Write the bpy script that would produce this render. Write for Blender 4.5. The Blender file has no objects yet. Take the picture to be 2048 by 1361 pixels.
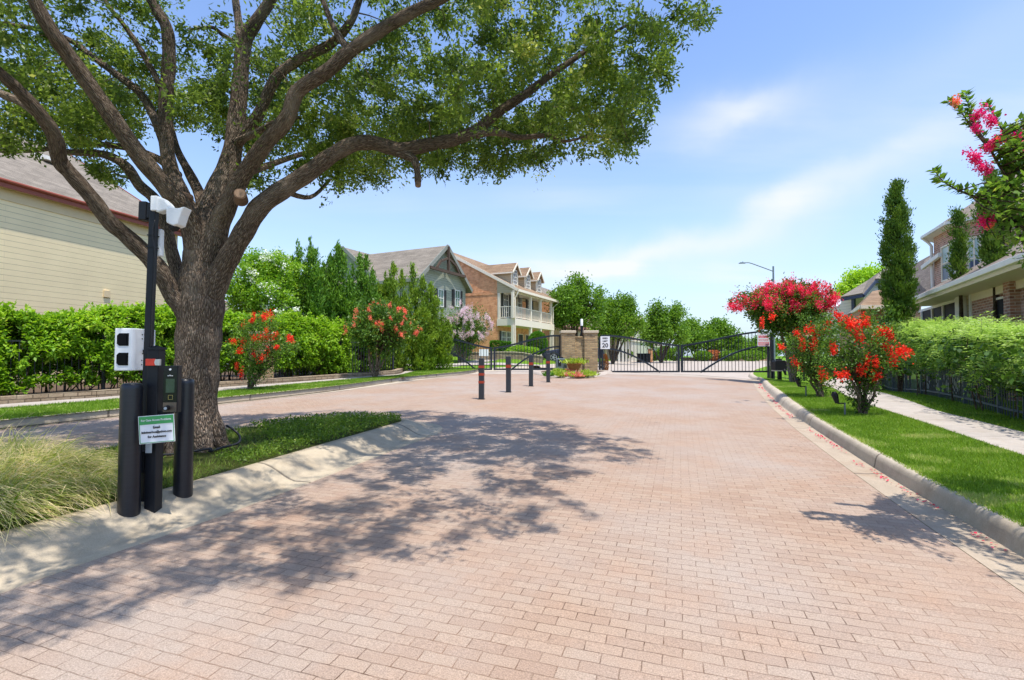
import bpy, math, random
import numpy as np
from mathutils import Vector, Matrix
from mathutils.geometry import tessellate_polygon
random.seed(7); rng = np.random.default_rng(7)
R = math.radians
SC = bpy.context.scene
COL = SC.collection
# ------------------------------------------------------------------ camera
FPX, HY, CX, CY, CH = 1000.0, 712.0, 1024.0, 680.5, 1.35
PITCH = math.atan((HY - CY) / FPX)
cam_d = bpy.data.cameras.new('camera'); cam = bpy.data.objects.new('camera', cam_d); COL.objects.link(cam)
cam.location = (0, 0, CH); cam.rotation_euler = (R(90) + PITCH, 0, 0)
cam_d.sensor_width = 36; cam_d.lens = 36 * FPX / 2048; cam_d.clip_start = 0.05; cam_d.clip_end = 5000
SC.camera = cam
SC.render.resolution_x = 1024; SC.render.resolution_y = 680
# ------------------------------------------------------------------ sun, sky, exposure
SUNV = Vector((0.19, -0.24, 0.95)).normalized()
sd = bpy.data.lights.new('sun', 'SUN'); sd.energy = 2.8; sd.angle = R(0.53); sd.color = (1.0, 0.94, 0.86)
sun = bpy.data.objects.new('sun', sd); COL.objects.link(sun); sun.rotation_euler = SUNV.to_track_quat('Z', 'Y').to_euler()
SC.view_settings.view_transform = 'Standard'; SC.view_settings.look = 'None'
SC.view_settings.exposure = 1.07; SC.view_settings.gamma = 1.0
W = bpy.data.worlds.new('World'); SC.world = W; W.use_nodes = True
def world():
    nt = W.node_tree; nt.nodes.clear(); N = nt.nodes.new; L = nt.links.new
    out = N('ShaderNodeOutputWorld'); bg = N('ShaderNodeBackground'); bg.inputs[1].default_value = 0.15
    sky = N('ShaderNodeTexSky'); sky.sky_type = 'NISHITA'; sky.sun_disc = False
    sky.sun_elevation = math.asin(SUNV.z); sky.sun_rotation = math.atan2(SUNV.x, SUNV.y)
    sky.air_density = 1.0; sky.dust_density = 0.6; sky.ozone_density = 1.6; sky.altitude = 200
    hs = N('ShaderNodeHueSaturation'); hs.inputs['Saturation'].default_value = 1.08; hs.inputs['Value'].default_value = 0.92
    hs.inputs['Hue'].default_value = 0.506
    L(sky.outputs[0], hs.inputs['Color'])
    tc = N('ShaderNodeTexCoord')
    # project directions on a high flat layer: cirrus stretches towards the horizon as the real thing does
    sep = N('ShaderNodeSeparateXYZ'); L(tc.outputs['Generated'], sep.inputs[0])
    def mth(op, a, b=None, c=None, clamp=False):
        m = N('ShaderNodeMath'); m.operation = op; m.use_clamp = clamp
        for i, v in enumerate((a, b, c)):
            if v is None: continue
            if isinstance(v, (int, float)): m.inputs[i].default_value = v
            else: L(v, m.inputs[i])
        return m.outputs[0]
    zc = mth('MAXIMUM', mth('ADD', sep.outputs[2], 0.09), 0.06)
    u = mth('DIVIDE', sep.outputs[0], zc); v = mth('DIVIDE', sep.outputs[1], zc)
    cmb = N('ShaderNodeCombineXYZ'); L(u, cmb.inputs[0]); L(v, cmb.inputs[1])
    mp = N('ShaderNodeMapping'); mp.inputs['Rotation'].default_value = (0, 0, R(-28)); mp.inputs['Scale'].default_value = (0.33, 1.15, 1)
    L(cmb.outputs[0], mp.inputs[0])
    n1 = N('ShaderNodeTexNoise'); n1.inputs['Scale'].default_value = 1.25; n1.inputs['Detail'].default_value = 9; n1.inputs['Roughness'].default_value = 0.52
    n1.inputs['Distortion'].default_value = 0.35
    L(mp.outputs[0], n1.inputs['Vector'])
    n2 = N('ShaderNodeTexNoise'); n2.inputs['Scale'].default_value = 0.55; n2.inputs['Detail'].default_value = 3
    L(cmb.outputs[0], n2.inputs['Vector'])
    mr = N('ShaderNodeMapRange'); mr.inputs[1].default_value = 0.47; mr.inputs[2].default_value = 0.80; L(n1.outputs[0], mr.inputs[0])
    mr2 = N('ShaderNodeMapRange'); mr2.inputs[1].default_value = 0.40; mr2.inputs[2].default_value = 0.62; L(n2.outputs[0], mr2.inputs[0])
    cl = mth('MULTIPLY', mr.outputs[0], mr2.outputs[0])
    # four cloud streaks of this particular sky: direction, half sizes, tilt
    tot = mth('MULTIPLY', cl, 0.45)
    def streak(px, py, hw, hh, tilt, amt):
        global FPX
        nonlocal tot
        d = Vector(((px - CX) / FPX, 1.0, (HY - py) / FPX)).normalized()
        az0 = math.atan2(d.x, d.y); el0 = math.asin(d.z)
        az = mth('SUBTRACT', mth('ARCTAN2', sep.outputs[0], sep.outputs[1]), az0)
        el = mth('SUBTRACT', mth('ARCSINE', sep.outputs[2]), el0)
        n3 = N('ShaderNodeTexNoise'); n3.inputs['Scale'].default_value = 3.0; n3.inputs['Detail'].default_value = 7; L(tc.outputs['Generated'], n3.inputs['Vector'])
        wob = mth('MULTIPLY', mth('SUBTRACT', n3.outputs[0], 0.5), 0.22)
        el = mth('ADD', el, wob)
        c, s = math.cos(tilt), math.sin(tilt)
        a = mth('DIVIDE', mth('ADD', mth('MULTIPLY', az, c), mth('MULTIPLY', el, s)), hw)
        b = mth('DIVIDE', mth('SUBTRACT', mth('MULTIPLY', el, c), mth('MULTIPLY', az, s)), hh)
        r2 = mth('ADD', mth('MULTIPLY', a, a), mth('MULTIPLY', b, b))
        g = mth('EXPONENT', mth('MULTIPLY', r2, -1.0))
        w = mth('ADD', mth('MULTIPLY', mr.outputs[0], 0.65), 0.55)
        tot = mth('ADD', tot, mth('MULTIPLY', mth('MULTIPLY', g, w), amt))
    streak(1500, 235, .10, .030, R(-3), 1.0)
    streak(1400, 475, .34, .026, R(15), .95)
    streak(1680, 400, .26, .05, R(22), .45)
    streak(1190, 535, .20, .036, R(3), .75)
    streak(1900, 130, .30, .06, R(20), .32)
    streak(760, 560, .25, .05, R(0), .2)
    # pale veil towards the horizon
    veil = mth('MULTIPLY', mth('POWER', mth('SUBTRACT', 1.0, mth('MAXIMUM', sep.outputs[2], 0.0), clamp=True), 4.5), 0.96)
    mv = N('ShaderNodeMix'); mv.data_type = 'RGBA'; L(veil, mv.inputs[0]); L(hs.outputs[0], mv.inputs[6]); mv.inputs[7].default_value = (1.95, 2.38, 3.05, 1)
    tot = mth('MINIMUM', tot, 0.93)
    mx = N('ShaderNodeMix'); mx.data_type = 'RGBA'
    L(tot, mx.inputs[0]); L(mv.outputs[2], mx.inputs[6]); mx.inputs[7].default_value = (3.1, 3.2, 3.4, 1)
    L(mx.outputs[2], bg.inputs[0]); L(bg.outputs[0], out.inputs[0])
world()
# ------------------------------------------------------------------ ground height and picture-to-place helpers
def zg(x, y):
    b = 0.023 * np.clip(y, -12, 24.5)
    ramp = np.clip((y - 8) / 10.0, 0, 1) * np.clip((70 - y) / 40.0, 0, 1)
    k = np.clip((y - 27) / 12.0, 0, 1) * np.clip((4 + (y - 36) * .35 - x) / 3.0, 0, 1)
    return b - ramp * 0.0055 * np.clip(x - 3.5, 0, 9.5) ** 2 + .6 * k * k * (3 - 2 * k)
def sky_z(px, py, Y):                   # height of the sight line at depth Y
    fy, fz = math.cos(PITCH), math.sin(PITCH)
    u = (CY - py) / FPX
    dy = fy - u * fz; dz = fz + u * fy
    return CH + dz / dy * Y
def at(px, py, Y):
    fy, fz = math.cos(PITCH), math.sin(PITCH)
    u = (CY - py) / FPX
    dy = fy - u * fz
    return Vector(((px - CX) / FPX / dy * Y, Y, sky_z(px, py, Y)))
def offc(px): return 1 / math.sqrt(1 + ((px - CX) / FPX) ** 2)
def gp(px, py, h=0.0):
    ys = np.linspace(0.6, 160, 16000)
    p = at(px, py, 1.0)
    xs = p.x * ys; zs = CH + (p.z - CH) * ys
    d = zs - (zg(xs, ys) + h)
    i = int(np.argmax(d <= 0))
    if d[i] > 0: i = len(ys) - 1
    return Vector((float(xs[i]), float(ys[i]), float(zg(xs[i], ys[i]) + h)))
def proj(P):
    P = np.asarray(P, float); X = P[..., 0]; Y = P[..., 1]; Z = P[..., 2] - CH
    c, s = math.cos(PITCH), math.sin(PITCH)
    f = Y * c + Z * s; u = -Y * s + Z * c
    f = np.where(f < 0.05, 0.05, f)
    return CX + X / f * FPX, CY - u / f * FPX
# ------------------------------------------------------------------ materials
MATS = {}
class G:
    def __init__(s, name):
        s.m = bpy.data.materials.new(name); s.m.use_nodes = True; s.t = s.m.node_tree; s.t.nodes.clear()
        s.out = s.n('ShaderNodeOutputMaterial'); s.b = s.n('ShaderNodeBsdfPrincipled'); s.l(s.b.outputs[0], s.out.inputs[0]); MATS[name] = s.m
    def n(s, t): return s.t.nodes.new(t)
    def l(s, a, b): s.t.links.new(a, b)
    def co(s, scale=(1, 1, 1), rot=(0, 0, 0), kind='Object'):
        c = s.n('ShaderNodeTexCoord'); m = s.n('ShaderNodeMapping'); m.inputs['Scale'].default_value = scale; m.inputs['Rotation'].default_value = rot
        s.l(c.outputs[kind], m.inputs[0]); return m.outputs[0]
    def noise(s, vec, sc, det=5, rough=.55):
        n = s.n('ShaderNodeTexNoise'); n.inputs['Scale'].default_value = sc; n.inputs['Detail'].default_value = det; n.inputs['Roughness'].default_value = rough
        if vec is not None: s.l(vec, n.inputs['Vector'])
        return n.outputs[0]
    def ramp(s, fac, stops):
        r = s.n('ShaderNodeValToRGB'); e = r.color_ramp.elements
        while len(e) < len(stops): e.new(.5)
        for i, (p, c) in enumerate(stops):
            e[i].position = p; e[i].color = (c, c, c, 1) if isinstance(c, (int, float)) else (*c, 1)
        s.l(fac, r.inputs[0]); return r.outputs[0]
    def mix(s, fac, a, b, mode='MIX'):
        x = s.n('ShaderNodeMix'); x.data_type = 'RGBA'; x.blend_type = mode
        for i, v in ((0, fac), (6, a), (7, b)):
            if isinstance(v, (int, float)): x.inputs[i].default_value = v if i == 0 else (v, v, v, 1)
            elif isinstance(v, tuple): x.inputs[i].default_value = (*v, 1)
            else: s.l(v, x.inputs[i])
        return x.outputs[2]
    def mt(s, op, a, b=None, clamp=False):
        m = s.n('ShaderNodeMath'); m.operation = op; m.use_clamp = clamp
        for i, v in enumerate((a, b)):
            if v is None: continue
            if isinstance(v, (int, float)): m.inputs[i].default_value = v
            else: s.l(v, m.inputs[i])
        return m.outputs[0]
    def bump(s, h, st, dist=.01):
        b = s.n('ShaderNodeBump'); b.inputs['Strength'].default_value = st; b.inputs['Distance'].default_value = dist; s.l(h, b.inputs['Height']); s.l(b.outputs[0], s.b.inputs['Normal'])
    def set(s, col=None, rough=.7, metal=0, spec=.5):
        if col is not None:
            if isinstance(col, tuple): s.b.inputs['Base Color'].default_value = (*col, 1)
            else: s.l(col, s.b.inputs['Base Color'])
        s.b.inputs['Roughness'].default_value = rough; s.b.inputs['Metallic'].default_value = metal; s.b.inputs['Specular IOR Level'].default_value = spec
def plain(name, c, rough=.6, var=.18, sc=6, bump=.15, metal=0, spec=.4):
    if name in MATS: return MATS[name]
    g = G(name); v = g.co()
    n = g.noise(v, sc, 6); n2 = g.noise(v, sc * 9, 4)
    f = g.mt('ADD', g.mt('MULTIPLY', n, .65), g.mt('MULTIPLY', n2, .35))
    lo = tuple(x * (1 - var) for x in c); hi = tuple(min(1, x * (1 + var)) for x in c)
    g.set(g.ramp(f, [(.3, lo), (.7, hi)]), rough, metal, spec)
    if bump: g.bump(n2, bump, .01)
    return g.m
def leafm(name, c1, c2, tr=.35, rough=.5, c3=None):
    g = G(name); a = g.n('ShaderNodeAttribute'); a.attribute_name = 'tint'
    st = [(0, c1), (1, c2)] if c3 is None else [(0, c1), (.8, c2), (1, c3)]
    col = g.ramp(a.outputs['Fac'], st)
    g.set(col, rough, 0, .3)
    t = g.n('ShaderNodeBsdfTranslucent'); hs = g.n('ShaderNodeHueSaturation'); hs.inputs['Value'].default_value = 1.6; hs.inputs['Saturation'].default_value = 1.05; hs.inputs['Hue'].default_value = .49
    g.l(col, hs.inputs['Color']); g.l(hs.outputs[0], t.inputs[0])
    m = g.n('ShaderNodeMixShader'); m.inputs[0].default_value = tr; g.l(g.b.outputs[0], m.inputs[1]); g.l(t.outputs[0], m.inputs[2]); g.l(m.outputs[0], g.out.inputs[0])
    return g.m
def brick(name, c1, c2, mortar, bw=.2, bh=.067, ms=.008, scale=1.0, noise_c=None, bump=.5):
    g = G(name); c = g.n('ShaderNodeTexCoord'); s = g.n('ShaderNodeSeparateXYZ'); g.l(c.outputs['Object'], s.inputs[0])
    cb = g.n('ShaderNodeCombineXYZ'); g.l(g.mt('ADD', s.outputs[0], s.outputs[1]), cb.inputs[0]); g.l(s.outputs[2], cb.inputs[1])
    nz = g.n('ShaderNodeTexNoise'); nz.inputs['Scale'].default_value = 6
    g.l(c.outputs['Object'], nz.inputs['Vector'])
    b = g.n('ShaderNodeTexBrick'); b.inputs['Scale'].default_value = scale; b.inputs['Brick Width'].default_value = bw; b.inputs['Row Height'].default_value = bh
    b.inputs['Mortar Size'].default_value = ms; b.inputs['Mortar Smooth'].default_value = .2; b.inputs['Bias'].default_value = 0
    b.inputs['Color1'].default_value = (*c1, 1); b.inputs['Color2'].default_value = (*c2, 1); b.inputs['Mortar'].default_value = (*mortar, 1)
    g.l(cb.outputs[0], b.inputs['Vector'])
    n = g.noise(c.outputs['Object'], 3, 6); n2 = g.noise(c.outputs['Object'], 30, 4)
    col = g.mix(.5, b.outputs[0], g.ramp(n2, [(.3, .35), (.7, .75)]), 'OVERLAY')
    if noise_c: col = g.mix(g.mt('MULTIPLY', g.ramp(n, [(.45, 0.), (.7, 1.)]), .5), col, noise_c)
    g.set(col, .85, 0, .2)
    g.bump(g.mt('ADD', g.mt('MULTIPLY', b.outputs[1], -1), g.mt('MULTIPLY', n2, .4)), bump, .01)
    return g.m
def siding(name, c, pitch=.16, dark=.45, bump=.8):
    g = G(name); c0 = g.n('ShaderNodeTexCoord'); s = g.n('ShaderNodeSeparateXYZ'); g.l(c0.outputs['Object'], s.inputs[0])
    fr = g.mt('FRACT', g.mt('DIVIDE', s.outputs[2], pitch))
    line = g.ramp(fr, [(0, dark), (.08, .85), (.14, 1.), (1, 1.)])
    n = g.noise(c0.outputs['Object'], .9, 6); n2 = g.noise(g.co((1, 1, 14)), 5, 4)
    v = g.ramp(g.mt('ADD', g.mt('MULTIPLY', n, .6), g.mt('MULTIPLY', n2, .4)), [(.3, .88), (.7, 1.06)])
    jb = g.n('ShaderNodeTexBrick'); jb.inputs['Scale'].default_value = 1; jb.inputs['Brick Width'].default_value = 3.6; jb.inputs['Row Height'].default_value = pitch; jb.inputs['Mortar Size'].default_value = .004; jb.offset = .37; jc = g.n('ShaderNodeCombineXYZ'); g.l(g.mt('ADD', s.outputs[0], s.outputs[1]), jc.inputs[0]); g.l(s.outputs[2], jc.inputs[1]); g.l(jc.outputs[0], jb.inputs['Vector'])
    col = g.mix(1, g.mix(1, c, line, 'MULTIPLY'), v, 'MULTIPLY'); col = g.mix(g.mt('MULTIPLY', jb.outputs[1], .35), col, tuple(x * .45 for x in c))
    g.set(col, .65, 0, .3); g.bump(fr, bump, .015); return g.m
def shingle(name, c1, c2, dark):
    g = G(name); c = g.n('ShaderNodeTexCoord'); s = g.n('ShaderNodeSeparateXYZ'); g.l(c.outputs['Object'], s.inputs[0])
    cb = g.n('ShaderNodeCombineXYZ'); g.l(g.mt('ADD', s.outputs[0], g.mt('MULTIPLY', s.outputs[1], .33)), cb.inputs[0]); g.l(s.outputs[2], cb.inputs[1])
    b = g.n('ShaderNodeTexBrick'); b.inputs['Scale'].default_value = 1; b.inputs['Brick Width'].default_value = .32; b.inputs['Row Height'].default_value = .075
    b.inputs['Mortar Size'].default_value = .006; b.inputs['Mortar Smooth'].default_value = .4
    b.inputs['Color1'].default_value = (*c1, 1); b.inputs['Color2'].default_value = (*c2, 1); b.inputs['Mortar'].default_value = (*dark, 1)
    g.l(cb.outputs[0], b.inputs['Vector'])
    n = g.noise(c.outputs['Object'], 1.2, 6); n2 = g.noise(c.outputs['Object'], 40, 3)
    col = g.mix(.45, b.outputs[0], g.ramp(n, [(.3, .32), (.7, .68)]), 'OVERLAY'); col = g.mix(.5, col, g.ramp(n2, [(.3, .3), (.7, .7)]), 'OVERLAY')
    g.set(col, .9, 0, .15); g.bump(g.mt('ADD', g.mt('MULTIPLY', b.outputs[1], -1), n2), .5, .01); return g.m

def pavers():
    g = G('paver_brick'); v0 = g.co((1, 1, 1), (0, 0, R(18.5)))
    nz = g.n('ShaderNodeTexNoise'); nz.inputs['Scale'].default_value = 7; nz.inputs['Detail'].default_value = 5; g.l(v0, nz.inputs['Vector'])
    sub = g.n('ShaderNodeVectorMath'); sub.operation = 'SUBTRACT'; g.l(nz.outputs['Color'], sub.inputs[0]); sub.inputs[1].default_value = (.5, .5, .5)
    scl = g.n('ShaderNodeVectorMath'); scl.operation = 'SCALE'; g.l(sub.outputs[0], scl.inputs[0]); scl.inputs['Scale'].default_value = .020
    add = g.n('ShaderNodeVectorMath'); g.l(v0, add.inputs[0]); g.l(scl.outputs[0], add.inputs[1])
    b = g.n('ShaderNodeTexBrick'); b.inputs['Scale'].default_value = 1; b.inputs['Brick Width'].default_value = .166; b.inputs['Row Height'].default_value = .0745
    b.inputs['Mortar Size'].default_value = .0034; b.inputs['Mortar Smooth'].default_value = .5; b.inputs['Bias'].default_value = -.1
    b.inputs['Color1'].default_value = (.0, .0, .0, 1); b.inputs['Color2'].default_value = (1, 1, 1, 1); b.inputs['Mortar'].default_value = (.5, .5, .5, 1)
    g.l(add.outputs[0], b.inputs['Vector'])
    base = g.ramp(b.outputs[0], [(0, (.335, .232, .168)), (.5, (.372, .268, .196)), (.8, (.380, .280, .207)), (1, (.355, .272, .21))])
    n = g.noise(v0, .45, 6); n2 = g.noise(v0, 160, 3, .7); n3 = g.noise(v0, 2.2, 5)
    base = g.mix(g.ramp(n, [(.42, 0.), (.62, .75)]), base, (.375, .315, .268))
    base = g.mix(g.ramp(n3, [(.50, 0.), (.72, .55)]), base, (.385, .248, .168))
    # silt worn over parts of the joints
    base = g.mix(.55, base, g.ramp(n2, [(.25, .08), (.75, .88)]), 'OVERLAY')
    jc = g.mix(g.ramp(g.noise(v0, 1.3, 4), [(.46, 0.), (.70, 1.)]), (.075, .038, .02), (.24, .13, .07))
    jv = g.mt('MULTIPLY', g.ramp(g.noise(v0, .9, 3), [(.33, 1.), (.66, .45)]), g.ramp(g.noise(v0, 14, 3), [(.35, 1.), (.62, .35)]))
    col = g.mix(g.mt('MULTIPLY', b.outputs[1], jv), base, jc)
    # small oil spots
    vo = g.n('ShaderNodeTexVoronoi'); vo.inputs['Scale'].default_value = 1.1; g.l(v0, vo.inputs['Vector'])
    col = g.mix(g.ramp(vo.outputs['Distance'], [(.012, .8), (.03, 0.)]), col, (.1, .08, .07))
    g.set(col, .82, 0, .25)
    g.bump(g.mt('ADD', g.mt('MULTIPLY', b.outputs[1], -1), g.mt('MULTIPLY', n2, .35)), .55, .006); return g.m
def concrete(name, c, joint=0, stain=(.25, .19, .13)):
    g = G(name); v = g.co(); n = g.noise(v, 1.3, 7, .6); n2 = g.noise(v, 120, 3, .7); n3 = g.noise(v, 9, 5)
    col = g.ramp(g.mt('ADD', g.mt('MULTIPLY', n, .6), g.mt('MULTIPLY', n3, .4)), [(.32, tuple(x * .78 for x in c)), (.68, tuple(x * 1.1 for x in c))])
    col = g.mix(g.ramp(g.noise(v, 3.1, 6), [(.52, 0.), (.78, .6)]), col, stain)
    col = g.mix(.45, col, g.ramp(n2, [(.25, .3), (.75, .7)]), 'OVERLAY')
    h = n2
    if joint:
        a = g.n('ShaderNodeAttribute'); a.attribute_name = 'run'
        fr = g.mt('FRACT', g.mt('DIVIDE', a.outputs['Fac'], joint)); j = g.ramp(fr, [(0, 1.), (.009, 1.), (.013, 0.), (1, 0.)])
        col = g.mix(g.mt('MULTIPLY', j, .75), col, (.09, .075, .06))
    g.set(col, .88, 0, .25); g.bump(h, .35, .006); return g.m
def bark(name, c1, c2, sc=1.0):
    g = G(name); a = g.n('ShaderNodeAttribute'); a.attribute_name = 'barkco'
    m = g.n('ShaderNodeMapping'); m.inputs['Scale'].default_value = (46 * sc, 46 * sc, 11 * sc); g.l(a.outputs['Vector'], m.inputs[0])
    n0 = g.n('ShaderNodeTexNoise'); n0.inputs['Scale'].default_value = .9; g.l(m.outputs[0], n0.inputs['Vector'])
    add = g.n('ShaderNodeVectorMath'); g.l(m.outputs[0], add.inputs[0]); g.l(n0.outputs['Color'], add.inputs[1])
    vo = g.n('ShaderNodeTexVoronoi'); vo.feature = 'DISTANCE_TO_EDGE'; vo.inputs['Scale'].default_value = 1; g.l(add.outputs[0], vo.inputs['Vector'])
    e = g.ramp(vo.outputs['Distance'], [(0, 0.), (.28, 1.)])
    n = g.noise(m.outputs[0], 1.7, 6, .65)
    h = g.mt('MULTIPLY', e, g.ramp(n, [(.3, .35), (.7, 1.)]))
    col = g.ramp(h, [(0, tuple(x * .28 for x in c1)), (.35, c1), (1, c2)])
    col = g.mix(g.ramp(g.noise(a.outputs['Vector'], 2.5, 4), [(.5, 0.), (.75, .5)]), col, tuple(x * 1.15 for x in c2))
    g.set(col, .92, 0, .15); g.bump(h, 1.0, .04); return g.m
# ------------------------------------------------------------------ object helpers
def T(name, label, cat, loc=(0, 0, 0), rz=0.0, group=None, kind=None):
    o = bpy.data.objects.new(name, None); COL.objects.link(o); o.empty_display_size = .2
    o.location = loc; o.rotation_euler = (0, 0, rz); o['label'] = label; o['category'] = cat
    if group: o['group'] = group
    if kind: o['kind'] = kind
    return o
def tag(o, label=None, cat=None, group=None, kind=None):
    if label: o['label'] = label
    if cat: o['category'] = cat
    if group: o['group'] = group
    if kind: o['kind'] = kind
    return o
def inv_of(p):
    M = Matrix.Identity(4)
    while p is not None:
        M = Matrix.Translation(p.location) @ p.rotation_euler.to_matrix().to_4x4() @ M; p = p.parent
    return M.inverted()
class MB:
    def __init__(s): s.v = []; s.f = []
    def face(s, pts):
        b = len(s.v); s.v += [tuple(p) for p in pts]; s.f.append(tuple(range(b, b + len(pts)))); return s
    def box(s, x0, x1, y0, y1, z0, z1):
        b = len(s.v)
        s.v += [(x0, y0, z0), (x1, y0, z0), (x1, y1, z0), (x0, y1, z0), (x0, y0, z1), (x1, y0, z1), (x1, y1, z1), (x0, y1, z1)]
        s.f += [tuple(b + i for i in q) for q in ((0, 3, 2, 1), (4, 5, 6, 7), (0, 1, 5, 4), (1, 2, 6, 5), (2, 3, 7, 6), (3, 0, 4, 7))]; return s
    def obox(s, c, ax, ay, az):
        c, ax, ay, az = map(Vector, (c, ax, ay, az)); b = len(s.v)
        for k in (-1, 1):
            for i, j in ((-1, -1), (1, -1), (1, 1), (-1, 1)): s.v.append(tuple(c + ax * i + ay * j + az * k))
        s.f += [tuple(b + i for i in q) for q in ((0, 3, 2, 1), (4, 5, 6, 7), (0, 1, 5, 4), (1, 2, 6, 5), (2, 3, 7, 6), (3, 0, 4, 7))]; return s
    def bar(s, p, q, w, h=None):
        p, q = Vector(p), Vector(q); d = (q - p); L = d.length; d.normalize(); h = h or w
        up = Vector((0, 0, 1)) if abs(d.z) < .95 else Vector((0, 1, 0))
        sx = d.cross(up).normalized(); sy = sx.cross(d).normalized()
        return s.obox((p + q) / 2, sx * w / 2, sy * h / 2, d * L / 2)
    def cyl(s, p, q, r0, r1=None, n=16, cap=True):
        p, q = Vector(p), Vector(q); r1 = r0 if r1 is None else r1; d = (q - p).normalized()
        up = Vector((0, 0, 1)) if abs(d.z) < .95 else Vector((1, 0, 0))
        a = d.cross(up).normalized(); c = d.cross(a); b = len(s.v)
        for P, r in ((p, r0), (q, r1)):
            for i in range(n):
                t = 2 * math.pi * i / n; s.v.append(tuple(P + (a * math.cos(t) + c * math.sin(t)) * r))
        s.f += [(b + i, b + (i + 1) % n, b + n + (i + 1) % n, b + n + i) for i in range(n)]
        if cap: s.f += [tuple(b + i for i in reversed(range(n))), tuple(b + n + i for i in range(n))]
        return s
    def lathe(s, prof, c=(0, 0, 0), n=24, axis=None, cap=True):
        c = Vector(c); b = len(s.v); m = len(prof)
        for r, z in prof:
            for i in range(n):
                t = 2 * math.pi * i / n
                p = Vector((r * math.cos(t), r * math.sin(t), z))
                if axis is not None: p = axis @ p
                s.v.append(tuple(c + p))
        for j in range(m - 1):
            for i in range(n): s.f.append((b + j * n + i, b + j * n + (i + 1) % n, b + (j + 1) * n + (i + 1) % n, b + (j + 1) * n + i))
        if cap: s.f.append(tuple(b + i for i in reversed(range(n)))); s.f.append(tuple(b + (m - 1) * n + i for i in range(n)))
        return s
    def tube(s, pts, rad, n=8, cap=True):
        pts = [Vector(p) for p in pts]; rad = [rad] * len(pts) if isinstance(rad, (int, float)) else rad
        b = len(s.v); ref = None
        for i, p in enumerate(pts):
            d = (pts[min(i + 1, len(pts) - 1)] - pts[max(i - 1, 0)]).normalized()
            if ref is None: ref = d.orthogonal().normalized()
            a = (ref - d * ref.dot(d)).normalized(); ref = a; c = d.cross(a)
            for k in range(n):
                t = 2 * math.pi * k / n; s.v.append(tuple(p + (a * math.cos(t) + c * math.sin(t)) * rad[i]))
        for j in range(len(pts) - 1):
            for k in range(n): s.f.append((b + j * n + k, b + j * n + (k + 1) % n, b + (j + 1) * n + (k + 1) % n, b + (j + 1) * n + k))
        if cap:
            s.f.append(tuple(b + k for k in reversed(range(n)))); s.f.append(tuple(b + (len(pts) - 1) * n + k for k in range(n)))
        return s
    def slab(s, q, th):
        q = [Vector(p) for p in q]; n = (q[1] - q[0]).cross(q[2] - q[0]).normalized()
        if n.z < 0: n = -n
        lo = [p - n * th for p in q]; k = len(q)
        s.face(q); s.face(list(reversed(lo)))
        for i in range(k): s.face([q[i], lo[i], lo[(i + 1) % k], q[(i + 1) % k]])
        return s
    def prism(s, poly, a, b, f):           # poly of 2-D points, extruded between a and b; f(u, v, w) -> 3-D
        n = len(poly); B = len(s.v)
        s.v += [tuple(f(u, v, a)) for u, v in poly] + [tuple(f(u, v, b)) for u, v in poly]
        s.f.append(tuple(B + i for i in range(n))); s.f.append(tuple(B + n + i for i in reversed(range(n))))
        for i in range(n): s.f.append((B + i, B + (i + 1) % n, B + n + (i + 1) % n, B + n + i))
        return s
    def build(s, name, m, parent=None, world=False, smooth=False, bevel=0):
        me = bpy.data.meshes.new(name); v = s.v
        if world and parent is not None:
            I = inv_of(parent); v = [tuple(I @ Vector(p)) for p in v]
        me.from_pydata(v, [], s.f); me.materials.append(m)
        o = bpy.data.objects.new(name, me); COL.objects.link(o)
        if parent is not None: o.parent = parent
        import bmesh
        bm = bmesh.new(); bm.from_mesh(me); bmesh.ops.recalc_face_normals(bm, faces=bm.faces); bm.to_mesh(me); bm.free()
        if smooth: me.shade_smooth()
        if smooth == 'auto': me.set_sharp_from_angle(angle=R(38))
        if bevel:
            b = o.modifiers.new('b', 'BEVEL'); b.width = bevel; b.segments = 2; b.limit_method = 'ANGLE'; b.angle_limit = R(35)
        return o
def npmesh(name, V, F, m, parent=None, world=True, attrs=None, fattrs=None, smooth=False):
    V = np.asarray(V, np.float32).reshape(-1, 3); F = np.asarray(F, np.int32); k = F.shape[1]
    if world and parent is not None:
        I = np.array(inv_of(parent)); V = (V @ I[:3, :3].T + I[:3, 3]).astype(np.float32)
    me = bpy.data.meshes.new(name); me.vertices.add(len(V)); me.vertices.foreach_set('co', V.ravel())
    me.loops.add(F.size); me.loops.foreach_set('vertex_index', F.ravel())
    me.polygons.add(len(F)); me.polygons.foreach_set('loop_start', np.arange(0, F.size, k, dtype=np.int32))
    for nm, a in (attrs or {}).items():
        a = np.asarray(a, np.float32)
        if a.ndim == 2: at_ = me.attributes.new(nm, 'FLOAT_VECTOR', 'POINT'); at_.data.foreach_set('vector', a.ravel())
        else: at_ = me.attributes.new(nm, 'FLOAT', 'POINT'); at_.data.foreach_set('value', a)
    for nm, a in (fattrs or {}).items():
        at_ = me.attributes.new(nm, 'FLOAT', 'FACE'); at_.data.foreach_set('value', np.asarray(a, np.float32))
    me.update(calc_edges=True); me.validate(); me.materials.append(m)
    if smooth: me.shade_smooth()
    o = bpy.data.objects.new(name, me); COL.objects.link(o)
    if parent is not None: o.parent = parent
    return o
def unit(a): return a / np.maximum(np.linalg.norm(a, axis=1, keepdims=True), 1e-9)
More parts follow.
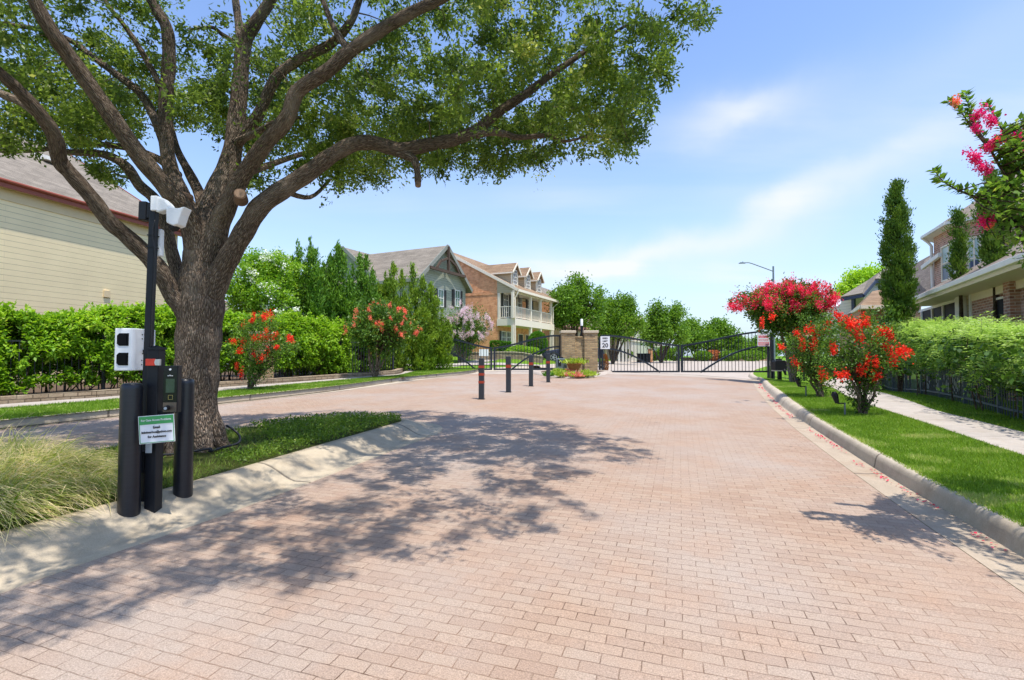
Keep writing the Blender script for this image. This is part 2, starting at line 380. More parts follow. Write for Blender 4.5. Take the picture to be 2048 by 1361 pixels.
def leaves(name, C, D, L, Wd, tint, m, parent, up=None, kind=None):
    """folded rhombus leaves: C base points, D directions, L lengths, Wd widths"""
    n = len(C); D = unit(D); r = rng.normal(size=(n, 3)) if up is None else up + rng.normal(size=(n, 3)) * .35
    S = unit(np.cross(D, r)); N = np.cross(S, D); L = np.broadcast_to(L, (n,))[:, None]; Wd = np.broadcast_to(Wd, (n,))[:, None]
    V = np.stack([C, C + D * L * .45 + S * Wd * .5 + N * Wd * .16, C + D * L, C + D * L * .45 - S * Wd * .5 + N * Wd * .16], 1)
    F = np.arange(n * 4).reshape(n, 4)
    o = npmesh(name, V, F, m, parent, fattrs={'tint': tint})
    if kind: o['kind'] = kind
    return o
_VG = np.random.default_rng(99).random((8, 64, 64))
def vn(x, y, k=0):
    """smooth value noise, 0..1"""
    xi = np.floor(x).astype(int); yi = np.floor(y).astype(int); fx = x - xi; fy = y - yi; fx = fx * fx * (3 - 2 * fx); fy = fy * fy * (3 - 2 * fy); G_ = _VG[k % 8]
    a = G_[xi % 64, yi % 64]; b = G_[(xi + 1) % 64, yi % 64]; c = G_[xi % 64, (yi + 1) % 64]; d = G_[(xi + 1) % 64, (yi + 1) % 64]
    return (a * (1 - fx) + b * fx) * (1 - fy) + (c * (1 - fx) + d * fx) * fy
def rdir(n): return unit(rng.normal(size=(n, 3)))
def smooth_path(P, k=6, closed=False):
    P = [Vector(p) for p in P]; n = len(P); out = []
    for i in range(n if closed else n - 1):
        if closed: a, b, c, d = P[i - 1], P[i], P[(i + 1) % n], P[(i + 2) % n]
        else: a, b, c, d = P[max(i - 1, 0)], P[i], P[i + 1], P[min(i + 2, n - 1)]
        for j in range(k):
            t = j / k; out.append(.5 * ((2 * b) + (c - a) * t + (2 * a - 5 * b + 4 * c - d) * t * t + (3 * b - a - 3 * c + d) * t ** 3))
    if not closed: out.append(P[-1])
    return out
def pip(x, y, poly):
    ins = np.zeros(len(x), bool); n = len(poly)
    for i in range(n):
        x0, y0 = poly[i][0], poly[i][1]; x1, y1 = poly[(i + 1) % n][0], poly[(i + 1) % n][1]
        c = ((y0 > y) != (y1 > y)); xi = (x1 - x0) * (y - y0) / ((y1 - y0) if y1 != y0 else 1e-9) + x0
        ins ^= c & (x < xi)
    return ins
def text(s, name, size, m, parent, loc, rot, align='CENTER', squash=1.0, ext=.001, bold=0.0):
    cu = bpy.data.curves.new(name, 'FONT'); cu.body = s; cu.size = size; cu.align_x = align; cu.align_y = 'CENTER'; cu.extrude = ext; cu.offset = bold; cu.resolution_u = 3
    o = bpy.data.objects.new(name + '_tmp', cu); COL.objects.link(o)
    me = bpy.data.meshes.new_from_object(o.evaluated_get(bpy.context.evaluated_depsgraph_get()))
    bpy.data.objects.remove(o); bpy.data.curves.remove(cu)
    me.materials.clear(); me.materials.append(m); me.name = name
    t = bpy.data.objects.new(name, me); COL.objects.link(t); t.parent = parent; t.location = loc; t.rotation_euler = rot; t.scale = (squash, 1, 1)
    return t
def tubes_np(name, paths, m, parent, n=12, barkseed=0, smooth=True):
    """many tapering limbs in one mesh, with a bark coordinate running round and along each limb"""
    V = []; F = []; B = []; base = 0
    for pi, (pts, rad) in enumerate(paths):
        P = np.array([tuple(p) for p in pts], float); rad = np.asarray(rad, float); k = len(P)
        k_n = n if rad[0] > .05 else max(5, n // 2)
        d = np.gradient(P, axis=0); d = unit(d); s = np.concatenate([[0], np.cumsum(np.linalg.norm(np.diff(P, axis=0), axis=1))])
        ref = np.array(Vector(d[0]).orthogonal().normalized()); th = np.arange(k_n) * 2 * math.pi / k_n
        for i in range(k):
            a = ref - d[i] * ref.dot(d[i]); a /= np.linalg.norm(a); ref = a; c = np.cross(d[i], a)
            V.append(P[i] + (np.cos(th)[:, None] * a + np.sin(th)[:, None] * c) * rad[i])
            rb = rad.max(); B.append(np.stack([np.cos(th) * rb + pi * 1.7, np.sin(th) * rb, np.full(k_n, s[i])], 1))
        for i in range(k - 1):
            j = np.arange(k_n); F.append(np.stack([base + i * k_n + j, base + i * k_n + (j + 1) % k_n, base + (i + 1) * k_n + (j + 1) % k_n, base + (i + 1) * k_n + j], 1))
        base += k * k_n
    return npmesh(name, np.concatenate(V), np.concatenate(F), m, parent, attrs={'barkco': np.concatenate(B)}, smooth=smooth)
# ================================================================== THE SETTING
M_pav = pavers(); M_con = concrete('curb_concrete', (.48, .415, .32), 3.0); M_walk = concrete('walk_concrete', (.43, .385, .335), 1.5, (.34, .27, .2))
M_gut = concrete('gutter_concrete', (.41, .335, .25), 3.0, (.31, .20, .12)); M_isl = concrete('island_concrete', (.47, .395, .285), 2.6, (.27, .205, .135))
def lawn_mat(name, c1, c2, c3):
    g = G(name); v = g.co(); n = g.noise(v, .8, 6); n2 = g.noise(g.co((1, 1, 1)), 60, 5, .75); n3 = g.noise(v, 9, 4)
    col = g.ramp(g.mt('ADD', g.mt('MULTIPLY', n2, .6), g.mt('MULTIPLY', n3, .4)), [(.3, c1), (.55, c2), (.75, c3)])
    col = g.mix(g.ramp(n, [(.45, 0.), (.8, .3)]), col, (.16, .19, .03)); g.set(col, .9, 0, .1); g.bump(n2, 1., .04); return g.m
M_lawn = lawn_mat('lawn_turf', (.07, .15, .010), (.14, .27, .018), (.22, .36, .035))
M_mulch = plain('mulch_soil', (.10, .066, .042), .95, .5, 9, .8)
M_st = concrete('street_concrete', (.44, .38, .32), 0, (.36, .29, .23))

def grid_sheet(name, xl, xr, ys, h, m, nx=10, kind='structure', label=None, cat=None, run=True):
    V = []; F = []; Rn = []
    s = 0; prev = None
    for j, y in enumerate(ys):
        a, b = xl(y), xr(y)
        if prev is not None: s += math.hypot(a - prev[0], y - prev[1])
        prev = (a, y)
        for i in range(nx + 1):
            x = a + (b - a) * i / nx; V.append((x, y, float(zg(x, y)) + h)); Rn.append(s)
    for j in range(len(ys) - 1):
        for i in range(nx): k = j * (nx + 1) + i; F.append((k, k + 1, k + nx + 2, k + nx + 1))
    o = npmesh(name, V, F, m, None, attrs={'run': Rn}, smooth=True)
    tag(o, label, cat, None, kind); return o
def curve_fn(pts):
    pts = sorted(pts); Y = np.array([p[0] for p in pts]); X = np.array([p[1] for p in pts])
    def f(y):
        if y < Y[0]: return float(X[0] + (y - Y[0]) * (X[1] - X[0]) / (Y[1] - Y[0]))
        if y > Y[-1]: return float(X[-1] + (y - Y[-1]) * (X[-1] - X[-2]) / (Y[-1] - Y[-2]))
        # smooth by averaging neighbouring samples
        return float(np.mean([np.interp(y + d, Y, X) for d in (-.5, -.25, 0, .25, .5)])) if Y[0] + .5 < y < Y[-1] - .5 else float(np.interp(y, Y, X))
    return f
def from_px(L, h, extra=()):
    P = [gp(x, y, h) for x, y in L]; P = [(p.y, p.x) for p in P]
    P.sort(); out = [P[0]]
    for p in P[1:]:
        if p[0] > out[-1][0] + .15: out.append(p)
    return curve_fn(out + list(extra))
# borders of the entry drive on the right
FAR_R = [(27, 12.9), (31, 14.6), (37, 17.6), (45, 22.5), (60, 32)]
rb = from_px([(1970, 1134), (1814, 1025), (1678, 925.5), (1588, 857), (1537, 810), (1514, 781), (1505, 765)], 0, [(f[0], f[1] - .38) for f in FAR_R])
rj = from_px([(2048, 1119), (1904, 1029), (1763.6, 947), (1619, 853), (1564, 814), (1529, 779), (1520.5, 762)], 0, FAR_R)
rt = from_px([(2048, 1052.5), (1912, 988), (1736, 892), (1639, 838), (1584, 798.6), (1545, 771), (1536, 762)], .15, [(f[0], f[1] + .3) for f in FAR_R])
wl = from_px([(2048, 912), (1873, 853), (1736, 810), (1689, 791), (1642.5, 767)], .155, [(28, 18.5), (36, 23)])
wr = from_px([(2048, 865), (1873, 822), (1752, 783), (1709, 765)], .155, [(28, 20.2), (36, 25)])
# borders on the left
lb = from_px([(0, 855), (242, 830), (435, 806), (560, 793), (656, 783), (812.5, 761.5), (930, 748)], 0, [(26, -.9), (30, 1.0), (36, 3.4), (45, 6.5), (60, 11.5)])
lt = from_px([(0, 841), (242, 818), (435, 796), (560, 784), (656, 774), (812, 753.7), (930, 743)], .15, [(26.4, -1.1), (30, .75), (36, 3.2), (45, 6.2), (60, 11.2)])
sl = from_px([(0, 817), (242, 797.5), (435, 783), (560, 771), (700, 759), (800, 751)], .155, [(26, -4.3), (30, -2.6)])
sr = from_px([(0, 809), (242, 791.6), (435, 775), (560, 766.6), (700, 755.5), (800, 748.5)], .155, [(26, -5.2), (30, -3.8)])
YS = list(np.arange(-9, 24.6, .35))
# open ground to the horizon
def terrain():
    ys = list(np.concatenate([np.arange(-60, -10, 10), np.arange(-10, 80, 2.0), np.geomspace(82, 1500, 22)])); xs = np.concatenate([-np.geomspace(1500, 40, 16), np.arange(-38, 39, 2.0), np.geomspace(40, 1500, 16)])
    V = [(x, y, float(zg(x, y)) - (.06 if not (rt(y) < x and -9 < y < 60) else .06)) for y in ys for x in xs]; n = len(xs)
    F = [(j * n + i, j * n + i + 1, (j + 1) * n + i + 1, (j + 1) * n + i) for j in range(len(ys) - 1) for i in range(n - 1)]
    tag(npmesh('ground', V, F, M_lawn, None, smooth=True), kind='structure')
terrain()
grid_sheet('brick_paved_road', lambda y: max(lb(y) - .25, -34), rb, YS, 0.0, M_pav, 34)
YF = list(np.arange(24.2, 80, 1.2))
YF[0] = YS[-1] - .002
grid_sheet('street', lambda y: lb(y) - .2, lambda y: rj(y) + .1, YF, 0.004, M_st, 16)
# concrete apron strip just before the gates
grid_sheet('gate_apron', lambda y: lb(y) + .3, lambda y: rb(y) - .02, list(np.arange(22.6, 24.41, .3)), .0055, M_st, 14)
def curb(name, fns, hs, ys, m, sub=True):
    """fns: X border functions across the curb; hs: heights"""
    V = []; F = []; Rn = []; s = 0; k = len(fns)
    for j, y in enumerate(ys):
        X = [f(y) for f in fns]
        if j: s += math.hypot(X[-1] - pv, y - ys[j - 1])
        pv = X[-1]
        for x, h in zip(X, hs): V.append((x, y, float(zg(x, y)) + h)); Rn.append(s)
    for j in range(len(ys) - 1):
        for i in range(k - 1): a = j * k + i; F.append((a, a + 1, a + k + 1, a + k))
    o = npmesh(name, V, F, m, None, attrs={'run': Rn}, smooth=True); tag(o, kind='structure'); return o
YC = list(np.arange(-9, 45, .3))
lerp = lambda f, g_, t: (lambda y: f(y) + (g_(y) - f(y)) * t)
curb('gutter', [rb, lerp(rb, rj, .5), rj], [.003, -.004, .004], YC, M_gut)
curb('kerb', [lambda y: rj(y) - .004, lerp(rj, rt, .08), lerp(rj, rt, .18), lerp(rj, rt, .33), lerp(rj, rt, .52), lerp(rj, rt, .75), lambda y: rt(y) + .02, lambda y: rt(y) + .025], [.002, .03, .09, .128, .148, .155, .152, .02], YC, M_con)
curb('kerb', [lambda y: lb(y) + .42, lambda y: lb(y) + .1, lb, lerp(lb, lt, .3), lerp(lb, lt, .55), lambda y: lt(y) - .02, lambda y: lt(y) - .03], [.006, .003, .012, .10, .145, .153, .02], YC, M_con)
# verges, sidewalks
grid_sheet('lawn_right', lambda y: rt(y), lambda y: wr(y) + 26, YC, .145, M_lawn, 40)
grid_sheet('sidewalk', wl, wr, [y for y in YC if y < 34], .156, M_walk, 4)
grid_sheet('verge_left', lambda y: sl(y) - .1, lt, YC, .145, M_lawn, 6)
grid_sheet('sidewalk', sr, sl, [y for y in YC if y < 34], .153, M_walk, 4)
grid_sheet('garden_soil', lambda y: sr(y) - 30, lambda y: sr(y) + .05, [y for y in YC if y < 23.6], .148, M_mulch, 20)
grid_sheet('lawn_left', lambda y: sr(y) - 34, lambda y: sr(y) + .05, [y for y in YC if y > 23.3], .1495, M_lawn, 20)
# ------------------------------------------------------------------ island
ISL = [(-4.9, -5), (-4.15, -2), (-3.55, .2), (-2.80, 2.66), (-2.22, 4.15), (-1.66, 5.9), (-1.25, 7.2), (-1.09, 7.8), (-1.27, 8.45), (-1.9, 8.85), (-2.7, 8.95), (-3.5, 8.6), (-4.3, 7.75), (-5.15, 6.4), (-6.0, 4.6), (-6.9, 2), (-7.7, -2), (-8.3, -5)]
isl = [Vector((p.x, p.y)) for p in smooth_path([(x, y, 0) for x, y in ISL], 8, True)]
def inset(poly, d):
    n = len(poly); out = []
    for i in range(n):
        t = (poly[(i + 1) % n] - poly[i - 1]).normalized(); nrm = Vector((-t.y, t.x)); out.append(poly[i] + nrm * d)
    return out
area = sum(isl[i].x * isl[(i + 1) % len(isl)].y - isl[(i + 1) % len(isl)].x * isl[i].y for i in range(len(isl)))
sgn = 1 if area > 0 else -1
def island_curb():
    prof = [(-.0, -.01), (0, .005), (.18, .001), (.24, .016), (.31, .045), (.39, .085), (.47, .120), (.55, .143), (.64, .151), (.66, .10)]
    V = []; F = []; Rn = []; n = len(isl); s = [0]
    for i in range(1, n): s.append(s[-1] + (isl[i] - isl[i - 1]).length)
    for d, h in prof:
        for i, p in enumerate(inset(isl, d * sgn)): V.append((p.x, p.y, float(zg(p.x, p.y)) + h)); Rn.append(s[i])
    for j in range(len(prof) - 1):
        for i in range(n - 1): F.append((j * n + i, j * n + i + 1, (j + 1) * n + i + 1, (j + 1) * n + i))
    tag(npmesh('island_kerb', V, F, M_isl, None, attrs={'run': Rn}, smooth=True), kind='structure')
    inn = inset(isl, .645 * sgn); tri = tessellate_polygon([[Vector((p.x, p.y, 0)) for p in inn]])
    V = [(p.x, p.y, float(zg(p.x, p.y)) + .143) for p in inn]
    tag(npmesh('island_soil', V, tri, M_soil, None), kind='structure'); return inn
M_soil = lawn_mat('island_ground', (.05, .045, .02), (.085, .11, .025), (.14, .17, .04))
isl_in = island_curb()
# hand-painted chalk line across the kerb
M_white = plain('white_paint', (.78, .78, .76), .5, .04, 8, 0)
# ------------------------------------------------------------------ small planted islet in front of the brick pillars
def islet():
    c = Vector((2.95, 21.9)); pts = []
    out = [gp(x, y, 0) for x, y in ((1066, 747), (1085, 752), (1120, 756.5), (1155, 757.5), (1190, 755), (1213, 749.5))]
    P = [Vector((p.x, p.y)) for p in out] + [Vector((4.75, 24.6)), Vector((1.7, 24.6))]
    n = len(P); cen = sum(P, Vector((0, 0))) / n
    P = [Vector((p.x, p.y)) for p in smooth_path([(p.x, p.y, 0) for p in P], 5, True)]; n = len(P)
    V = []; F = []; Rn = []
    for d, h in ((1, .0), (.97, .05), (.92, .085), (.80, .10), (.78, .06)):
        for i, p in enumerate(P): q = cen + (p - cen) * d; V.append((q.x, q.y, float(zg(q.x, q.y)) + h + .006)); Rn.append(i * .13)
    for j in range(4):
        for i in range(n): F.append((j * n + i, j * n + (i + 1) % n, (j + 1) * n + (i + 1) % n, (j + 1) * n + i))
    tag(npmesh('islet_kerb', V, F, M_st, None, attrs={'run': Rn}, smooth=True), kind='structure')
    Q = [cen + (p - cen) * .79 for p in P]; tri = tessellate_polygon([[Vector((p.x, p.y, 0)) for p in Q]])
    tag(npmesh('islet_soil', [(p.x, p.y, float(zg(p.x, p.y)) + .09) for p in Q], tri, M_mulch, None), kind='structure'); return Q
islet_in = islet()
# fallen petals in the gutter, right side; small white gravel row by the gate post
M_petal = leafm('petal', (.55, .02, .03), (.80, .06, .16), .15)
def petals():
    C = []
    for _ in range(75):
        y = rng.uniform(2.9, 20) if rng.random() < .4 else rng.uniform(6.5, 21); n = rng.integers(2, 14); cy = y
        dx = -.04 - abs(rng.normal() * .05)
        for _k in range(n):
            yy = cy + rng.normal() * .13; x = rj(yy) + dx + rng.normal() * .02; x = min(x, rj(yy) - .015)
            C.append((x, yy, float(zg(x, yy)) + .009))
    C = np.array(C); n = len(C); D = rdir(n); D[:, 2] = abs(D[:, 2]) * .25
    o = leaves('fallen_petals', C, D, rng.uniform(.012, .035, n), rng.uniform(.012, .026, n), rng.random(n), M_petal, None, up=np.array([[0, 0, 1.]]))
    tag(o, 'red and pink fallen blossoms lying along the right gutter', 'petals', kind='stuff')
petals()
# ------------------------------------------------------------------ grass blades
M_blade = leafm('grass_blade', (.10, .195, .014), (.26, .42, .042), .35, .5, (.44, .48, .14))
M_dryblade = leafm('weed_blade', (.09, .15, .02), (.22, .30, .05), .3, .5, (.40, .36, .14))
def blades(name, X, Y, h, L, w, m, label, lean=.45, tint=None):
    n = len(X); Z = zg(X, Y) + h; C = np.stack([X, Y, Z], 1)
    D = rng.normal(size=(n, 3)) * lean; D[:, 2] = 1; D = unit(D); S = unit(np.cross(D, rng.normal(size=(n, 3))))
    L = (rng.uniform(.6, 1.25, n) * L)[:, None]; w = (rng.uniform(.7, 1.3, n) * w)[:, None]
    V = np.stack([C - S * w / 2, C + S * w / 2, C + D * L], 1); F = np.arange(n * 3).reshape(n, 3)
    if tint is None: tint = np.clip(rng.normal(.30, .22, n) + .5 * vn(X * 1.6, Y * 1.6, 2) * vn(X * 5, Y * 5, 3) + .45 * (vn(X * 2.3 + 9, Y * 2.3, 5) > .80), 0, 1)
    o = npmesh(name, V, F, m, None, fattrs={'tint': tint}); tag(o, label, 'grass', kind='stuff'); return o
def strip_pts(n, fl, fr, y0, y1, bias=1.6):
    y = y0 + (y1 - y0) * rng.random(n) ** bias; fr_ = np.array([fr(v) for v in y]); fl_ = np.array([fl(v) for v in y])
    return fl_ + (fr_ - fl_) * rng.random(n), y
X, Y = strip_pts(170000, lambda y: rt(y) - .03, lambda y: wl(y) + .01, 2.6, 22, 1.7)
blades('grass', X, Y, .146, .036, .0065, M_blade, 'short bright green grass between the right kerb and sidewalk')
X, Y = strip_pts(45000, lambda y: wr(y) - .01, lambda y: wr(y) + 1.8, 6.5, 24, 1.5)
blades('grass', X, Y, .146, .045, .009, M_blade, 'narrow grass strip between the right sidewalk and the iron fence')
X, Y = strip_pts(60000, lambda y: sl(y) - .02, lambda y: lt(y) + .01, 7.5, 25, 1.2)
blades('grass', X, Y, .146, .05, .012, M_blade, 'bright green grass strip between the left kerb and sidewalk')
# ================================================================== ACCESS STATION ON THE ISLAND
M_blk = plain('black_plastic', (.009, .010, .013), .45, .25, 9, .05, 0, .3)
M_steel = plain('black_steel', (.010, .012, .016), .48, .2, 12, .04, .0, .3)
M_box = plain('white_housing', (.74, .77, .80), .35, .04, 4, .03)
M_dark = plain('dark_window_glass', (.010, .011, .015), .12, .1, 3, 0, 0, .35); M_lens = plain('black_lens', (.004, .004, .006), .35, .1, 3, 0, 0, .1)
M_glass = plain('window_glass', (.05, .075, .10), .06, .15, 1.2, 0, 0, .8)
M_scr = plain('screen_glass', (.03, .045, .05), .05, .3, 12, 0, 0, .9)
M_red = plain('red_paint', (.62, .05, .025), .5, .12, 20, 0)
M_grn = plain('sign_green', (.055, .33, .10), .45, .05, 10, 0)
M_swhite = plain('sign_white', (.80, .82, .84), .45, .03, 6, 0)
M_ink = plain('black_ink', (.015, .015, .018), .5, .1, 6, 0)
M_alu = plain('bare_aluminium', (.55, .56, .57), .35, .1, 20, .05, .8)
M_grey = plain('grey_metal', (.16, .19, .21), .45, .12, 12, .05, .2)
M_lgrey = plain('pale_grey_metal', (.36, .42, .46), .45, .1, 12, .04, .2)
FR = (R(90), 0, 0)
def thick_bollard(px, py, ptop, rad, label):
    b = gp(px, py, .145); rad *= offc(px); t = T('steel_bollard', label, 'bollard', b, group='thick black bollards guarding the keypad')
    h = sky_z(px, ptop, b.y + rad) - b.z; r = rad
    prof = [(r, -.10), (r, h - .05), (r * .985, h - .035), (r * .93, h - .016), (r * .80, h - .005), (r * .5, h - .001), (.01, h)]
    m = MB(); m.lathe(prof, n=40); m.build('sleeve', M_bol, t, smooth='auto')
    return t
g = G('bollard_sleeve'); v = g.co(); n = g.noise(g.co((9, 9, 90)), 1, 5); n2 = g.noise(g.co((25, 25, 3)), 1, 6, .7)
sc_ = g.ramp(n2, [(.66, 0.), (.72, 1.)]); g.set(g.mix(g.mt('MULTIPLY', sc_, .35), g.ramp(n, [(.3, (.006, .008, .013)), (.7, (.011, .014, .021))]), (.13, .12, .12)), .36, 0, .55)
g.bump(n, .12, .004); M_bol = g.m
bolA = thick_bollard(258, 1013, 765, .090, 'thick black sleeved bollard standing nearest the road, in front of the keypad posts')
bolB = thick_bollard(366, 981, 757, .083, 'thick black bollard with a scuffed side standing close to the oak trunk')
# tall square pole with everything clamped to it
PP = gp(304, 992, .145); PY = 3.93; PX = (292 - 1024) / 1000 * PY
zb = float(zg(PX, PY)) + .13
pole = T('camera_pole', 'tall thin black square pole carrying cameras above the keypad', 'pole', (PX, PY, zb))
ztop = sky_z(304, 402, PY)
pole.rotation_euler = (0, R(1.0), 0); MB().box(-.024, .024, -.024, .024, -.15, ztop - zb).build('post', M_steel, pole, bevel=.004)
for py in (472, 495, 708): z = sky_z(304, py, PY) - zb; MB().box(-.029, .029, -.029, .029, z - .004, z + .004).build('cable_tie', M_blk, pole)
m = MB(); z0 = sky_z(304, 442, PY) - zb; z1 = sky_z(304, 405, PY) - zb
m.box(-.105, -.045, -.03, .045, z0, z1); m.build('junction_box', M_blk, pole, bevel=.006)
MB().box(-.046, -.028, -.02, .03, z0 + .02, z1 - .02).build('bracket', M_steel, pole)
m = MB(); c_ = lambda px, py, dy=0: tuple(Vector(at(px, py, PY + dy)) - pole.location)
m.tube(smooth_path([c_(300, 440, -.035), c_(296, 470, -.038), c_(303, 520, -.034), c_(299, 600, -.034), c_(297, 690, -.034), c_(293, 745, .02)], 4), .0045, 6); m.build('cable', M_ink, pole, smooth=True)
# white antenna
an = T('antenna_panel', 'slim white ribbed antenna panel strapped behind the tall pole', 'antenna', at(320, 487, PY + .05))
m = MB(); z0 = sky_z(320, 514, PY + .05) - an.location.z; z1 = sky_z(320, 459, PY + .05) - an.location.z
m.box(-.024, .024, -.02, .02, z0, z1); m.build('housing', M_box, an, bevel=.012)
m = MB()
for i in range(14): z = z0 + .03 + i * (z1 - z0 - .06) / 13; m.box(-.027, -.022, -.014, .014, z - .003, z + .003)
m.build('fins', M_lgrey, an)
# security camera at the top
cm = T('security_camera', 'white bullet camera with a flared hood on a bracket at the pole top', 'camera', at(311, 412, PY))
L_ = lambda px, py, dy=0: tuple(at(px, py, PY + dy) - cm.location)
m = MB()
a = Vector(L_(303, 410, -.03)); m.box(a.x, a.x + .055, -.045, .045, -.05, .068); m.build('wall_mount', M_box, cm, bevel=.006)
m = MB(); P1 = Vector(L_(318, 410)); P2 = Vector(L_(344, 424))
m.prism([(P1.x, .06), (P1.x + .04, .058), (P2.x - .02, .022), (P2.x + .004, -.004), (P2.x, -.045), (P2.x - .045, -.05), (P1.x + .02, -.062), (P1.x, -.06)], -.04, .04, lambda u, v, w: (u, w, v))
m.build('arm', M_box, cm, bevel=.012)
m = MB(); x0 = P2.x - .015; zc = -.085
m.prism([(x0, .055), (x0 + .03, .062), (x0 + .09, .052), (x0 + .145, .066), (x0 + .118, .005), (x0 + .095, -.075), (x0 + .06, -.088), (x0 + .004, -.062)], -.052, .052, lambda u, v, w: (u, w, v + zc))
m.build('hood', M_box, cm, bevel=.01)
m = MB(); m.cyl((x0 + .03, 0, zc - .075), (x0 + .05, 0, zc - .10), .04, .034, 20); m.build('lens', M_blk, cm, smooth='auto')
# two-lens white camera box behind the pole
X0 = at(226, 700, 3.97).x; X1 = at(267, 700, 3.97).x
cb = T('camera_box', 'white camera housing with two black octagonal windows beside the pole', 'camera box', ((X0 + X1) / 2, 3.97, sky_z(250, 742, 3.97)))
H = sky_z(250, 657, 3.97) - cb.location.z; hw = (X1 - X0) / 2
m = MB(); m.prism([(-hw, .02), (-hw + .012, 0), (hw - .014, 0), (hw, .018), (hw, .245), (-hw, .245)], 0, H, lambda u, v, w: (u, v, w)); m.build('housing', M_box, cb, bevel=.007)
for k in (0, 1):
    zc = H * (.735 if k == 0 else .275); a_, c_ = .046, .05; cx_ = -.004
    poly = [(-a_, -c_ + .018), (-a_ + .018, -c_), (a_, -c_), (a_, c_), (-a_ + .018, c_), (-a_, c_ - .018)]
    m = MB(); m.prism(poly, -.004, .006, lambda u, v, w: (u + cx_, w, v + zc)); fr_ = m.build('window_frame', M_lens, cb)
    m = MB(); m.prism([(u * .78, v * .78) for u, v in poly], -.0075, -.003, lambda u, v, w: (u + cx_ - .004, w, v + zc)); m.build('lens_window', M_lens, cb)
for zf in (.14, .24, .76, .86): m = MB(); m.cyl((hw - .001, .09, H * zf), (hw + .003, .09, H * zf), .005, n=8); m.build('screw', M_ink, cb)
MB().box(hw - .03, hw + .06, .1, .14, H * .42, H * .5).build('bracket', M_steel, cb)
# keypad post
KY = 3.88; KX = at(311, 800, KY).x; kzb = float(zg(KX, KY)) + .13
kp = T('keypad_post', 'short square black post with a cap holding the gate intercom', 'post', (KX, KY, kzb))
kh = sky_z(316, 700, KY) - kzb
MB().box(-.042, .042, -.042, .042, -.15, kh).build('post', M_steel, kp, bevel=.005)
m = MB(); m.box(-.048, .048, -.048, .048, kh, kh + .016); b_ = len(m.v)
m.face([(-.046, -.046, kh + .016), (.046, -.046, kh + .016), (0, 0, kh + .034)]); m.face([(.046, -.046, kh + .016), (.046, .046, kh + .016), (0, 0, kh + .034)]); m.face([(.046, .046, kh + .016), (-.046, .046, kh + .016), (0, 0, kh + .034)]); m.face([(-.046, .046, kh + .016), (-.046, -.046, kh + .016), (0, 0, kh + .034)])
m.build('cap', M_steel, kp)
MB().box(.03, .13, -.02, .02, kh * .55, kh * .60).build('arm', M_steel, kp)
MB().box(-.14, -.05, -.045, .03, .24, .40).build('lower_bracket', M_steel, kp)
# intercom
IY = 3.84; il = at(341, 768, IY)
ic = T('gate_intercom', 'glossy black gate intercom panel with a screen beside the post', 'intercom', (il.x, IY, sky_z(341, 826, IY)), R(8))
z1 = sky_z(341, 732, IY) - ic.location.z; z0 = sky_z(341, 804, IY) - ic.location.z
MB().box(-.052, .052, 0, .06, 0, z1).build('case', M_blk, ic, bevel=.004)
MB().box(-.048, .048, -.004, .001, z0, z1 - .004).build('front_panel', M_dark, ic)
MB().box(-.030, .032, -.0065, -.003, z0 + .07, z1 - .10).build('screen', M_scr, ic)
MB().box(-.047, .047, -.006, .0, .006, z0 - .005).build('lower_plate', plain('bronze_plate', (.14, .115, .09), .35, .1, 10, 0, .5), ic)
m = MB(); m.cyl((.0, -.006, z1 - .028), (.0, -.010, z1 - .028), .008, n=16); m.build('camera_eye', M_swhite, ic)
m = MB(); m.cyl((-.015, -.004, z0 - .045), (-.005, -.055, z0 - .045), .020, .017, 20); kn = m.build('key_knob', M_blk, ic, smooth='auto')
m = MB(); m.cyl((-.005, -.055, z0 - .045), (-.005, -.058, z0 - .045), .011, n=16); m.build('lock_face', M_lgrey, kn)
text('callbox', 'lettering', .014, M_swhite, ic, (0, -.0066, z1 - .075), FR)
m = MB()
for zz in (z0 + .018, z0 + .05): m.box(-.012, .02, -.0065, -.0045, zz - .0012, zz + .0012)
m.box(-.012, -.0098, -.0065, -.0045, z0 + .018, z0 + .05); m.box(.018, .02, -.0065, -.0045, z0 + .018, z0 + .05); m.build('key_outline', plain('gold_line', (.30, .26, .08), .4, .1, 5, 0), ic)
# red and silver reflector
rf = T('reflector', 'small red and silver reflector strip taped across the two posts', 'reflector', at(303, 725, 3.80))
MB().box(-.043, .030, -.006, .006, -.026, .026).build('red_panel', M_red, rf, bevel=.003)
m = MB(); m.prism([(.028, 0), (.034, .022), (.068, .024), (.068, -.024), (.034, -.022)], -.010, .008, lambda u, v, w: (u, w, v)); m.build('silver_panel', M_alu, rf)
# green and white notice
SY = 3.72; c0 = at(313.5, 858.5, SY)
sg = T('notice_sign', 'green and white gate access notice fixed low between the bollards', 'sign', tuple(c0), R(14))
w2, h2 = .116, .102
def rot_sheet(m, x0, x1, z0, z1, y): m.box(x0, x1, y, y + .004, z0, z1); return m
tilt = Matrix.Rotation(R(-3.2), 3, 'Y')
brd = rot_sheet(MB(), -w2, w2, -h2, h2, 0).build('board', M_swhite, sg); brd.rotation_euler = (0, R(-3.5), 0)
rot_sheet(MB(), -w2 + .004, w2 - .004, h2 - .064, h2 - .004, -.0025).build('header_band', M_grn, brd)
m = MB()
for a in ((-w2 + .004, w2 - .004, -h2 + .004, -h2 + .008), (w2 - .008, w2 - .004, -h2 + .004, h2 - .064), (-w2 + .004, -w2 + .008, -h2 + .004, h2 - .064)): rot_sheet(m, a[0], a[1], a[2], a[3], -.0022)
m.build('border', M_grn, brd)
text('For Gate Access Problems', 'lettering', .0215, M_swhite, brd, (0, -.0035, h2 - .034), FR, bold=.0002, squash=.84)
text('Email', 'lettering', .0255, M_ink, brd, (0, -.003, .014), FR, bold=.0006, squash=.85)
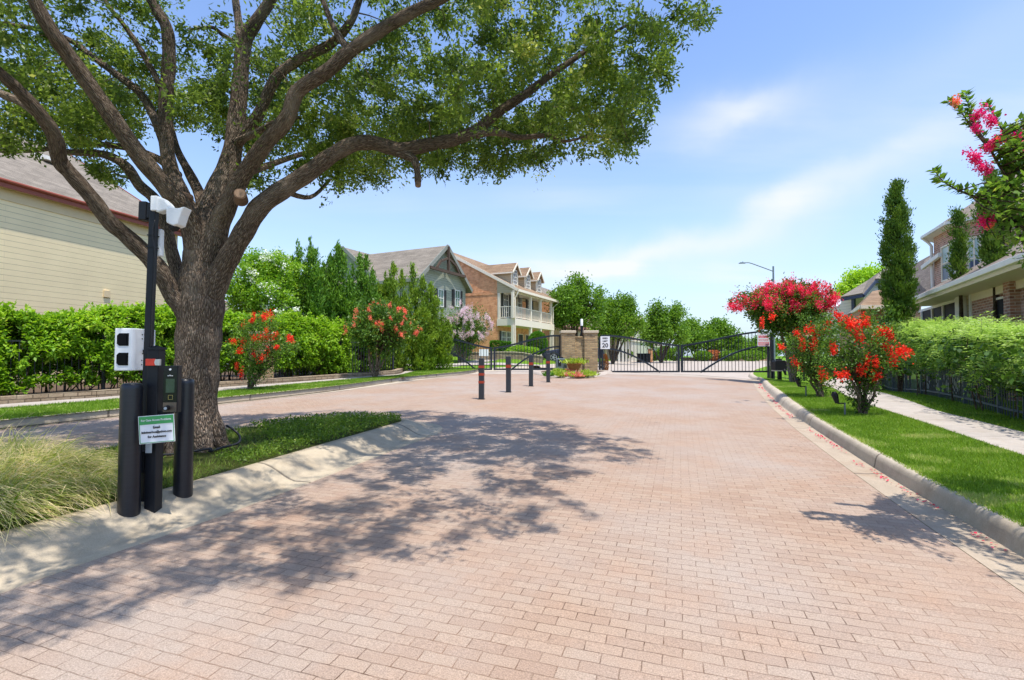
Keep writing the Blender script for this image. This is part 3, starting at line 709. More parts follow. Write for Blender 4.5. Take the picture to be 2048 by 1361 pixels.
text('littlebearhoa@yahoo.com', 'lettering', .0235, M_ink, brd, (0, -.003, -.020), FR, bold=.0005, squash=.80)
text('for Assistance', 'lettering', .0245, M_ink, brd, (0, -.003, -.054), FR, bold=.0006, squash=.85)
gl = at(298, 897, 3.80)
lp = T('label_plate', 'small blank pale plate just below the green and white notice', 'plate', tuple(gl)); MB().box(-.025, .02, -.003, .003, -.035, .04).build('plate', M_lgrey, lp)
# ================================================================== FLEXIBLE RED-BANDED POSTS
M_delin = plain('charcoal_post', (.030, .036, .044), .45, .15, 20, .03)
M_band = plain('red_band', (.33, .04, .015), .5, .1, 20, 0)
for i, (px, py, pt, bands, lab) in enumerate(((963, 799, 717, (734, 749, 764.5), 'charcoal lane post with three red bands, the nearest to the camera'), (1017, 785, 713, (733,), 'charcoal lane post with one red band, the second along the row'),
        (1062, 773, 711, (728,), 'charcoal lane post with one red band, the third along the row'), (1096.5, 765, 707, (725,), 'charcoal lane post with one red band, nearest the brick pillars'))):
    b = gp(px, py, .0); t = T('lane_post', lab, 'lane post', b, R(-8), group='slim lane posts between the two drives')
    h = sky_z(px, pt, b.y) - b.z; w = .062 * b.y / 12.2 if i == 0 else .066
    MB().box(-w, w, -w, w, 0, h).build('post', M_delin, t, bevel=.012)
    MB().box(-w - .02, w + .02, -w - .02, w + .02, 0, .012).build('base_plate', M_blk, t)
    for k, y_ in enumerate(bands):
        z = sky_z(px, y_, b.y) - b.z; MB().box(-w - .003, w + .003, -w - .003, w + .003, z - .030 - .012 * (i > 0), z + .030 + .012 * (i > 0)).build('red_band', M_band, t)
# ================================================================== GATES
M_gate = plain('gate_steel', (.018, .025, .036), .4, .2, 9, .03)
GY = 24.2
def gate_leaf(px_post, px_mid, top_post, top_mid, bot_post, bot_mid, arch_top, arch_end, label, npk):
    P0 = at(px_post, bot_post, GY); P1 = at(px_mid, bot_mid, GY)
    t = T('gate_leaf', label, 'gate', tuple(P0), group='black steel driveway gate leaves')
    X = lambda s: (P1.x - P0.x) * s
    zt0 = sky_z(0, top_post, GY) - P0.z; zt1 = sky_z(0, top_mid, GY) - P0.z; zb1 = P1.z - P0.z
    zA = sky_z(0, arch_top, GY) - P0.z; sE = (arch_end - px_post) / (px_mid - px_post)
    def top(s):
        if s < .13: return zt0
        u = (s - .13) / .87; return zt0 + (zt1 - zt0) * (u * .55 + .45 * (1 - math.cos(math.pi * u)) / 2)
    bot = lambda s: zb1 * s
    def arch(s):
        if s < .08: return zA
        u = (s - .08) / (sE - .08); return zA + (bot(sE) - zA) * u ** 1.65
    m = MB(); N = 26
    m.box(min(0, X(.012)), max(0, X(.012)), -.04, .04, 0, zt0) if True else None
    w = .10 if X(1) > 0 else -.10
    m.box(min(X(1) - w, X(1)), max(X(1) - w, X(1)), -.04, .04, zb1, zt1 + .03)
    m.box(min(0, w), max(0, w), -.041, .041, 0, zt0 + .03)
    pts = [(X(s), 0, top(s)) for s in np.linspace(0, 1, N)]
    for a, b in zip(pts[:-1], pts[1:]): m.bar(a, b, .085, .085)
    m.bar((0, 0, .035), (X(1), 0, zb1 + .035), .07, .08)
    m.build('frame', M_gate, t, bevel=0)
    m = MB(); pts = [(X(s), -.01, arch(s)) for s in np.linspace(0, sE, 18)]
    for a, b in zip(pts[:-1], pts[1:]): m.bar(a, b, .075, .075)
    m.build('arched_brace', M_gate, t)
    m = MB()
    for i in range(1, npk): s = i / npk; m.box(X(s) - .011, X(s) + .011, -.011, .011, bot(s), top(s))
    m.build('pickets', M_gate, t); return t
g1 = gate_leaf(1203, 1359.5, 672, 692, 745, 745, 698, 1320, 'entry gate leaf hinged at the brick pillar, under the speed limit sign', 24)
g2 = gate_leaf(1539, 1362, 664.5, 692, 745, 745, 693, 1401, 'entry gate leaf on the right, with the red and white notice', 26)
g3 = gate_leaf(864, 984.5, 674, 697, 739.5, 740.5, 698, 952, 'exit gate leaf on the left, with a pale poster on its end', 21)
g4 = gate_leaf(1122.5, 987, 672, 697, 740.5, 740.5, 694, 1022, 'exit gate leaf hinged at the left brick pillar, closing towards the lawn', 22)
def gpost(px, pyb, pyt, Y, w, label, cap=True):
    b = at(px, pyb, Y); z0 = min(b.z, float(zg(b.x, Y)) + .1)
    t = T('gate_post', label, 'post', (b.x, Y, z0), group='black steel gate and fence posts'); h = sky_z(px, pyt, Y) - z0
    MB().box(-w / 2, w / 2, -w / 2, w / 2, 0, h).build('post', M_gate, t, bevel=.006)
    if cap: MB().box(-w / 2 - .012, w / 2 + .012, -w / 2 - .012, w / 2 + .012, h, h + .03).build('cap', M_gate, t)
gpost(860.5, 747, 672, 24.05, .15, 'thick black hinge post of the exit gate beside the control box')
gpost(1544.5, 759, 667, 23.9, .13, 'blue-black hinge post of the entry gate beside the flowering tree')
gpost(1537, 746, 700, 24.6, .10, 'thin black post behind the end of the entry gate', False)
# post of the end by the pillar
gpost(1199.5, 748, 676, 24.25, .10, 'narrow black hinge post against the right brick pillar', False)
# low fence left of the exit gate and right of the entry gate
M_fen = plain('fence_iron', (.030, .036, .045), .45, .2, 9, .03)
M_fenb = plain('fence_iron_blue', (.10, .135, .17), .45, .2, 9, .03)
def fence(name, label, pts, z0, h, m, spacing=.12, post_every=2.4, rails=(.12, .88), pw=.055, bw=.016, group=None, zgof=.14):
    """pts: plan polyline; one fence with posts, rails and pickets"""
    t = T(name, label, 'fence', (pts[0][0], pts[0][1], float(zg(*pts[0])) + z0), group=group)
    P = [Vector((x, y, 0)) for x, y in pts]; L = sum((b - a).length for a, b in zip(P[:-1], P[1:]))
    def pos(s):
        for a, b in zip(P[:-1], P[1:]):
            l = (b - a).length
            if s <= l + 1e-6: q = a + (b - a) * (s / l); return Vector((q.x, q.y, float(zg(q.x, q.y)) + z0)), (b - a).normalized()
            s -= l
        return Vector((P[-1].x, P[-1].y, float(zg(P[-1].x, P[-1].y)) + z0)), (P[-1] - P[-2]).normalized()
    npost = max(2, int(round(L / post_every)) + 1)
    for i in range(npost):
        q, d = pos(L * i / (npost - 1)); mm = MB(); mm.obox(q + Vector((0, 0, h / 2)), d * pw / 2, Vector((-d.y, d.x, 0)) * pw / 2, (0, 0, h / 2 + .03)); mm.build('post', m, t, world=True)
    n = max(2, int(L / 1.2) + 1)
    for rz in rails:
        mm = MB()
        for i in range(n): a, _ = pos(L * i / n); b, _ = pos(L * (i + 1) / n); mm.bar(a + Vector((0, 0, rz * h)), b + Vector((0, 0, rz * h)), .03, .035)
        mm.build('rail', m, t, world=True)
    mm = MB(); n = int(L / spacing)
    for i in range(1, n): q, d = pos(L * i / n); mm.obox(q + Vector((0, 0, h * .47)), d * bw / 2, Vector((-d.y, d.x, 0)) * bw / 2, (0, 0, h * .45))
    mm.build('pickets', m, t, world=True); return t
A = at(796, 746, 22.6); B = at(858, 746, 24.0)
fence('iron_fence', 'short black iron fence panel between the hedge and the exit gate', [(A.x, A.y), (B.x, B.y)], .1, 1.5, M_gate, .13, 1.15, (.08, .95), .11)
A = at(1548, 757, 23.8); B = at(1608, 757, 23.2)
fence('iron_fence', 'low black iron fence running right from the entry gate behind the flowering trees', [(A.x, A.y), (B.x, B.y)], .1, .95, M_gate, .15, 1.5, (.15, .9), .08)
# signs on the gates
def panel(name, label, px0, px1, py0, py1, Y, mat, cat='sign', yoff=0):
    a = at(px0, py1, Y); b = at(px1, py0, Y); t = T(name, label, cat, ((a.x + b.x) / 2, Y, (a.z + b.z) / 2)); w = (b.x - a.x) / 2; h = (b.z - a.z) / 2
    MB().box(-w, w, -.008, .004, -h, h).build('board', mat, t); return t, w, h
t, w, h = panel('speed_limit_sign', 'white speed limit 20 sign hung on the entry gate by the pillar', 1201, 1219.5, 673, 698.5, GY - .08, M_swhite)
text('SPEED', 'lettering', h * .36, M_ink, t, (0, -.010, h * .66), FR, bold=.004, squash=.86)
text('LIMIT', 'lettering', h * .36, M_ink, t, (0, -.010, h * .22), FR, bold=.004, squash=.92)
text('20', 'lettering', h * .92, M_ink, t, (0, -.010, -h * .46), FR, bold=.008, squash=1.05)
t, w, h = panel('notice_sign', 'white notice with red bands on the right end of the entry gate', 1515, 1539, 665.5, 693, GY - .08, M_swhite)
text('NOTICE', 'lettering', h * .26, M_ink, t, (0, -.010, h * .78), FR, squash=.8)
M_nred = plain('notice_red', (.78, .16, .20), .5, .1, 30, 0)
mm = MB(); rnd = random.Random(3)
for row, (zz, th) in enumerate(((.48, .10), (.30, .10), (-.02, .03), (-.14, .03))):
    x = -w * .82
    while x < w * .75: l = rnd.uniform(.03, .09); mm.box(x, min(x + l, w * .82), -.0105, -.0085, h * (zz - th), h * (zz + th)); x += l + .018
mm.build('lettering', M_nred, t)
MB().box(-w * .86, w * .86, -.010, -.0084, -h * .88, -h * .36).build('red_band', M_nred, t)
mm = MB()
for zz in (-.48, -.62, -.76): mm.box(-w * .7, w * .7, -.0118, -.0102, h * (zz - .025), h * (zz + .025))
mm.build('lettering', M_swhite, t)
t, w, h = panel('poster', 'pale blank poster on the hinge end of the exit gate', 866, 878.5, 677, 696.5, GY - .09, M_swhite, 'poster')
t, w, h = panel('warning_sign', 'tiny white sign with a black square on the fence by the exit gate', 842, 847.5, 687.5, 696.5, 23.5, M_swhite)
MB().box(-w * .35, w * .35, -.011, -.009, h * .0, h * .5).build('symbol', M_ink, t)
t, w, h = panel('notice_sign', 'white notice board behind the middle of the exit gate', 958.5, 977, 699, 712.5, 30, M_swhite)
mm = MB(); mm.box(-w * .8, -w * .7, .004, .03, -.9, h); mm.box(w * .7, w * .8, .004, .03, -.9, h); mm.build('legs', M_grey, t)
# gate operators
def operator(px0, px1, py0, py1, Y, pyb, mat, label, face=True):
    a = at(px0, py1, Y); b = at(px1, py0, Y); cx_ = (a.x + b.x) / 2; w = (b.x - a.x) / 2; h = b.z - a.z; zb_ = float(zg(cx_, Y)) + .1
    t = T('gate_operator', label, 'gate motor', (cx_, Y, zb_), group='grey gate motor boxes'); z0 = a.z - zb_; z0 = max(z0, .12)
    m = MB(); m.prism([(-w, 0), (w, 0), (w * .98, h * .72), (w * .86, h * .92), (w * .6, h), (-w * .8, h), (-w, h * .86)], -.18, .2, lambda u, v, q: (u, q, v + z0)); m.build('cover', mat, t, bevel=.02)
    m = MB(); m.box(-w * .45, w * .3, -.1, .12, z0 + h, z0 + h + .07); m.build('top_cap', M_steel, t, bevel=.015)
    m = MB(); m.box(-.07, .07, -.07, .07, 0, z0); m.box(-.16, .16, -.14, .14, 0, .03); m.build('pedestal', M_steel, t)
    MB().box(-w * 1.03, w * 1.03, -.19, .21, z0 - .02, z0 + .03).build('base_tray', M_lgrey if face else M_alu, t)
    if face:
        f = MB().box(-w * .68, -w * .12, -.192, -.18, z0 + h * .28, z0 + h * .86).build('vent_panel', M_ink, t); MB().box(-w * .45, -w * .34, -.197, -.192, z0 + h * .6, z0 + h * .7).build('badge', M_swhite, f)
    return t
operator(831, 857, 717.5, 735, 23.4, 747, M_lgrey, 'light grey motor box on a short pedestal left of the exit gate')
operator(1112, 1133.5, 718, 738.5, 23.3, 747, M_grey, 'mid grey motor box standing in front of the left brick pillar')
operator(1547.5, 1570, 721, 742, 23.0, 757, M_steel, 'dark motor box beside the entry hinge post on the right', False)
m = MB(); a = at(859, 716, 23.7); b = at(892, 715.5, 24.1)
t = T('gate_actuator', 'pale steel push rod reaching from its motor box to the exit gate', 'gate actuator', tuple(a)); m.bar((0, 0, 0), b - a, .045, .05); m.build('rod', M_alu, t)
# ================================================================== BRICK PILLARS, LIGHT, PLANTER
M_brA = brick('pillar_brick', (.54, .37, .19), (.24, .16, .09), (.32, .26, .17), .24, .085, .012, 1, (.48, .36, .20), 1.)
M_cap = plain('capstone', (.56, .47, .34), .85, .15, 14, .4)
def pillars():
    Y0 = 23.55
    X = lambda px: at(px, 700, Y0).x; Z = lambda py: sky_z(0, py, Y0)
    zb_ = float(zg(3.2, Y0)) + .05
    t = T('brick_entrance_pillar', 'pair of tan brick pillars joined by a lower wall between the gates', 'brick pillar', (X(1159), Y0, zb_))
    x0 = t.location.x
    for a, b, nm in ((1123.5, 1150.5, 0), (1169, 1195.5, 1)):
        MB().box(X(a) - x0, X(b) - x0, 0, .65, 0, Z(667) - zb_).build('pillar', M_brA, t)
        MB().box(X(a) - x0 - .045, X(b) - x0 + .045, -.045, .695, Z(667) - zb_, Z(661.5) - zb_).build('capstone', M_cap, t, bevel=.025)
    MB().box(X(1150.5) - x0, X(1169) - x0, .12, .50, 0, Z(675.5) - zb_).build('wall', M_brA, t)
    MB().box(X(1150.5) - x0, X(1169) - x0, .07, .55, Z(675.5) - zb_, Z(673) - zb_).build('coping', M_brA, t)
    l = T('post_light', 'slim black post light with a white cylinder on the entrance wall', 'light', (at(1163.5, 673, Y0 + .3).x, Y0 + .3, Z(673)))
    h1 = sky_z(0, 652, Y0 + .3) - Z(673); h2_ = sky_z(0, 638.5, Y0 + .3) - Z(673)
    m = MB(); m.cyl((0, 0, 0), (0, 0, h1), .055, n=16); m.build('stem', M_blk, l, smooth='auto'); m = MB(); m.lathe([(.06, h1), (.06, h2_ - .03), (.04, h2_), (.005, h2_ + .005)], n=16); m.build('lamp_head', plain('frosted_lamp', (.82, .84, .85), .3, .02, 4, 0), l, smooth='auto')
    p = gp(1148, 748, .1); p = Vector((at(1148.5, 740, 22.6).x, 22.6, float(zg(2.8, 22.6)) + .09))
    pl = T('planter_pot', 'wide terracotta planter bowl in front of the brick pillars', 'planter', tuple(p)); h = sky_z(0, 726.5, 22.6) - p.z
    M_ter = plain('terracotta', (.42, .20, .07), .7, .15, 10, .15); r = at(1161, 0, 22.6).x - p.x
    m = MB(); m.lathe([(r * .5, -.02), (r * .56, .05), (r * .52, h * .2), (r * .78, h * .55), (r * .90, h * .82), (r, h * .88), (r * 1.02, h * .97), (r * .96, h), (r * .88, h * .98), (r * .85, h * .85), (.01, h * .83)], n=36); m.build('bowl', M_ter, pl, smooth='auto')
    return pl, p, h, r
planter, PLP, PLH, PLR = pillars()
# ================================================================== STREET LAMP
def lamp():
    Y = 46.0; b = at(1548, 715, Y); zb_ = float(zg(b.x, Y))
    t = T('street_lamp', 'grey street lamp with a long curved arm beyond the entry gate', 'street lamp', (b.x, Y, zb_))
    I = lambda px, py: at(px, py, Y) - t.location
    top = I(1546.5, 533); m = MB(); m.cyl((0, 0, 0), top, .12, .075, 14); m.build('pole', M_lamp, t, smooth='auto')
    m = MB(); m.cyl((0, 0, 0), (0, 0, .25), .2, .17, 14); m.build('base', M_lamp, t)
    pts = [I(1546, 543), I(1530, 537), I(1512, 530.5), I(1503, 527.3), I(1496, 525.7), I(1491, 526)]
    m = MB(); m.tube(smooth_path(pts, 3), .045, 8); ar = m.build('arm', M_lamp, t, smooth='auto')
    a = I(1491, 526.3); m = MB(); m.prism([(a.x, .03), (a.x - .5, .05), (a.x - .62, -.02), (a.x - .55, -.06), (a.x, -.05)], -.13, .13, lambda u, v, w: (u, w, v + a.z)); hd = m.build('lamp_head', M_lamp, t, bevel=.01)
    m = MB(); m.cyl((a.x - .25, 0, a.z + .04), (a.x - .25, 0, a.z + .13), .035, n=10); m.build('photocell', M_lamp, hd)
M_lamp = plain('galvanised_grey', (.20, .24, .26), .5, .1, 5, .05, .5)
lamp()
# ================================================================== SPOT UPLIGHTS IN THE GRASS
def uplight(px, py, s, label, mirror=1):
    b = gp(px, py, .15); t = T('garden_uplight', label, 'garden light', b, group='small black garden uplights')
    m = MB(); m.cyl((0, 0, -.05), (0, 0, .20 * s), .014 * s, n=10); m.build('stake', M_grey, t, smooth='auto')
    m = MB(); m.bar((0, 0, .19 * s), (-.12 * s * mirror, 0, .19 * s), .018 * s); m.build('arm', M_steel, t)
    q = Vector((-.13 * s * mirror, 0, .22 * s)); d = Vector((-.15 * mirror, .2, 1)).normalized()
    m = MB(); m.cyl(q - d * .03 * s, q + d * .10 * s, .028 * s, .05 * s, 16); m.cyl(q + d * .10 * s, q + d * .16 * s, .052 * s, .030 * s, 16); m.build('lamp_head', M_blk, t, smooth='auto')
uplight(1690, 831, 1.05, 'black garden uplight on a grey stake beside the nearest right-hand shrub')
uplight(1612, 793, 1.2, 'black garden uplight in the grass left of the second right-hand shrub')
uplight(1579, 762, 1.4, 'black garden uplight by the entry gate fence')
uplight(504, 776, 1.6, 'black path light in the grass beside the red shrub across the left drive', -1)
# hose at the oak's foot
M_hose = plain('black_hose', (.02, .02, .024), .5, .1, 9, 0)
# ================================================================== FENCES UNDER THE HEDGES
LFX = [gp(x, y, .15) for x, y in ((-500, 846), (0, 800), (241, 784), (435, 769), (560, 760.5), (700, 751), (790, 746))]
LF = [(p.x - .10, p.y + .05) for p in LFX]
fence('iron_fence', 'long black iron fence under the leafy hedge across the left drive', LF, .0, 1.55, M_fen, .13, 2.4, (.14, .92))
RF = [gp(x, y, .15) for x, y in ((1766, 777), (1789, 781), (1854, 800), (1941, 815), (2030, 838))]
RFp = [(p.x, p.y) for p in RF]
d_ = Vector(RFp[-1]) - Vector(RFp[0]); RFp = [RFp[0], (RFp[0][0] + d_.x * .5 + .08, RFp[0][1] + d_.y * .5), RFp[-1], (RFp[-1][0] - .9, RFp[-1][1] - 3.2)]
fence('iron_fence', 'blue-grey iron fence along the right sidewalk under the feathery hedge', RFp, .0, 1.25, M_fenb, .125, 1.9, (.22, .9), .05, .014)
# low stone edging left
M_stone = brick('edging_stone', (.36, .28, .19), (.24, .18, .12), (.12, .09, .06), .34, .09, .012, 1, (.42, .36, .26), .8)
def edging():
    t = T('stone_edging', 'low course of stacked tan stone between the left sidewalk and the hedge', 'stone edging', (float(sr(12)) , 12, float(zg(sr(12), 12))))
    m = MB(); ys = np.arange(5, 23.5, .8)
    for a, b in zip(ys[:-1], ys[1:]):
        p = Vector((sr(a) - .2, a, zg(sr(a), a) + .21)); q = Vector((sr(b) - .2, b, zg(sr(b), b) + .21)); m.bar(p, q, .22, .17)
    m.build('stones', M_stone, t, world=True)
edging()
M_brR = brick('fence_pier_brick', (.50, .27, .17), (.36, .18, .11), (.42, .34, .27), .22, .075, .009, 1)
def pier(px, py, ptop, w, label, m):
    b = gp(px, py, .14); t = T('brick_pier', label, 'brick pier', b, R(-20), group='brick fence piers'); h = sky_z(px, ptop, b.y) - b.z
    MB().box(-w, w, 0, 2 * w, 0, h).build('pier', m, t); MB().box(-w - .04, w + .04, -.04, 2 * w + .04, h, h + .07).build('capstone', M_cap, t, bevel=.01)
pier(1744, 780, 655, .24, 'red brick fence pier at the far end of the right-hand hedge', M_brR)
pier(510, 768, 668, .24, 'narrow brick pier in the left hedge behind the red-flowered shrub', M_brA)
# ================================================================== HOUSES
class Fr:
    """local frame of a house: x along the street front, y away from the street"""
    def __init__(s, ox, oy, az, left, gz=None):
        s.o = Vector((ox, oy)); a = R(az); s.rz = R(90) - a if left else -R(90) - a
        s.u = Vector((math.cos(s.rz), math.sin(s.rz))); s.v = Vector((-s.u.y, s.u.x)); s.gz = float(zg(ox, oy)) if gz is None else gz
    def W(s, x, y): p = s.o + s.u * x + s.v * y; return p
    def x(s, px, y):
        k = (px - CX) / FPX / (math.cos(PITCH)); q = s.o + s.v * y         # X = k*Y (near enough at eye level)
        return -(q.x - k * q.y) / (s.u.x - k * s.u.y)
    def yy(s, px, x):
        k = (px - CX) / FPX / (math.cos(PITCH)); q = s.o + s.u * x
        return -(q.x - k * q.y) / (s.v.x - k * s.v.y)
    def z(s, py, x, y): return sky_z(0, py, s.W(x, y).y) - s.gz
    def T(s, name, label, cat='house', group=None): return T(name, label, cat, (s.o.x, s.o.y, s.gz), s.rz, group)
M_sidY = siding('yellow_siding', (.98, .81, .50), .165); M_sidT = siding('tan_siding', (.50, .42, .27), .18); M_sidG = siding('sage_siding', (.34, .36, .29), .17)
M_sidW = siding('pale_siding', (.66, .62, .52), .18); M_sidS = siding('teal_siding', (.34, .42, .34), .18)
M_trimC = plain('cream_trim', (.80, .72, .57), .5, .06, 5, .05); M_trimW = plain('white_trim', (.78, .76, .70), .5, .05, 5, .05); M_trimG = plain('grey_trim', (.24, .245, .205), .55, .08, 5, .05)
M_fasc = plain('red_brown_fascia', (.27, .065, .035), .5, .15, 6, .05); M_sof = plain('cream_soffit', (.68, .54, .33), .6, .05, 4, .05)
M_roofG = shingle('grey_shingle', (.27, .235, .19), (.20, .175, .14), (.12, .10, .085)); M_roofT = shingle('tan_shingle', (.32, .22, .14), (.24, .16, .10), (.13, .09, .06)); M_roofL = shingle('light_shingle', (.28, .235, .195), (.21, .175, .145), (.14, .11, .095))
M_brO = brick('orange_brick', (.90, .42, .20), (.72, .29, .12), (.62, .42, .28), .22, .075, .010, 1, (.30, .09, .04)); M_brP = brick('pink_brick', (.50, .25, .18), (.22, .10, .075), (.56, .46, .39), .22, .078, .010, 1, (.58, .44, .38)); M_brB = brick('brown_brick', (.45, .24, .14), (.30, .15, .09), (.42, .32, .22), .24, .085, .012, 1)
M_shut = plain('dark_shutter', (.030, .027, .024), .6, .15, 8, .1); M_wood = plain('brown_timber', (.085, .055, .038), .8, .3, 8, .4); M_navy = plain('navy_trim', (.03, .045, .09), .5, .15, 8, .05)
def window(par, c, u, n, w, h, mf=None, mp=None, cols=2, rows=2, shutters=False, name='window', fw=.055):
    """c: bottom centre on the wall, u: unit along wall, n: outward"""
    mf = mf or M_trimW; mp = mp or M_glass; c = Vector(c); u = Vector((*u, 0)).normalized(); n = Vector((*n, 0)).normalized(); Z = Vector((0, 0, 1))
    m = MB(); ctr = c + Z * h / 2 + n * .03
    for sx in (-1, 1): m.obox(ctr + u * sx * (w / 2 - fw / 2), u * fw / 2, n * .045, Z * (h / 2))
    for sz in (-1, 1): m.obox(ctr + Z * sz * (h / 2 - fw / 2), u * (w / 2 - fw), n * .044, Z * fw / 2)
    for i in range(1, cols): m.obox(ctr + u * (-w / 2 + w * i / cols), u * .018, n * .028, Z * (h / 2 - fw))
    for i in range(1, rows): m.obox(ctr + Z * (-h / 2 + h * i / rows), u * (w / 2 - fw), n * .030, Z * .02)
    f = m.build(name, mf, par)
    m = MB(); m.obox(ctr - n * .012, u * (w / 2 - fw), n * .012, Z * (h / 2 - fw)); m.build('pane', mp, f)
    if shutters:
        for sx in (-1, 1):
            m = MB(); m.obox(ctr + u * sx * (w / 2 + .02 + w * .22), u * w * .22, n * .03, Z * h / 2); m.build('shutter', M_shut, par)
    return f
def gable(par, x0, x1, y0, y1, z0, ze, zr, wm, rm, tm, ov=.35, axis='x', th=.14, wall=True, ovx=None):
    """gabled box, ridge along axis; roof of two slabs with fascia boards"""
    ovx = ov if ovx is None else ovx
    f = (lambda a, b, z: (a, b, z)) if axis == 'x' else (lambda a, b, z: (b, a, z))
    a0, a1, b0, b1 = (x0, x1, y0, y1) if axis == 'x' else (y0, y1, x0, x1); bm_ = (b0 + b1) / 2; k = (zr - ze) / ((b1 - b0) / 2)
    if wall:
        m = MB(); m.prism([(b0, z0), (b1, z0), (b1, ze), (bm_, zr - .02), (b0, ze)], a0, a1, lambda u, v, w: f(w, u, v)); m.build('wall', wm, par)
    m = MB()
    for bb, sg_ in ((b0, -1), (b1, 1)):
        m.slab([f(a0 - ovx, bb + sg_ * ov, ze - k * ov + .10), f(a1 + ovx, bb + sg_ * ov, ze - k * ov + .10), f(a1 + ovx, bm_, zr + .10), f(a0 - ovx, bm_, zr + .10)], th)
    r = m.build('roof', rm, par)
    m = MB()
    for bb, sg_ in ((b0, -1), (b1, 1)):
        e = bb + sg_ * (ov + .012); m.bar(f(a0 - ovx, e, ze - k * ov - .02), f(a1 + ovx, e, ze - k * ov - .02), .05, .2)
        for a in (a0 - ovx - .015, a1 + ovx + .015): m.bar(f(a, bb + sg_ * ov, ze - k * ov), f(a, bm_, zr + .02), .04, .2)
    m.build('fascia', tm, r); return r
# ------------------------------------------------------------------ yellow sided house on the left
def yellow_house():
    F = Fr(-14.3, 14.0, 12, True); t = F.T('yellow_house', 'two-storey house with cream yellow siding and red-brown eaves behind the left hedge')
    xe = F.x(377, -.3) - .35; xs = -13; D = 12; ze = F.z(370, F.x(0, 0), -.1) + .05; zr = ze + .60 * D / 2
    m = MB(); m.prism([(0, -.6), (D, -.6), (D, ze), (D / 2, zr), (0, ze)], xs, xe, lambda u, v, w: (w, u, v)); m.build('wall', M_sidY, t)
    k = (zr - ze) / (D / 2); ov = .2; m = MB()
    m.slab([(xs, -ov, ze - k * ov + .15), (xe + .35, -ov, ze - k * ov + .15), (xe + .35, D / 2, zr + .15), (xs, D / 2, zr + .15)], .1)
    m.slab([(xs, D + ov, ze - k * ov + .15), (xe + .35, D + ov, ze - k * ov + .15), (xe + .35, D / 2, zr + .15), (xs, D / 2, zr + .15)], .1); r = m.build('roof', M_roofG, t)
    m = MB(); zf = ze - k * ov + .06; m.box(xs, xe + .37, -ov - .05, -ov + .0, zf - .12, zf + .10)
    m.tube([(xs, -ov - .07, zf + .06), (xe + .37, -ov - .07, zf + .06)], .055, 8); m.bar((xe + .37, -ov, zf), (xe + .37, D / 2, zr + .06), .05, .2); m.build('gutter', M_fasc, r)
    MB().box(xs, xe + .34, -ov + .01, -.0, zf - .10, zf - .06).build('soffit', M_sof, r)
    m = MB(); m.box(xs, xe + .003, -.03, .002, zf - .42, zf - .12); m.build('frieze', M_sof, t)
    vx, vy = F.x(88, 3.4), 3.4; vz = ze + k * vy + .15; m = MB(); m.prism([(-.3, 0), (.3, .05), (.3, .30), (-.3, .13)], -.3, .3, lambda u, v, w: (vx + w, vy + u, vz + v)); m.build('vent', M_trimW, r)
    bx_ = F.x(210, 0); bz = F.z(589, bx_, 0); MB().box(bx_ - .1, bx_ + .1, -.05, .01, bz - .1, bz + .12).build('outlet_box', M_sof, t)
    MB().box(xe - .09, xe + .02, -.035, .002, -.6, zf - .1).build('corner_board', M_sof, t)
yellow_house()
def white_gable():
    F = Fr(-14.2, 24.0, 12, True); t = F.T('white_garage', 'low white sided gable with red-brown rake just right of the oak trunk', 'building')
    gable(t, F.x(405, 0), F.x(452, 0) , -1.2, 5, -.5, F.z(655, 2, 0), F.z(655, 2, 0) + 2.2, M_sidW, M_roofG, M_fasc, .35)
white_gable()
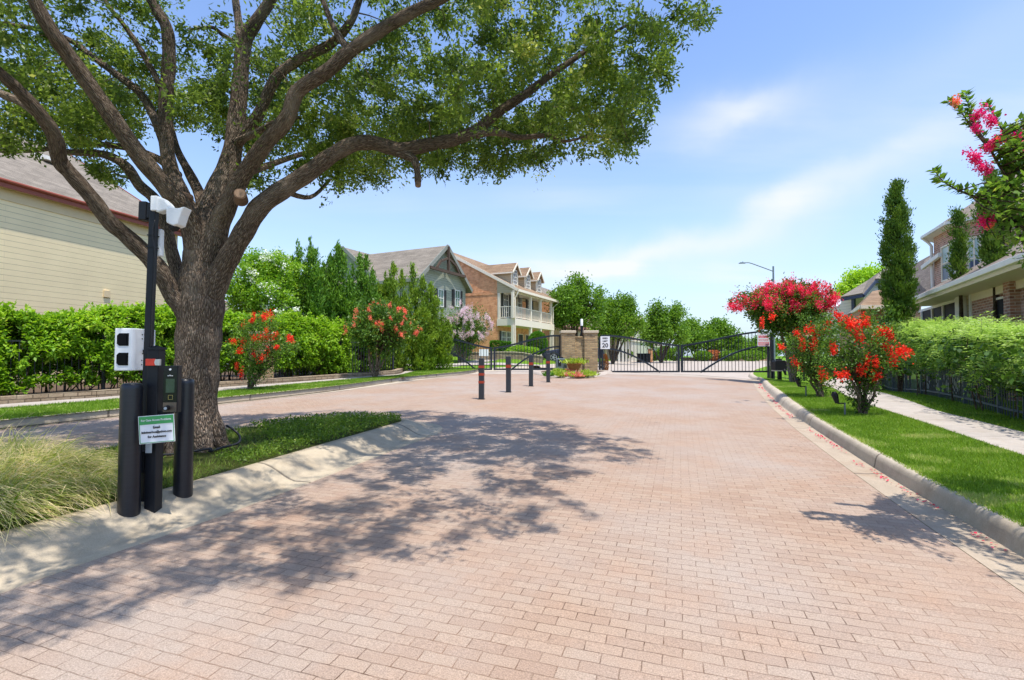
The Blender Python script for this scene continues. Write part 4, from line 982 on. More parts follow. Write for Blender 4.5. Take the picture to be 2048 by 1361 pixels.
# ------------------------------------------------------------------ grey-green house with timber gable
def grey_house():
    F = Fr(-4.9, 36.0, 25.7, True, 1.0); t = F.T('grey_green_house', 'sage green sided house with a timber-braced gable and black shutters')
    h = 3.5; D = 7.0; zap = F.z(492, 0, 0); ze = F.z(588, h, 0) + .2; k = (zap - ze) / h
    m = MB(); m.prism([(-h + .35, -.3), (h - .35, -.3), (h - .35, ze + k * .35 - .1), (0, zap - .22), (-h + .35, ze + k * .35 - .1)], .1, D + 4, lambda u, v, w: (u, w, v)); m.build('wall', M_sidG, t)
    m = MB(); y0 = -.28; y1 = 6.6
    for s_ in (-1, 1): m.slab([(s_ * h, y0, ze), (s_ * h, y1 + 4, ze), (0, y1 + 4, zap), (0, y0, zap)], .12)
    # main body, ridge parallel to the street
    xn = -2.65 - .6; zr = zap - .1; hb = 3.6
    m.slab([(xn, 6.6 - hb, zr - k * hb), (14, 6.6 - hb, zr - k * hb), (14, 6.6, zr), (xn, 6.6, zr)], .12); m.slab([(xn, 6.6 + hb, zr - k * hb), (14, 6.6 + hb, zr - k * hb), (14, 6.6, zr), (xn, 6.6, zr)], .12)
    r = m.build('roof', M_roofG, t)
    m = MB(); m.prism([(6.6 - hb + .3, -.3), (6.6 + hb - .3, -.3), (6.6 + hb - .3, zr - k * (hb - .3) - .1), (6.6, zr - .15), (6.6 - hb + .3, zr - k * (hb - .3) - .1)], xn + .4, 13.7, lambda u, v, w: (w, u, v)); m.build('wall', M_sidG, t)
    m = MB()
    for s_ in (-1, 1): m.bar((s_ * h, y0 - .03, ze - .04), (0, y0 - .03, zap - .04), .06, .26); m.bar((s_ * (h + .02), y0, ze - .05), (s_ * (h + .02), y1, ze - .05), .06, .22)
    m.bar((xn - .03, 6.6 - hb, zr - k * hb - .02), (xn - .03, 6.6, zr - .02), .06, .24); m.bar((xn - .03, 6.6 + hb, zr - k * hb - .02), (xn - .03, 6.6, zr - .02), .06, .24)
    m.build('fascia', M_trimG, r)
    zb_ = zap - 1.95; hw = 1.95 / k
    m = MB(); m.bar((-hw + .05, -.36, zb_), (hw - .05, -.36, zb_), .16, .2); m.bar((0, -.36, zb_), (0, -.36, zap - .1), .16, .18)
    for s_ in (-1, 1):
        P = [Vector((s_ * hw * .62, -.36, zb_ + .1)), Vector((s_ * hw * .42, -.36, zb_ + .62)), Vector((s_ * .1, -.36, zb_ + .98))]
        for a, b in zip(P[:-1], P[1:]): m.bar(a, b, .12, .14)
    m.build('timber_brace', M_wood, t)
    for px in (880, 913.5):
        x = F.x(px, .1); z = F.z(614, x, .1); window(t, (x, .1, z), (1, 0), (0, -1), .74, 1.25, M_trimW, M_winG, 2, 2, True)
    # dark openings and posts of the porch below
    for px in (884, 905, 922):
        x = F.x(px, .1); z = F.z(712, x, .1)
        MB().box(x - .42, x + .42, .02, .12, -.2, F.z(684, x, .1)).build('dark_doorway', M_shut, t); MB().box(x + .42, x + .62, -.12, .1, -.2, F.z(682, x, .1)).build('post', M_trimG, t)
M_winG = plain('green_window_glass', (.10, .18, .12), .08, .4, 1.5, 0, 0, .8)
grey_house()
# ------------------------------------------------------------------ brick house with the two-storey balcony
def balcony_house():
    F = Fr(.2, 40.0, 25.0, True, 1.1); t = F.T('balcony_house', 'orange brick house with three dormers and a cream two-storey balcony')
    L_ = 9.3; ze = F.z(577, 0, 0); zd = .54; rd = 7.2; zr = ze + zd * rd; dp = 1.55
    m = MB(); m.prism([(dp, -.6), (2 * rd - dp, -.6), (2 * rd - dp, ze + zd * dp - .12), (rd, zr - .12), (dp, ze + zd * dp - .12)], .0, L_ + 3, lambda u, v, w: (w, u, v)); m.build('wall', M_brO, t)
    MB().box(.03, L_, dp - .03, dp + .01, F.z(645, .5, dp) , ze + zd * dp - .2).build('upper_wall', M_sidT, t)
    MB().box(.03, L_, dp - .032, dp + .0, 0, .01).build('threshold', M_trimC, t)
    m = MB(); m.slab([(-.12, -.35, ze - .1), (L_ + .4, -.35, ze - .1), (L_ + .4, rd, zr + .08), (-.12, rd, zr + .08)], .16); m.slab([(-.12, 2 * rd + .3, ze - .1), (L_ + .4, 2 * rd + .3, ze - .1), (L_ + .4, rd, zr + .08), (-.12, rd, zr + .08)], .16); r = m.build('roof', M_roofT, t)
    m = MB(); m.bar((-.15, -.35, ze - .16), (-.15, rd, zr), .06, .22); m.bar((-.12, -.39, ze - .18), (L_ + .4, -.39, ze - .18), .08, .2); m.box(-.02, .02, 0, dp, ze - .32, ze + .35)
    m.build('fascia', M_trimC, r)
    # gable triangle above the porch end
    m = MB(); m.face([(-.03, .0, ze - .3), (-.03, dp, ze - .3), (-.03, dp, ze + zd * dp - .12), (-.03, 0, ze - .12)]); m.face([(.04, .0, ze - .3), (.04, dp, ze - .3), (.04, dp, ze + zd * dp - .12), (.04, 0, ze - .12)]); m.build('porch_gable', M_sidT, t)
    zf = F.z(637, 0, 0); zfb = F.z(651, 0, 0)
    MB().box(-.06, L_ - .3, -.08, dp, zfb, zf).build('balcony_floor', M_trimC, t)
    xs = [0, 2.75, 5.2, L_ - .45] ; xs = [F.x(p, 0) + .0 for p in (1027, 1062, 1081.5, 1103)]
    for x in xs:
        MB().box(x - .10, x + .10, -.05, .15, zf, ze - .3).build('column', M_trimC, t)
        MB().box(x - .11, x + .11, -.06, .16, -.3, zfb).build('column', M_trimC, t)
    MB().box(-.02, .18, dp - .24, dp - .04, zf, ze - .1).build('column', M_trimC, t)
    m = MB(); m.box(-.05, L_ - .3, -.06, .16, ze - .34, ze - .12); m.build('porch_beam', M_trimC, t)
    MB().box(-.02, L_ - .3, .17, dp - .04, ze - .20, ze - .15).build('porch_ceiling', M_trimC, t)
    m = MB(); zh = zf + 1.0; m.box(-.02, xs[-1], .02, .08, zh - .06, zh); m.box(-.02, xs[-1], .02, .08, zf + .08, zf + .14); m.box(0, .06, .05, dp - .1, zh - .06, zh); m.box(0, .06, .05, dp - .1, zf + .08, zf + .14)
    x = .1
    while x < xs[-1]: m.box(x - .02, x + .02, .03, .07, zf + .1, zh - .03); x += .19
    y = .15
    while y < dp - .15: m.box(.01, .05, y - .02, y + .02, zf + .1, zh - .03); y += .19
    m.build('railing', M_trimC, t)
    for px, pt, pb in ((1010.5, 588, 636),): pass
    for x, w, nm in ((1.5, .95, 'window'), (4.3, .95, 'door'), (6.6, .9, 'window')):
        window(t, (x, dp - .03, zf + .15), (1, 0), (0, -1), w, 2.05, M_trimW, M_dark, 3, 4, nm == 'window', 'window' if nm == 'window' else 'door')
    MB().box(5.0, 6.1, dp - .06, dp - .02, zf + .05, ze - .5).build('brick_panel', M_brO, t)
    for x, w in ((1.1, .85), (2.1, .85)): window(t, (x, dp, .3), (1, 0), (0, -1), w, 2.0, M_trimW, M_dark, 3, 4, False)
    for x in (.55, 2.68): MB().box(x - .14, x + .14, dp - .06, dp + .0, .3, 2.3).build('shutter', M_shut, t)
    for x in (4.6, 6.2): window(t, (x, dp, 0), (1, 0), (0, -1), 1.1, 2.2, M_trimC, M_shut, 1, 1, False, 'door')
    for x in (2.6, 5.2):        # ceiling fans
        m = MB(); m.cyl((x, .8, ze - .25), (x, .8, ze - .5), .05, n=8)
        for a in range(4): th = a * 1.57 + .4; m.obox((x + math.cos(th) * .35, .8 + math.sin(th) * .35, ze - .5), (math.cos(th) * .3, math.sin(th) * .3, 0), (-math.sin(th) * .07, math.cos(th) * .07, 0), (0, 0, .012))
        m.build('ceiling_fan', M_shut, t)
    # soldier course band and the downpipe
    MB().box(-.025, .01, dp + .0, rd * 2 - dp, F.z(585, 0, dp) - .18, F.z(585, 0, dp) + .12).build('brick_band', M_brO, t)
    m = MB(); m.tube([(-.1, -.42, ze - .22), (-.12, -.3, ze - .5), (-.12, -.12, ze - .8), (-.12, -.12, zf - .2), (-.1, -.14, 0)], .045, 8); m.tube([(L_ + .2, -.42, ze - .22), (xs[-1] + .2, -.1, ze - .8), (xs[-1] + .2, -.1, 0)], .045, 8); m.build('downpipe', M_trimC, t)
    # dormers
    for xd, pya in ((1.95, 527), (4.75, 536), (7.4, 545)):
        yd = .9; zc = ze + zd * yd; za = F.z(pya, xd, yd); w = .62; zw = za - .62
        d = None; m = MB(); yb = (za - ze) / zd
        m.prism([(-w, zc - .1), (w, zc - .1), (w, zw), (0, za - .1), (-w, zw)], yd, yb, lambda u, v, q: (xd + u, q, v)); d = m.build('dormer', M_sidT, t)
        m = MB(); ov = .22; kk = (za - zw) / w
        for s_ in (-1, 1): m.slab([(xd + s_ * (w + ov), yd - .25, zw - kk * ov), (xd + s_ * (w + ov), (zw - ze) / zd, zw - kk * ov), (xd, yb + .1, za + .03), (xd, yd - .25, za + .03)], .08)
        m.build('dormer_roof', M_roofT, d)
        m = MB()
        for s_ in (-1, 1): m.bar((xd + s_ * (w + ov), yd - .27, zw - kk * ov - .06), (xd, yd - .27, za - .04), .05, .14); m.bar((xd + s_ * (w + ov), yd - .25, zw - kk * ov - .07), (xd + s_ * (w + ov), (zw - ze) / zd, zw - kk * ov - .07), .05, .12)
        for s_ in (-1, 1): m.box(xd + s_ * w - .06, xd + s_ * w + .06, yd - .03, yd + .02, zc, zw)
        m.box(xd - w, xd + w, yd - .031, yd + .0, zc - .05, zc + .1)
        m.build('dormer_trim', M_trimC, d)
        window(d, (xd, yd, zc + .12), (1, 0), (0, -1), .78, 1.25, M_trimW, M_dark, 3, 4)
balcony_house()
# ------------------------------------------------------------------ houses further along the left
def far_left():
    F = Fr(3.9, 56.0, 25, True, 1.0); t = F.T('tan_house', 'tan sided house largely hidden by the dark round street tree')
    gable(t, F.x(1108, 0), F.x(1215, 0), 0, 9, -.6, F.z(625, 2, 0), F.z(560, 2, 4.5), M_sidT, M_roofG, M_trimC, .5)
    z = F.z(637, 2, 0); MB().slab([(F.x(1128, -2.5), -2.5, z - 1.2), (F.x(1215, -2.5), -2.5, z - 1.2), (F.x(1215, 0), .05, z - .1), (F.x(1128, 0), .05, z - .1)], .15).build('porch_roof', M_fasc2, t)
    MB().box(F.x(1128, -2.5) + .3, F.x(1215, -2.5), -2.2, .0, -.6, z - 1.35).build('porch_wall', M_sidT, t)
    for px in (1128, 1143): window(t, (F.x(px, -2.2), -2.2, .9), (1, 0), (0, -1), 1.2, 1.3, M_trimW, M_glass, 2, 2)
    F = Fr(12.4, 66, 27, True, .75); t = F.T('porch_house', 'pale house with white porch columns behind the feathery street tree')
    gable(t, 0, F.x(1298, 0), 0, 9, -.6, F.z(672, 2, 0), F.z(628, 4, 4.5), M_sidT, M_roofT, M_trimC, .5)
    z = F.z(677, 1, -2.5); m = MB(); m.slab([(0, -2.6, z), (F.x(1268, -2.5), -2.6, z), (F.x(1268, 0), .05, z + 1), (0, .05, z + 1)], .15); m.build('porch_roof', M_roofT, t)
    for px in (1238, 1246, 1253, 1260): x = F.x(px, -2.4); MB().box(x - .12, x + .12, -2.5, -2.26, -.5, z - .1).build('column', M_trimW, t)
    for px in (1242, 1252, 1278): x = F.x(px, 0); window(t, (x, 0, .4), (1, 0), (0, -1), 1.3, 1.8, M_trimW, M_glass, 2, 2)
    F = Fr(25, 92, 27, True, .6); t = F.T('gabled_house', 'far beige house whose roof shows between the street trees')
    gable(t, -2, 14, 0, 11, -.6, F.z(690, 2, 0), F.z(660, 2, 5), M_sidW, M_roofL, M_trimC, .5)
    for x in (2, 6, 10): window(t, (x, 0, .4), (1, 0), (0, -1), 1.5, 2.0, M_trimW, M_glass, 2, 2)
    MB().box(F.x(1392, -1), F.x(1392, -1) + 1.4, -.5, .5, -.5, 2.6).build('pillar', M_trimW, t)
    F = Fr(22, 84, 27, True, .6); t = F.T('distant_house', 'distant house with a steep tan gable left of the forked street tree')
    gable(t, F.x(1255, 0), F.x(1300, 0), 0, 8, -.6, F.z(680, 0, 0), F.z(637, 0, 4), M_sidW, M_roofT, M_trimC, .4, 'y')
M_fasc2 = plain('brown_roof_edge', (.20, .09, .05), .6, .15, 6, .05)
far_left()
# ------------------------------------------------------------------ right-hand house with the turret
def turret_house():
    F = Fr(14.9, 18.8, 27.2, False, float(zg(11, 15)) + .05); t = F.T('turret_house', 'brick house with a two-storey turret and a white-framed sunroom on the right')
    Z = lambda z: z - F.gz
    ze = Z(3.4); L_ = 18; yw = .75
    # lean-to roof and its wall
    m = MB(); m.slab([(0, -.05, ze), (L_, -.05, ze), (L_, 3.3, ze + 2.0), (.0 + 1.6, 3.3, ze + 2.0)], .1); m.slab([(0, -.05, ze), (1.6, 3.3, ze + 2.0), (0, 5.0, ze)], .08); r = m.build('porch_roof', M_roofL, t)
    m = MB(); m.box(-.06, L_, -.12, -.0, ze - .12, ze + .02); m.box(-.12, .0, -.12, 5.0, ze - .12, ze - .0); m.box(-.06, L_, .02, .05, ze - .19, ze - .10); m.build('gutter', M_trimB, r, bevel=.02)
    MB().box(.0, L_, .0, yw + .3, ze - .21, ze - .17).build('soffit', M_trimC, r)
    X = lambda px: F.x(px, yw)
    xe = [X(p) for p in (1838, 1842, 1921, 1932, 1942, 1987, 1993, 2019, 2033, 2047)]
    MB().box(xe[0], L_, yw + .10, 5, -.8, ze - .22).build('wall', M_brP, t)
    # sunroom
    m = MB(); m.box(xe[0], xe[3], yw - .0, yw + .10, -.8, .9); m.box(xe[0], xe[3], yw, yw + .1, ze - .30, ze - .21); m.build('sunroom_panel', M_trimW, t)
    ws = [X(p) for p in (1845, 1866, 1888, 1919)]
    m = MB()
    for a in ws: m.box(a - .045, a + .045, yw - .03, yw + .08, .9, ze - .30)
    m.box(ws[0], ws[-1], yw - .028, yw + .06, .85, .93); f = m.build('sunroom_window', M_trimW, t)
    for a, b in zip(ws[:-1], ws[1:]): MB().box(min(a, b) + .045, max(a, b) - .045, yw + .02, yw + .05, .93, ze - .30).build('pane', M_scrn, f)
    MB().box(xe[2] + .05, xe[3], yw - .13, yw + .10, -.8, ze - .21).build('column', M_trimW, t)
    MB().box(xe[3] + .03, xe[4], yw + .03, yw + .10, -.8, ze - .21).build('siding_strip', M_sidT, t)
    MB().box(xe[4] - .02, xe[4] + .10, yw - .02, yw + .10, -.8, ze - .21).build('corner_trim', M_trimW, t)
    MB().box(xe[4] + .10, xe[5], yw + .02, yw + .10, -.8, ze - .42).build('brick_pier', M_brP, t)
    MB().box(xe[4] + .10, L_, yw + .015, yw + .10, ze - .42, ze - .21).build('frieze', M_trimC, t)
    m = MB(); m.box(xe[5] + .04, xe[5] + .10, yw + .02, yw + .10, -.3, ze - .5); m.box(xe[7] - .05, xe[7], yw + .02, yw + .10, -.3, ze - .5); m.box(xe[5] + .04, xe[7], yw + .02, yw + .10, ze - .56, ze - .5); f = m.build('door_frame', M_trimW, t)
    MB().box(xe[5] + .10, xe[7] - .05, yw + .04, yw + .08, -.3, ze - .56).build('screen_door', M_scrn, f)
    MB().box(xe[7] + .02, xe[8], yw - .10, yw + .10, -.8, ze - .21).build('brick_pier', M_brP, t)
    window(t, (xe[9] + 1.0, yw + .10, .4), (1, 0), (0, -1), 1.4, 2.0, M_trimW, M_scrn, 2, 1)
    # turret: plan points in the world, converted to the frame
    I = inv_of(t)
    def loc(x, y, z): return tuple(I @ Vector((x, y, z)))
    EA, EB, ED, EE, EF = Vector((17.0, 20.6)), Vector((16.02, 18.32)), Vector((17.5, 15.6)), Vector((21.5, 14.8)), Vector((24, 19)); EG = Vector((21, 23))
    E = [EA, EB, ED, EE, EF, EG]; c = sum(E, Vector((0, 0))) / 6; zt = 6.3; inn = [c + (p - c) * .885 for p in E]
    n = 6; m = MB()
    for i in range(n): a, b = inn[i], inn[(i + 1) % n]; m.face([loc(a.x, a.y, .3), loc(b.x, b.y, .3), loc(b.x, b.y, zt - .1), loc(a.x, a.y, zt - .1)])
    m.build('turret_wall', M_brP, t)
    m = MB(); ap = c + Vector((.3, .2))
    for i in range(n): a, b = E[i], E[(i + 1) % n]; m.face([loc(a.x, a.y, zt), loc(b.x, b.y, zt), loc(ap.x, ap.y, zt + 2.4)])
    rr = m.build('turret_roof', M_roofL, t)
    m = MB()
    for i in range(n): a, b = E[i], E[(i + 1) % n]; m.bar(loc(a.x, a.y, zt - .06), loc(b.x, b.y, zt - .06), .09, .11)
    m.face([loc(p.x, p.y, zt - .13) for p in E]); m.build('turret_gutter', M_trimW, rr)
    m = MB(); q = inn[0] + (EA - inn[0]) * .2; m.tube([loc(EA.x - .0, EA.y - .05, zt - .1), loc(EA.x + .2, EA.y - .1, zt - .3), loc(q.x, q.y, zt - .45), loc(q.x, q.y, 1.5)], .055, 8); m.build('downpipe', M_trimW, t)
    for (a, b), (pxa, pxb), (pyt, pyb), mat in (((inn[0], inn[1]), (1891, 1920), (488, 560), 0), ((inn[1], inn[2]), (1940, 1970), (474, 560), 0)):
        d = (b - a).normalized(); nr = Vector((d.y, -d.x)); nr = nr if (nr.dot(a - c) > 0) else -nr
        def hit(px): k = (px - CX) / FPX; s_ = -(a.x - k * a.y) / (d.x - k * d.y); return a + d * s_
        p, q = hit(pxa), hit(pxb); w = (q - p).length; mid = (p + q) / 2; zt_ = sky_z(0, pyt, mid.y); zb_ = sky_z(0, pyb, mid.y)
        I3 = I.to_3x3(); u2 = I3 @ Vector((d.x, d.y, 0)); n2 = I3 @ Vector((nr.x, nr.y, 0)); cc = loc(mid.x, mid.y, zb_)
        f = window(t, cc, (u2.x, u2.y), (n2.x, n2.y), w, zt_ - zb_, M_trimC, M_blind, 2, 2)
        m = MB(); u3 = Vector((u2.x, u2.y, 0)); n3 = Vector((n2.x, n2.y, 0)); h_ = (zt_ - zb_) * .42; m.obox(Vector(cc) + Vector((0, 0, h_ / 2 + .05)) + n3 * .035, u3 * (w / 2 - .09), n3 * .012, Vector((0, 0, h_ / 2))); m.build('lower_screen', M_scrB, f)
    # wing roof left of the turret, with teal siding under its eave
    P = lambda px, py, Y: loc(*at(px, py, Y))
    MB().slab([P(1880, 606, 20.5), P(1812, 606, 25.5), P(1808, 540, 27.5), P(1880, 500, 24.0)], .1).build('wing_roof', M_roofL, t)
    m = MB(); m.slab([P(1846, 534, 21.0), P(1880, 508, 19.6), P(1886, 500, 21.5), P(1850, 520, 23)], .1); w_ = m.build('wing_upper_roof', M_roofL, t)
    m = MB(); m.bar(P(1845, 536, 20.9), P(1880, 510, 19.5), .12, .16); m.build('wing_gutter', M_trimW, w_)
    m = MB(); m.prism([(0, 0), (1, 0), (1, 1)], 0, 1, lambda u, v, w: P(1856 + u * 24, 548 + (1 - v) * 52 * (1), 20.6 - w * .1)) ; m.build('teal_siding', M_sidS, t)
    MB().face([P(1800, 606, 24.5), P(1842, 606, 21.0), P(1842, 690, 21.0), P(1800, 690, 24.5)]).build('wing_wall', M_brB, t)
M_trimB = plain('bright_cream_trim', (.86, .83, .74), .5, .04, 5, .05); M_scrn = plain('dark_sun_screen', (.014, .013, .020), .6, .12, 30, .02, 0, .15); M_scrB = plain('blue_sun_screen', (.06, .09, .15), .35, .12, 5, 0); M_blind = plain('teal_blind', (.42, .54, .52), .4, .06, 3, 0)
turret_house()
def hip_house():
    F = Fr(16.2, 24.0, 0, False, float(zg(12, 24)) + .1); F.rz = 0.0; F.u = Vector((1, 0)); F.v = Vector((0, 1)); t = F.T('hip_roof_house', 'brown brick house with navy eaves and a low hipped roof behind the red flowers')
    I = inv_of(t); P = lambda px, py, Y: tuple(I @ at(px, py, Y)); z0 = -1.5
    # lower storey: corner facing the camera at px 1722
    a, b, c = at(1690, 640, 29.5), at(1722, 628, 25.0), at(1815, 628, 25.0); zt = at(1722, 616, 25).z
    m = MB()
    for p, q in ((a, b), (b, c)): m.face([tuple(I @ Vector((p.x, p.y, -.3))), tuple(I @ Vector((q.x, q.y, -.3))), tuple(I @ Vector((q.x, q.y, zt))), tuple(I @ Vector((p.x, p.y, zt)))])
    m.face([tuple(I @ Vector((c.x, c.y, -.3))), tuple(I @ Vector((c.x + .5, c.y + 6, -.3))), tuple(I @ Vector((c.x + .5, c.y + 6, zt))), tuple(I @ Vector((c.x, c.y, zt)))]); m.build('wall', M_brB, t)
    ez = at(0, 611, 24.4).z; A_, B_, C_ = at(1682, 0, 29.6), at(1707, 0, 24.4), at(1815, 0, 24.4)
    for v in (A_, B_, C_): v.z = ez
    top1, top2 = at(1745, 583, 27), at(1815, 570, 27)
    L3 = lambda v: tuple(I @ v)
    m = MB(); m.slab([L3(B_), L3(C_), L3(top2), L3(top1)], .08); m.face([L3(A_), L3(B_), L3(top1)]); r = m.build('lower_roof', M_roofT, t)
    m = MB(); dz = Vector((0, 0, .08)); m.bar(L3(A_ - dz), L3(B_ - dz), .10, .17); m.bar(L3(B_ - dz), L3(C_ - dz), .10, .17)
    m.face([L3(A_ - dz * 2), L3(B_ - dz * 2), L3(b + Vector((0, 0, ez - .16 - b.z))), L3(a + Vector((0, 0, ez - .16 - a.z)))]); m.face([L3(B_ - dz * 2), L3(C_ - dz * 2), L3(c + Vector((0, 0, ez - .16 - c.z))), L3(b + Vector((0, 0, ez - .16 - b.z)))]); m.build('gutter', M_trimC, r)
    m = MB(); m.tube([P(1770, 614, 24.85), P(1770, 700, 24.85)], .06, 8); m.build('downpipe', M_trimW, t)
    window(t, tuple(I @ at(1752, 655, 24.98)), (1, 0), (0, -1), .75, .38, M_trimC, plain('green_glass', (.12, .17, .13), .1, .1, 3, 0), 1, 1)
    MB().box((I @ at(1738, 660, 24.9)).x, (I @ at(1768, 660, 24.9)).x, (I @ at(0, 660, 24.85)).y, (I @ at(0, 660, 25)).y, (I @ at(0, 659, 24.9)).z, (I @ at(0, 655.5, 24.9)).z).build('stone_sill', M_trimC, t)
    # upper storey
    u0, u1 = at(1692, 596, 31), at(1815, 596, 29); zu = at(0, 592, 31).z; m = MB()
    m.box(*(sorted(((I @ at(1696, 0, 30)).x, (I @ at(1815, 0, 30)).x))), (I @ Vector((0, 30, 0))).y, (I @ Vector((0, 36, 0))).y, 2.2, (I @ at(0, 592, 30)).z); m.build('upper_wall', M_sidW, t)
    m = MB(); m.box((I @ at(1695, 0, 29.9)).x, (I @ at(1698.5, 0, 29.9)).x, (I @ Vector((0, 29.9, 0))).y, (I @ Vector((0, 30.15, 0))).y, 2.2, (I @ at(0, 594, 30)).z); m.build('navy_corner', M_navy, t)
    U = [at(1683, 597, 29.4), at(1727, 589, 28.0), at(1750, 561, 28.6), at(1800, 561, 28.6)]
    m = MB(); m.face([L3(U[0]), L3(U[1]), L3(U[2]), L3(at(1762, 546, 31)), L3(at(1738, 563, 33))]); m.face([L3(U[2]), L3(U[3]), L3(at(1800, 530, 32)), L3(at(1785, 530, 32)), L3(at(1762, 546, 31))]); m.face([L3(U[0]), L3(at(1738, 563, 33)), L3(at(1700, 590, 36))]); r = m.build('upper_roof', M_roofG, t)
    r.modifiers.new('s', 'SOLIDIFY').thickness = -.1
    m = MB()
    for p, q in zip(U[:-1], U[1:]): m.bar(L3(p - dz), L3(q - dz), .12, .16)
    m.build('navy_gutter', M_navy, r)
    MB().face([L3(at(1727, 592, 28.3)), L3(at(1750, 564, 28.9)), L3(at(1815, 564, 28.9)), L3(at(1815, 612, 28.3)), L3(at(1727, 612, 28.3))]).build('gable_wall', M_sidW, t)
hip_house()
def dish():
    b = at(1683, 622, 24.3); t = T('satellite_dish', 'pale satellite dish on a bent arm above the eave of the hipped house', 'satellite dish', b); A = lambda x, y, d=0: at(x, y, 24.3 + d) - b
    m = MB(); m.tube([A(1681, 628), A(1672, 618), A(1667, 614)], .02, 6); m.build('mast', M_lgrey, t)
    q = Vector((-.55, -.55, .62)).to_track_quat('Z', 'Y').to_matrix(); m = MB(); m.lathe([(.02, -.03), (.15, -.015), (.28, .04), (.285, .05), (.15, .0), (.01, -.01)], A(1669, 607), 24, q); m.build('reflector', M_box, t, smooth='auto')
    m = MB(); m.tube([A(1667, 614), A(1660, 606), A(1660, 603)], .014, 6); m.cyl(A(1660, 605), A(1659, 602), .035, n=8); m.build('feed_arm', M_grey, t)
dish()
# ------------------------------------------------------------------ low walls, bins, car beyond the gates
def low_wall(name, label, pts, h, w, m):
    P = [at(a, b, Y) for a, b, Y in pts]; t = T(name, label, 'low wall', (P[0].x, P[0].y, float(zg(P[0].x, P[0].y)))); mm = MB()
    for a, b in zip(P[:-1], P[1:]):
        for k in range(4):
            p = a.lerp(b, k / 4); q = a.lerp(b, (k + 1) / 4); p.z = float(zg(p.x, p.y)) + h / 2; q.z = float(zg(q.x, q.y)) + h / 2; mm.bar(p, q, w, h)
    mm.build('wall', m, t, world=True); mm = MB()
    for a, b in zip(P[:-1], P[1:]):
        for k in range(4):
            p = a.lerp(b, k / 4); q = a.lerp(b, (k + 1) / 4); p.z = float(zg(p.x, p.y)) + h + .02; q.z = float(zg(q.x, q.y)) + h + .02; mm.bar(p, q, w + .08, .06)
    mm.build('coping', M_cap, t, world=True)
low_wall('stone_wall', 'low tan stone retaining wall below the balcony house', [(935, 712, 34), (1005, 712, 34.5), (1085, 712, 34.5)], .62, .3, M_stone)
low_wall('stone_wall', 'long low brown stone wall under the far street trees', [(1365, 716, 78), (1400, 716, 78), (1535, 716, 78)], .5, .4, M_brA)
def bin_(px, label):
    b = at(px, 716, 66); b.z = float(zg(b.x, 66)); t = T('wheelie_bin', label, 'wheelie bin', b, R(10), group='black bins by the far kerb')
    m = MB(); m.prism([(-.26, 0), (.26, 0), (.34, 1.05), (-.34, 1.05)], -.3, .3, lambda u, v, w: (u, w * (1 + v * .15), v)); m.build('body', M_blk, t, bevel=.02)
    m = MB(); m.prism([(-.37, 1.05), (.37, 1.05), (.37, 1.10), (.3, 1.16), (-.37, 1.13)], -.38, .36, lambda u, v, w: (w, u, v)); m.build('lid', M_blk, t, bevel=.01)
    m = MB(); [m.cyl((s_ * .28, .30, .12), (s_ * .34, .30, .12), .12, n=14) for s_ in (-1, 1)]; m.build('wheels', M_ink, t)
for px, l in ((1280.5, 'black wheelie bin, leftmost of the three by the far brick gatepost'), (1287.5, 'black wheelie bin in the middle of the three by the far gatepost'), (1294.5, 'black wheelie bin touching the far brick gatepost')): bin_(px, l)
b = at(1300.5, 716, 66); t = T('brick_pier', 'square brick gatepost beside the three black bins', 'brick pier', (b.x, 66, float(zg(b.x, 66)))); MB().box(-.25, .25, -.25, .25, 0, 1.7).build('pier', M_brO, t); MB().box(-.3, .3, -.3, .3, 1.7, 1.8).build('capstone', M_cap, t)
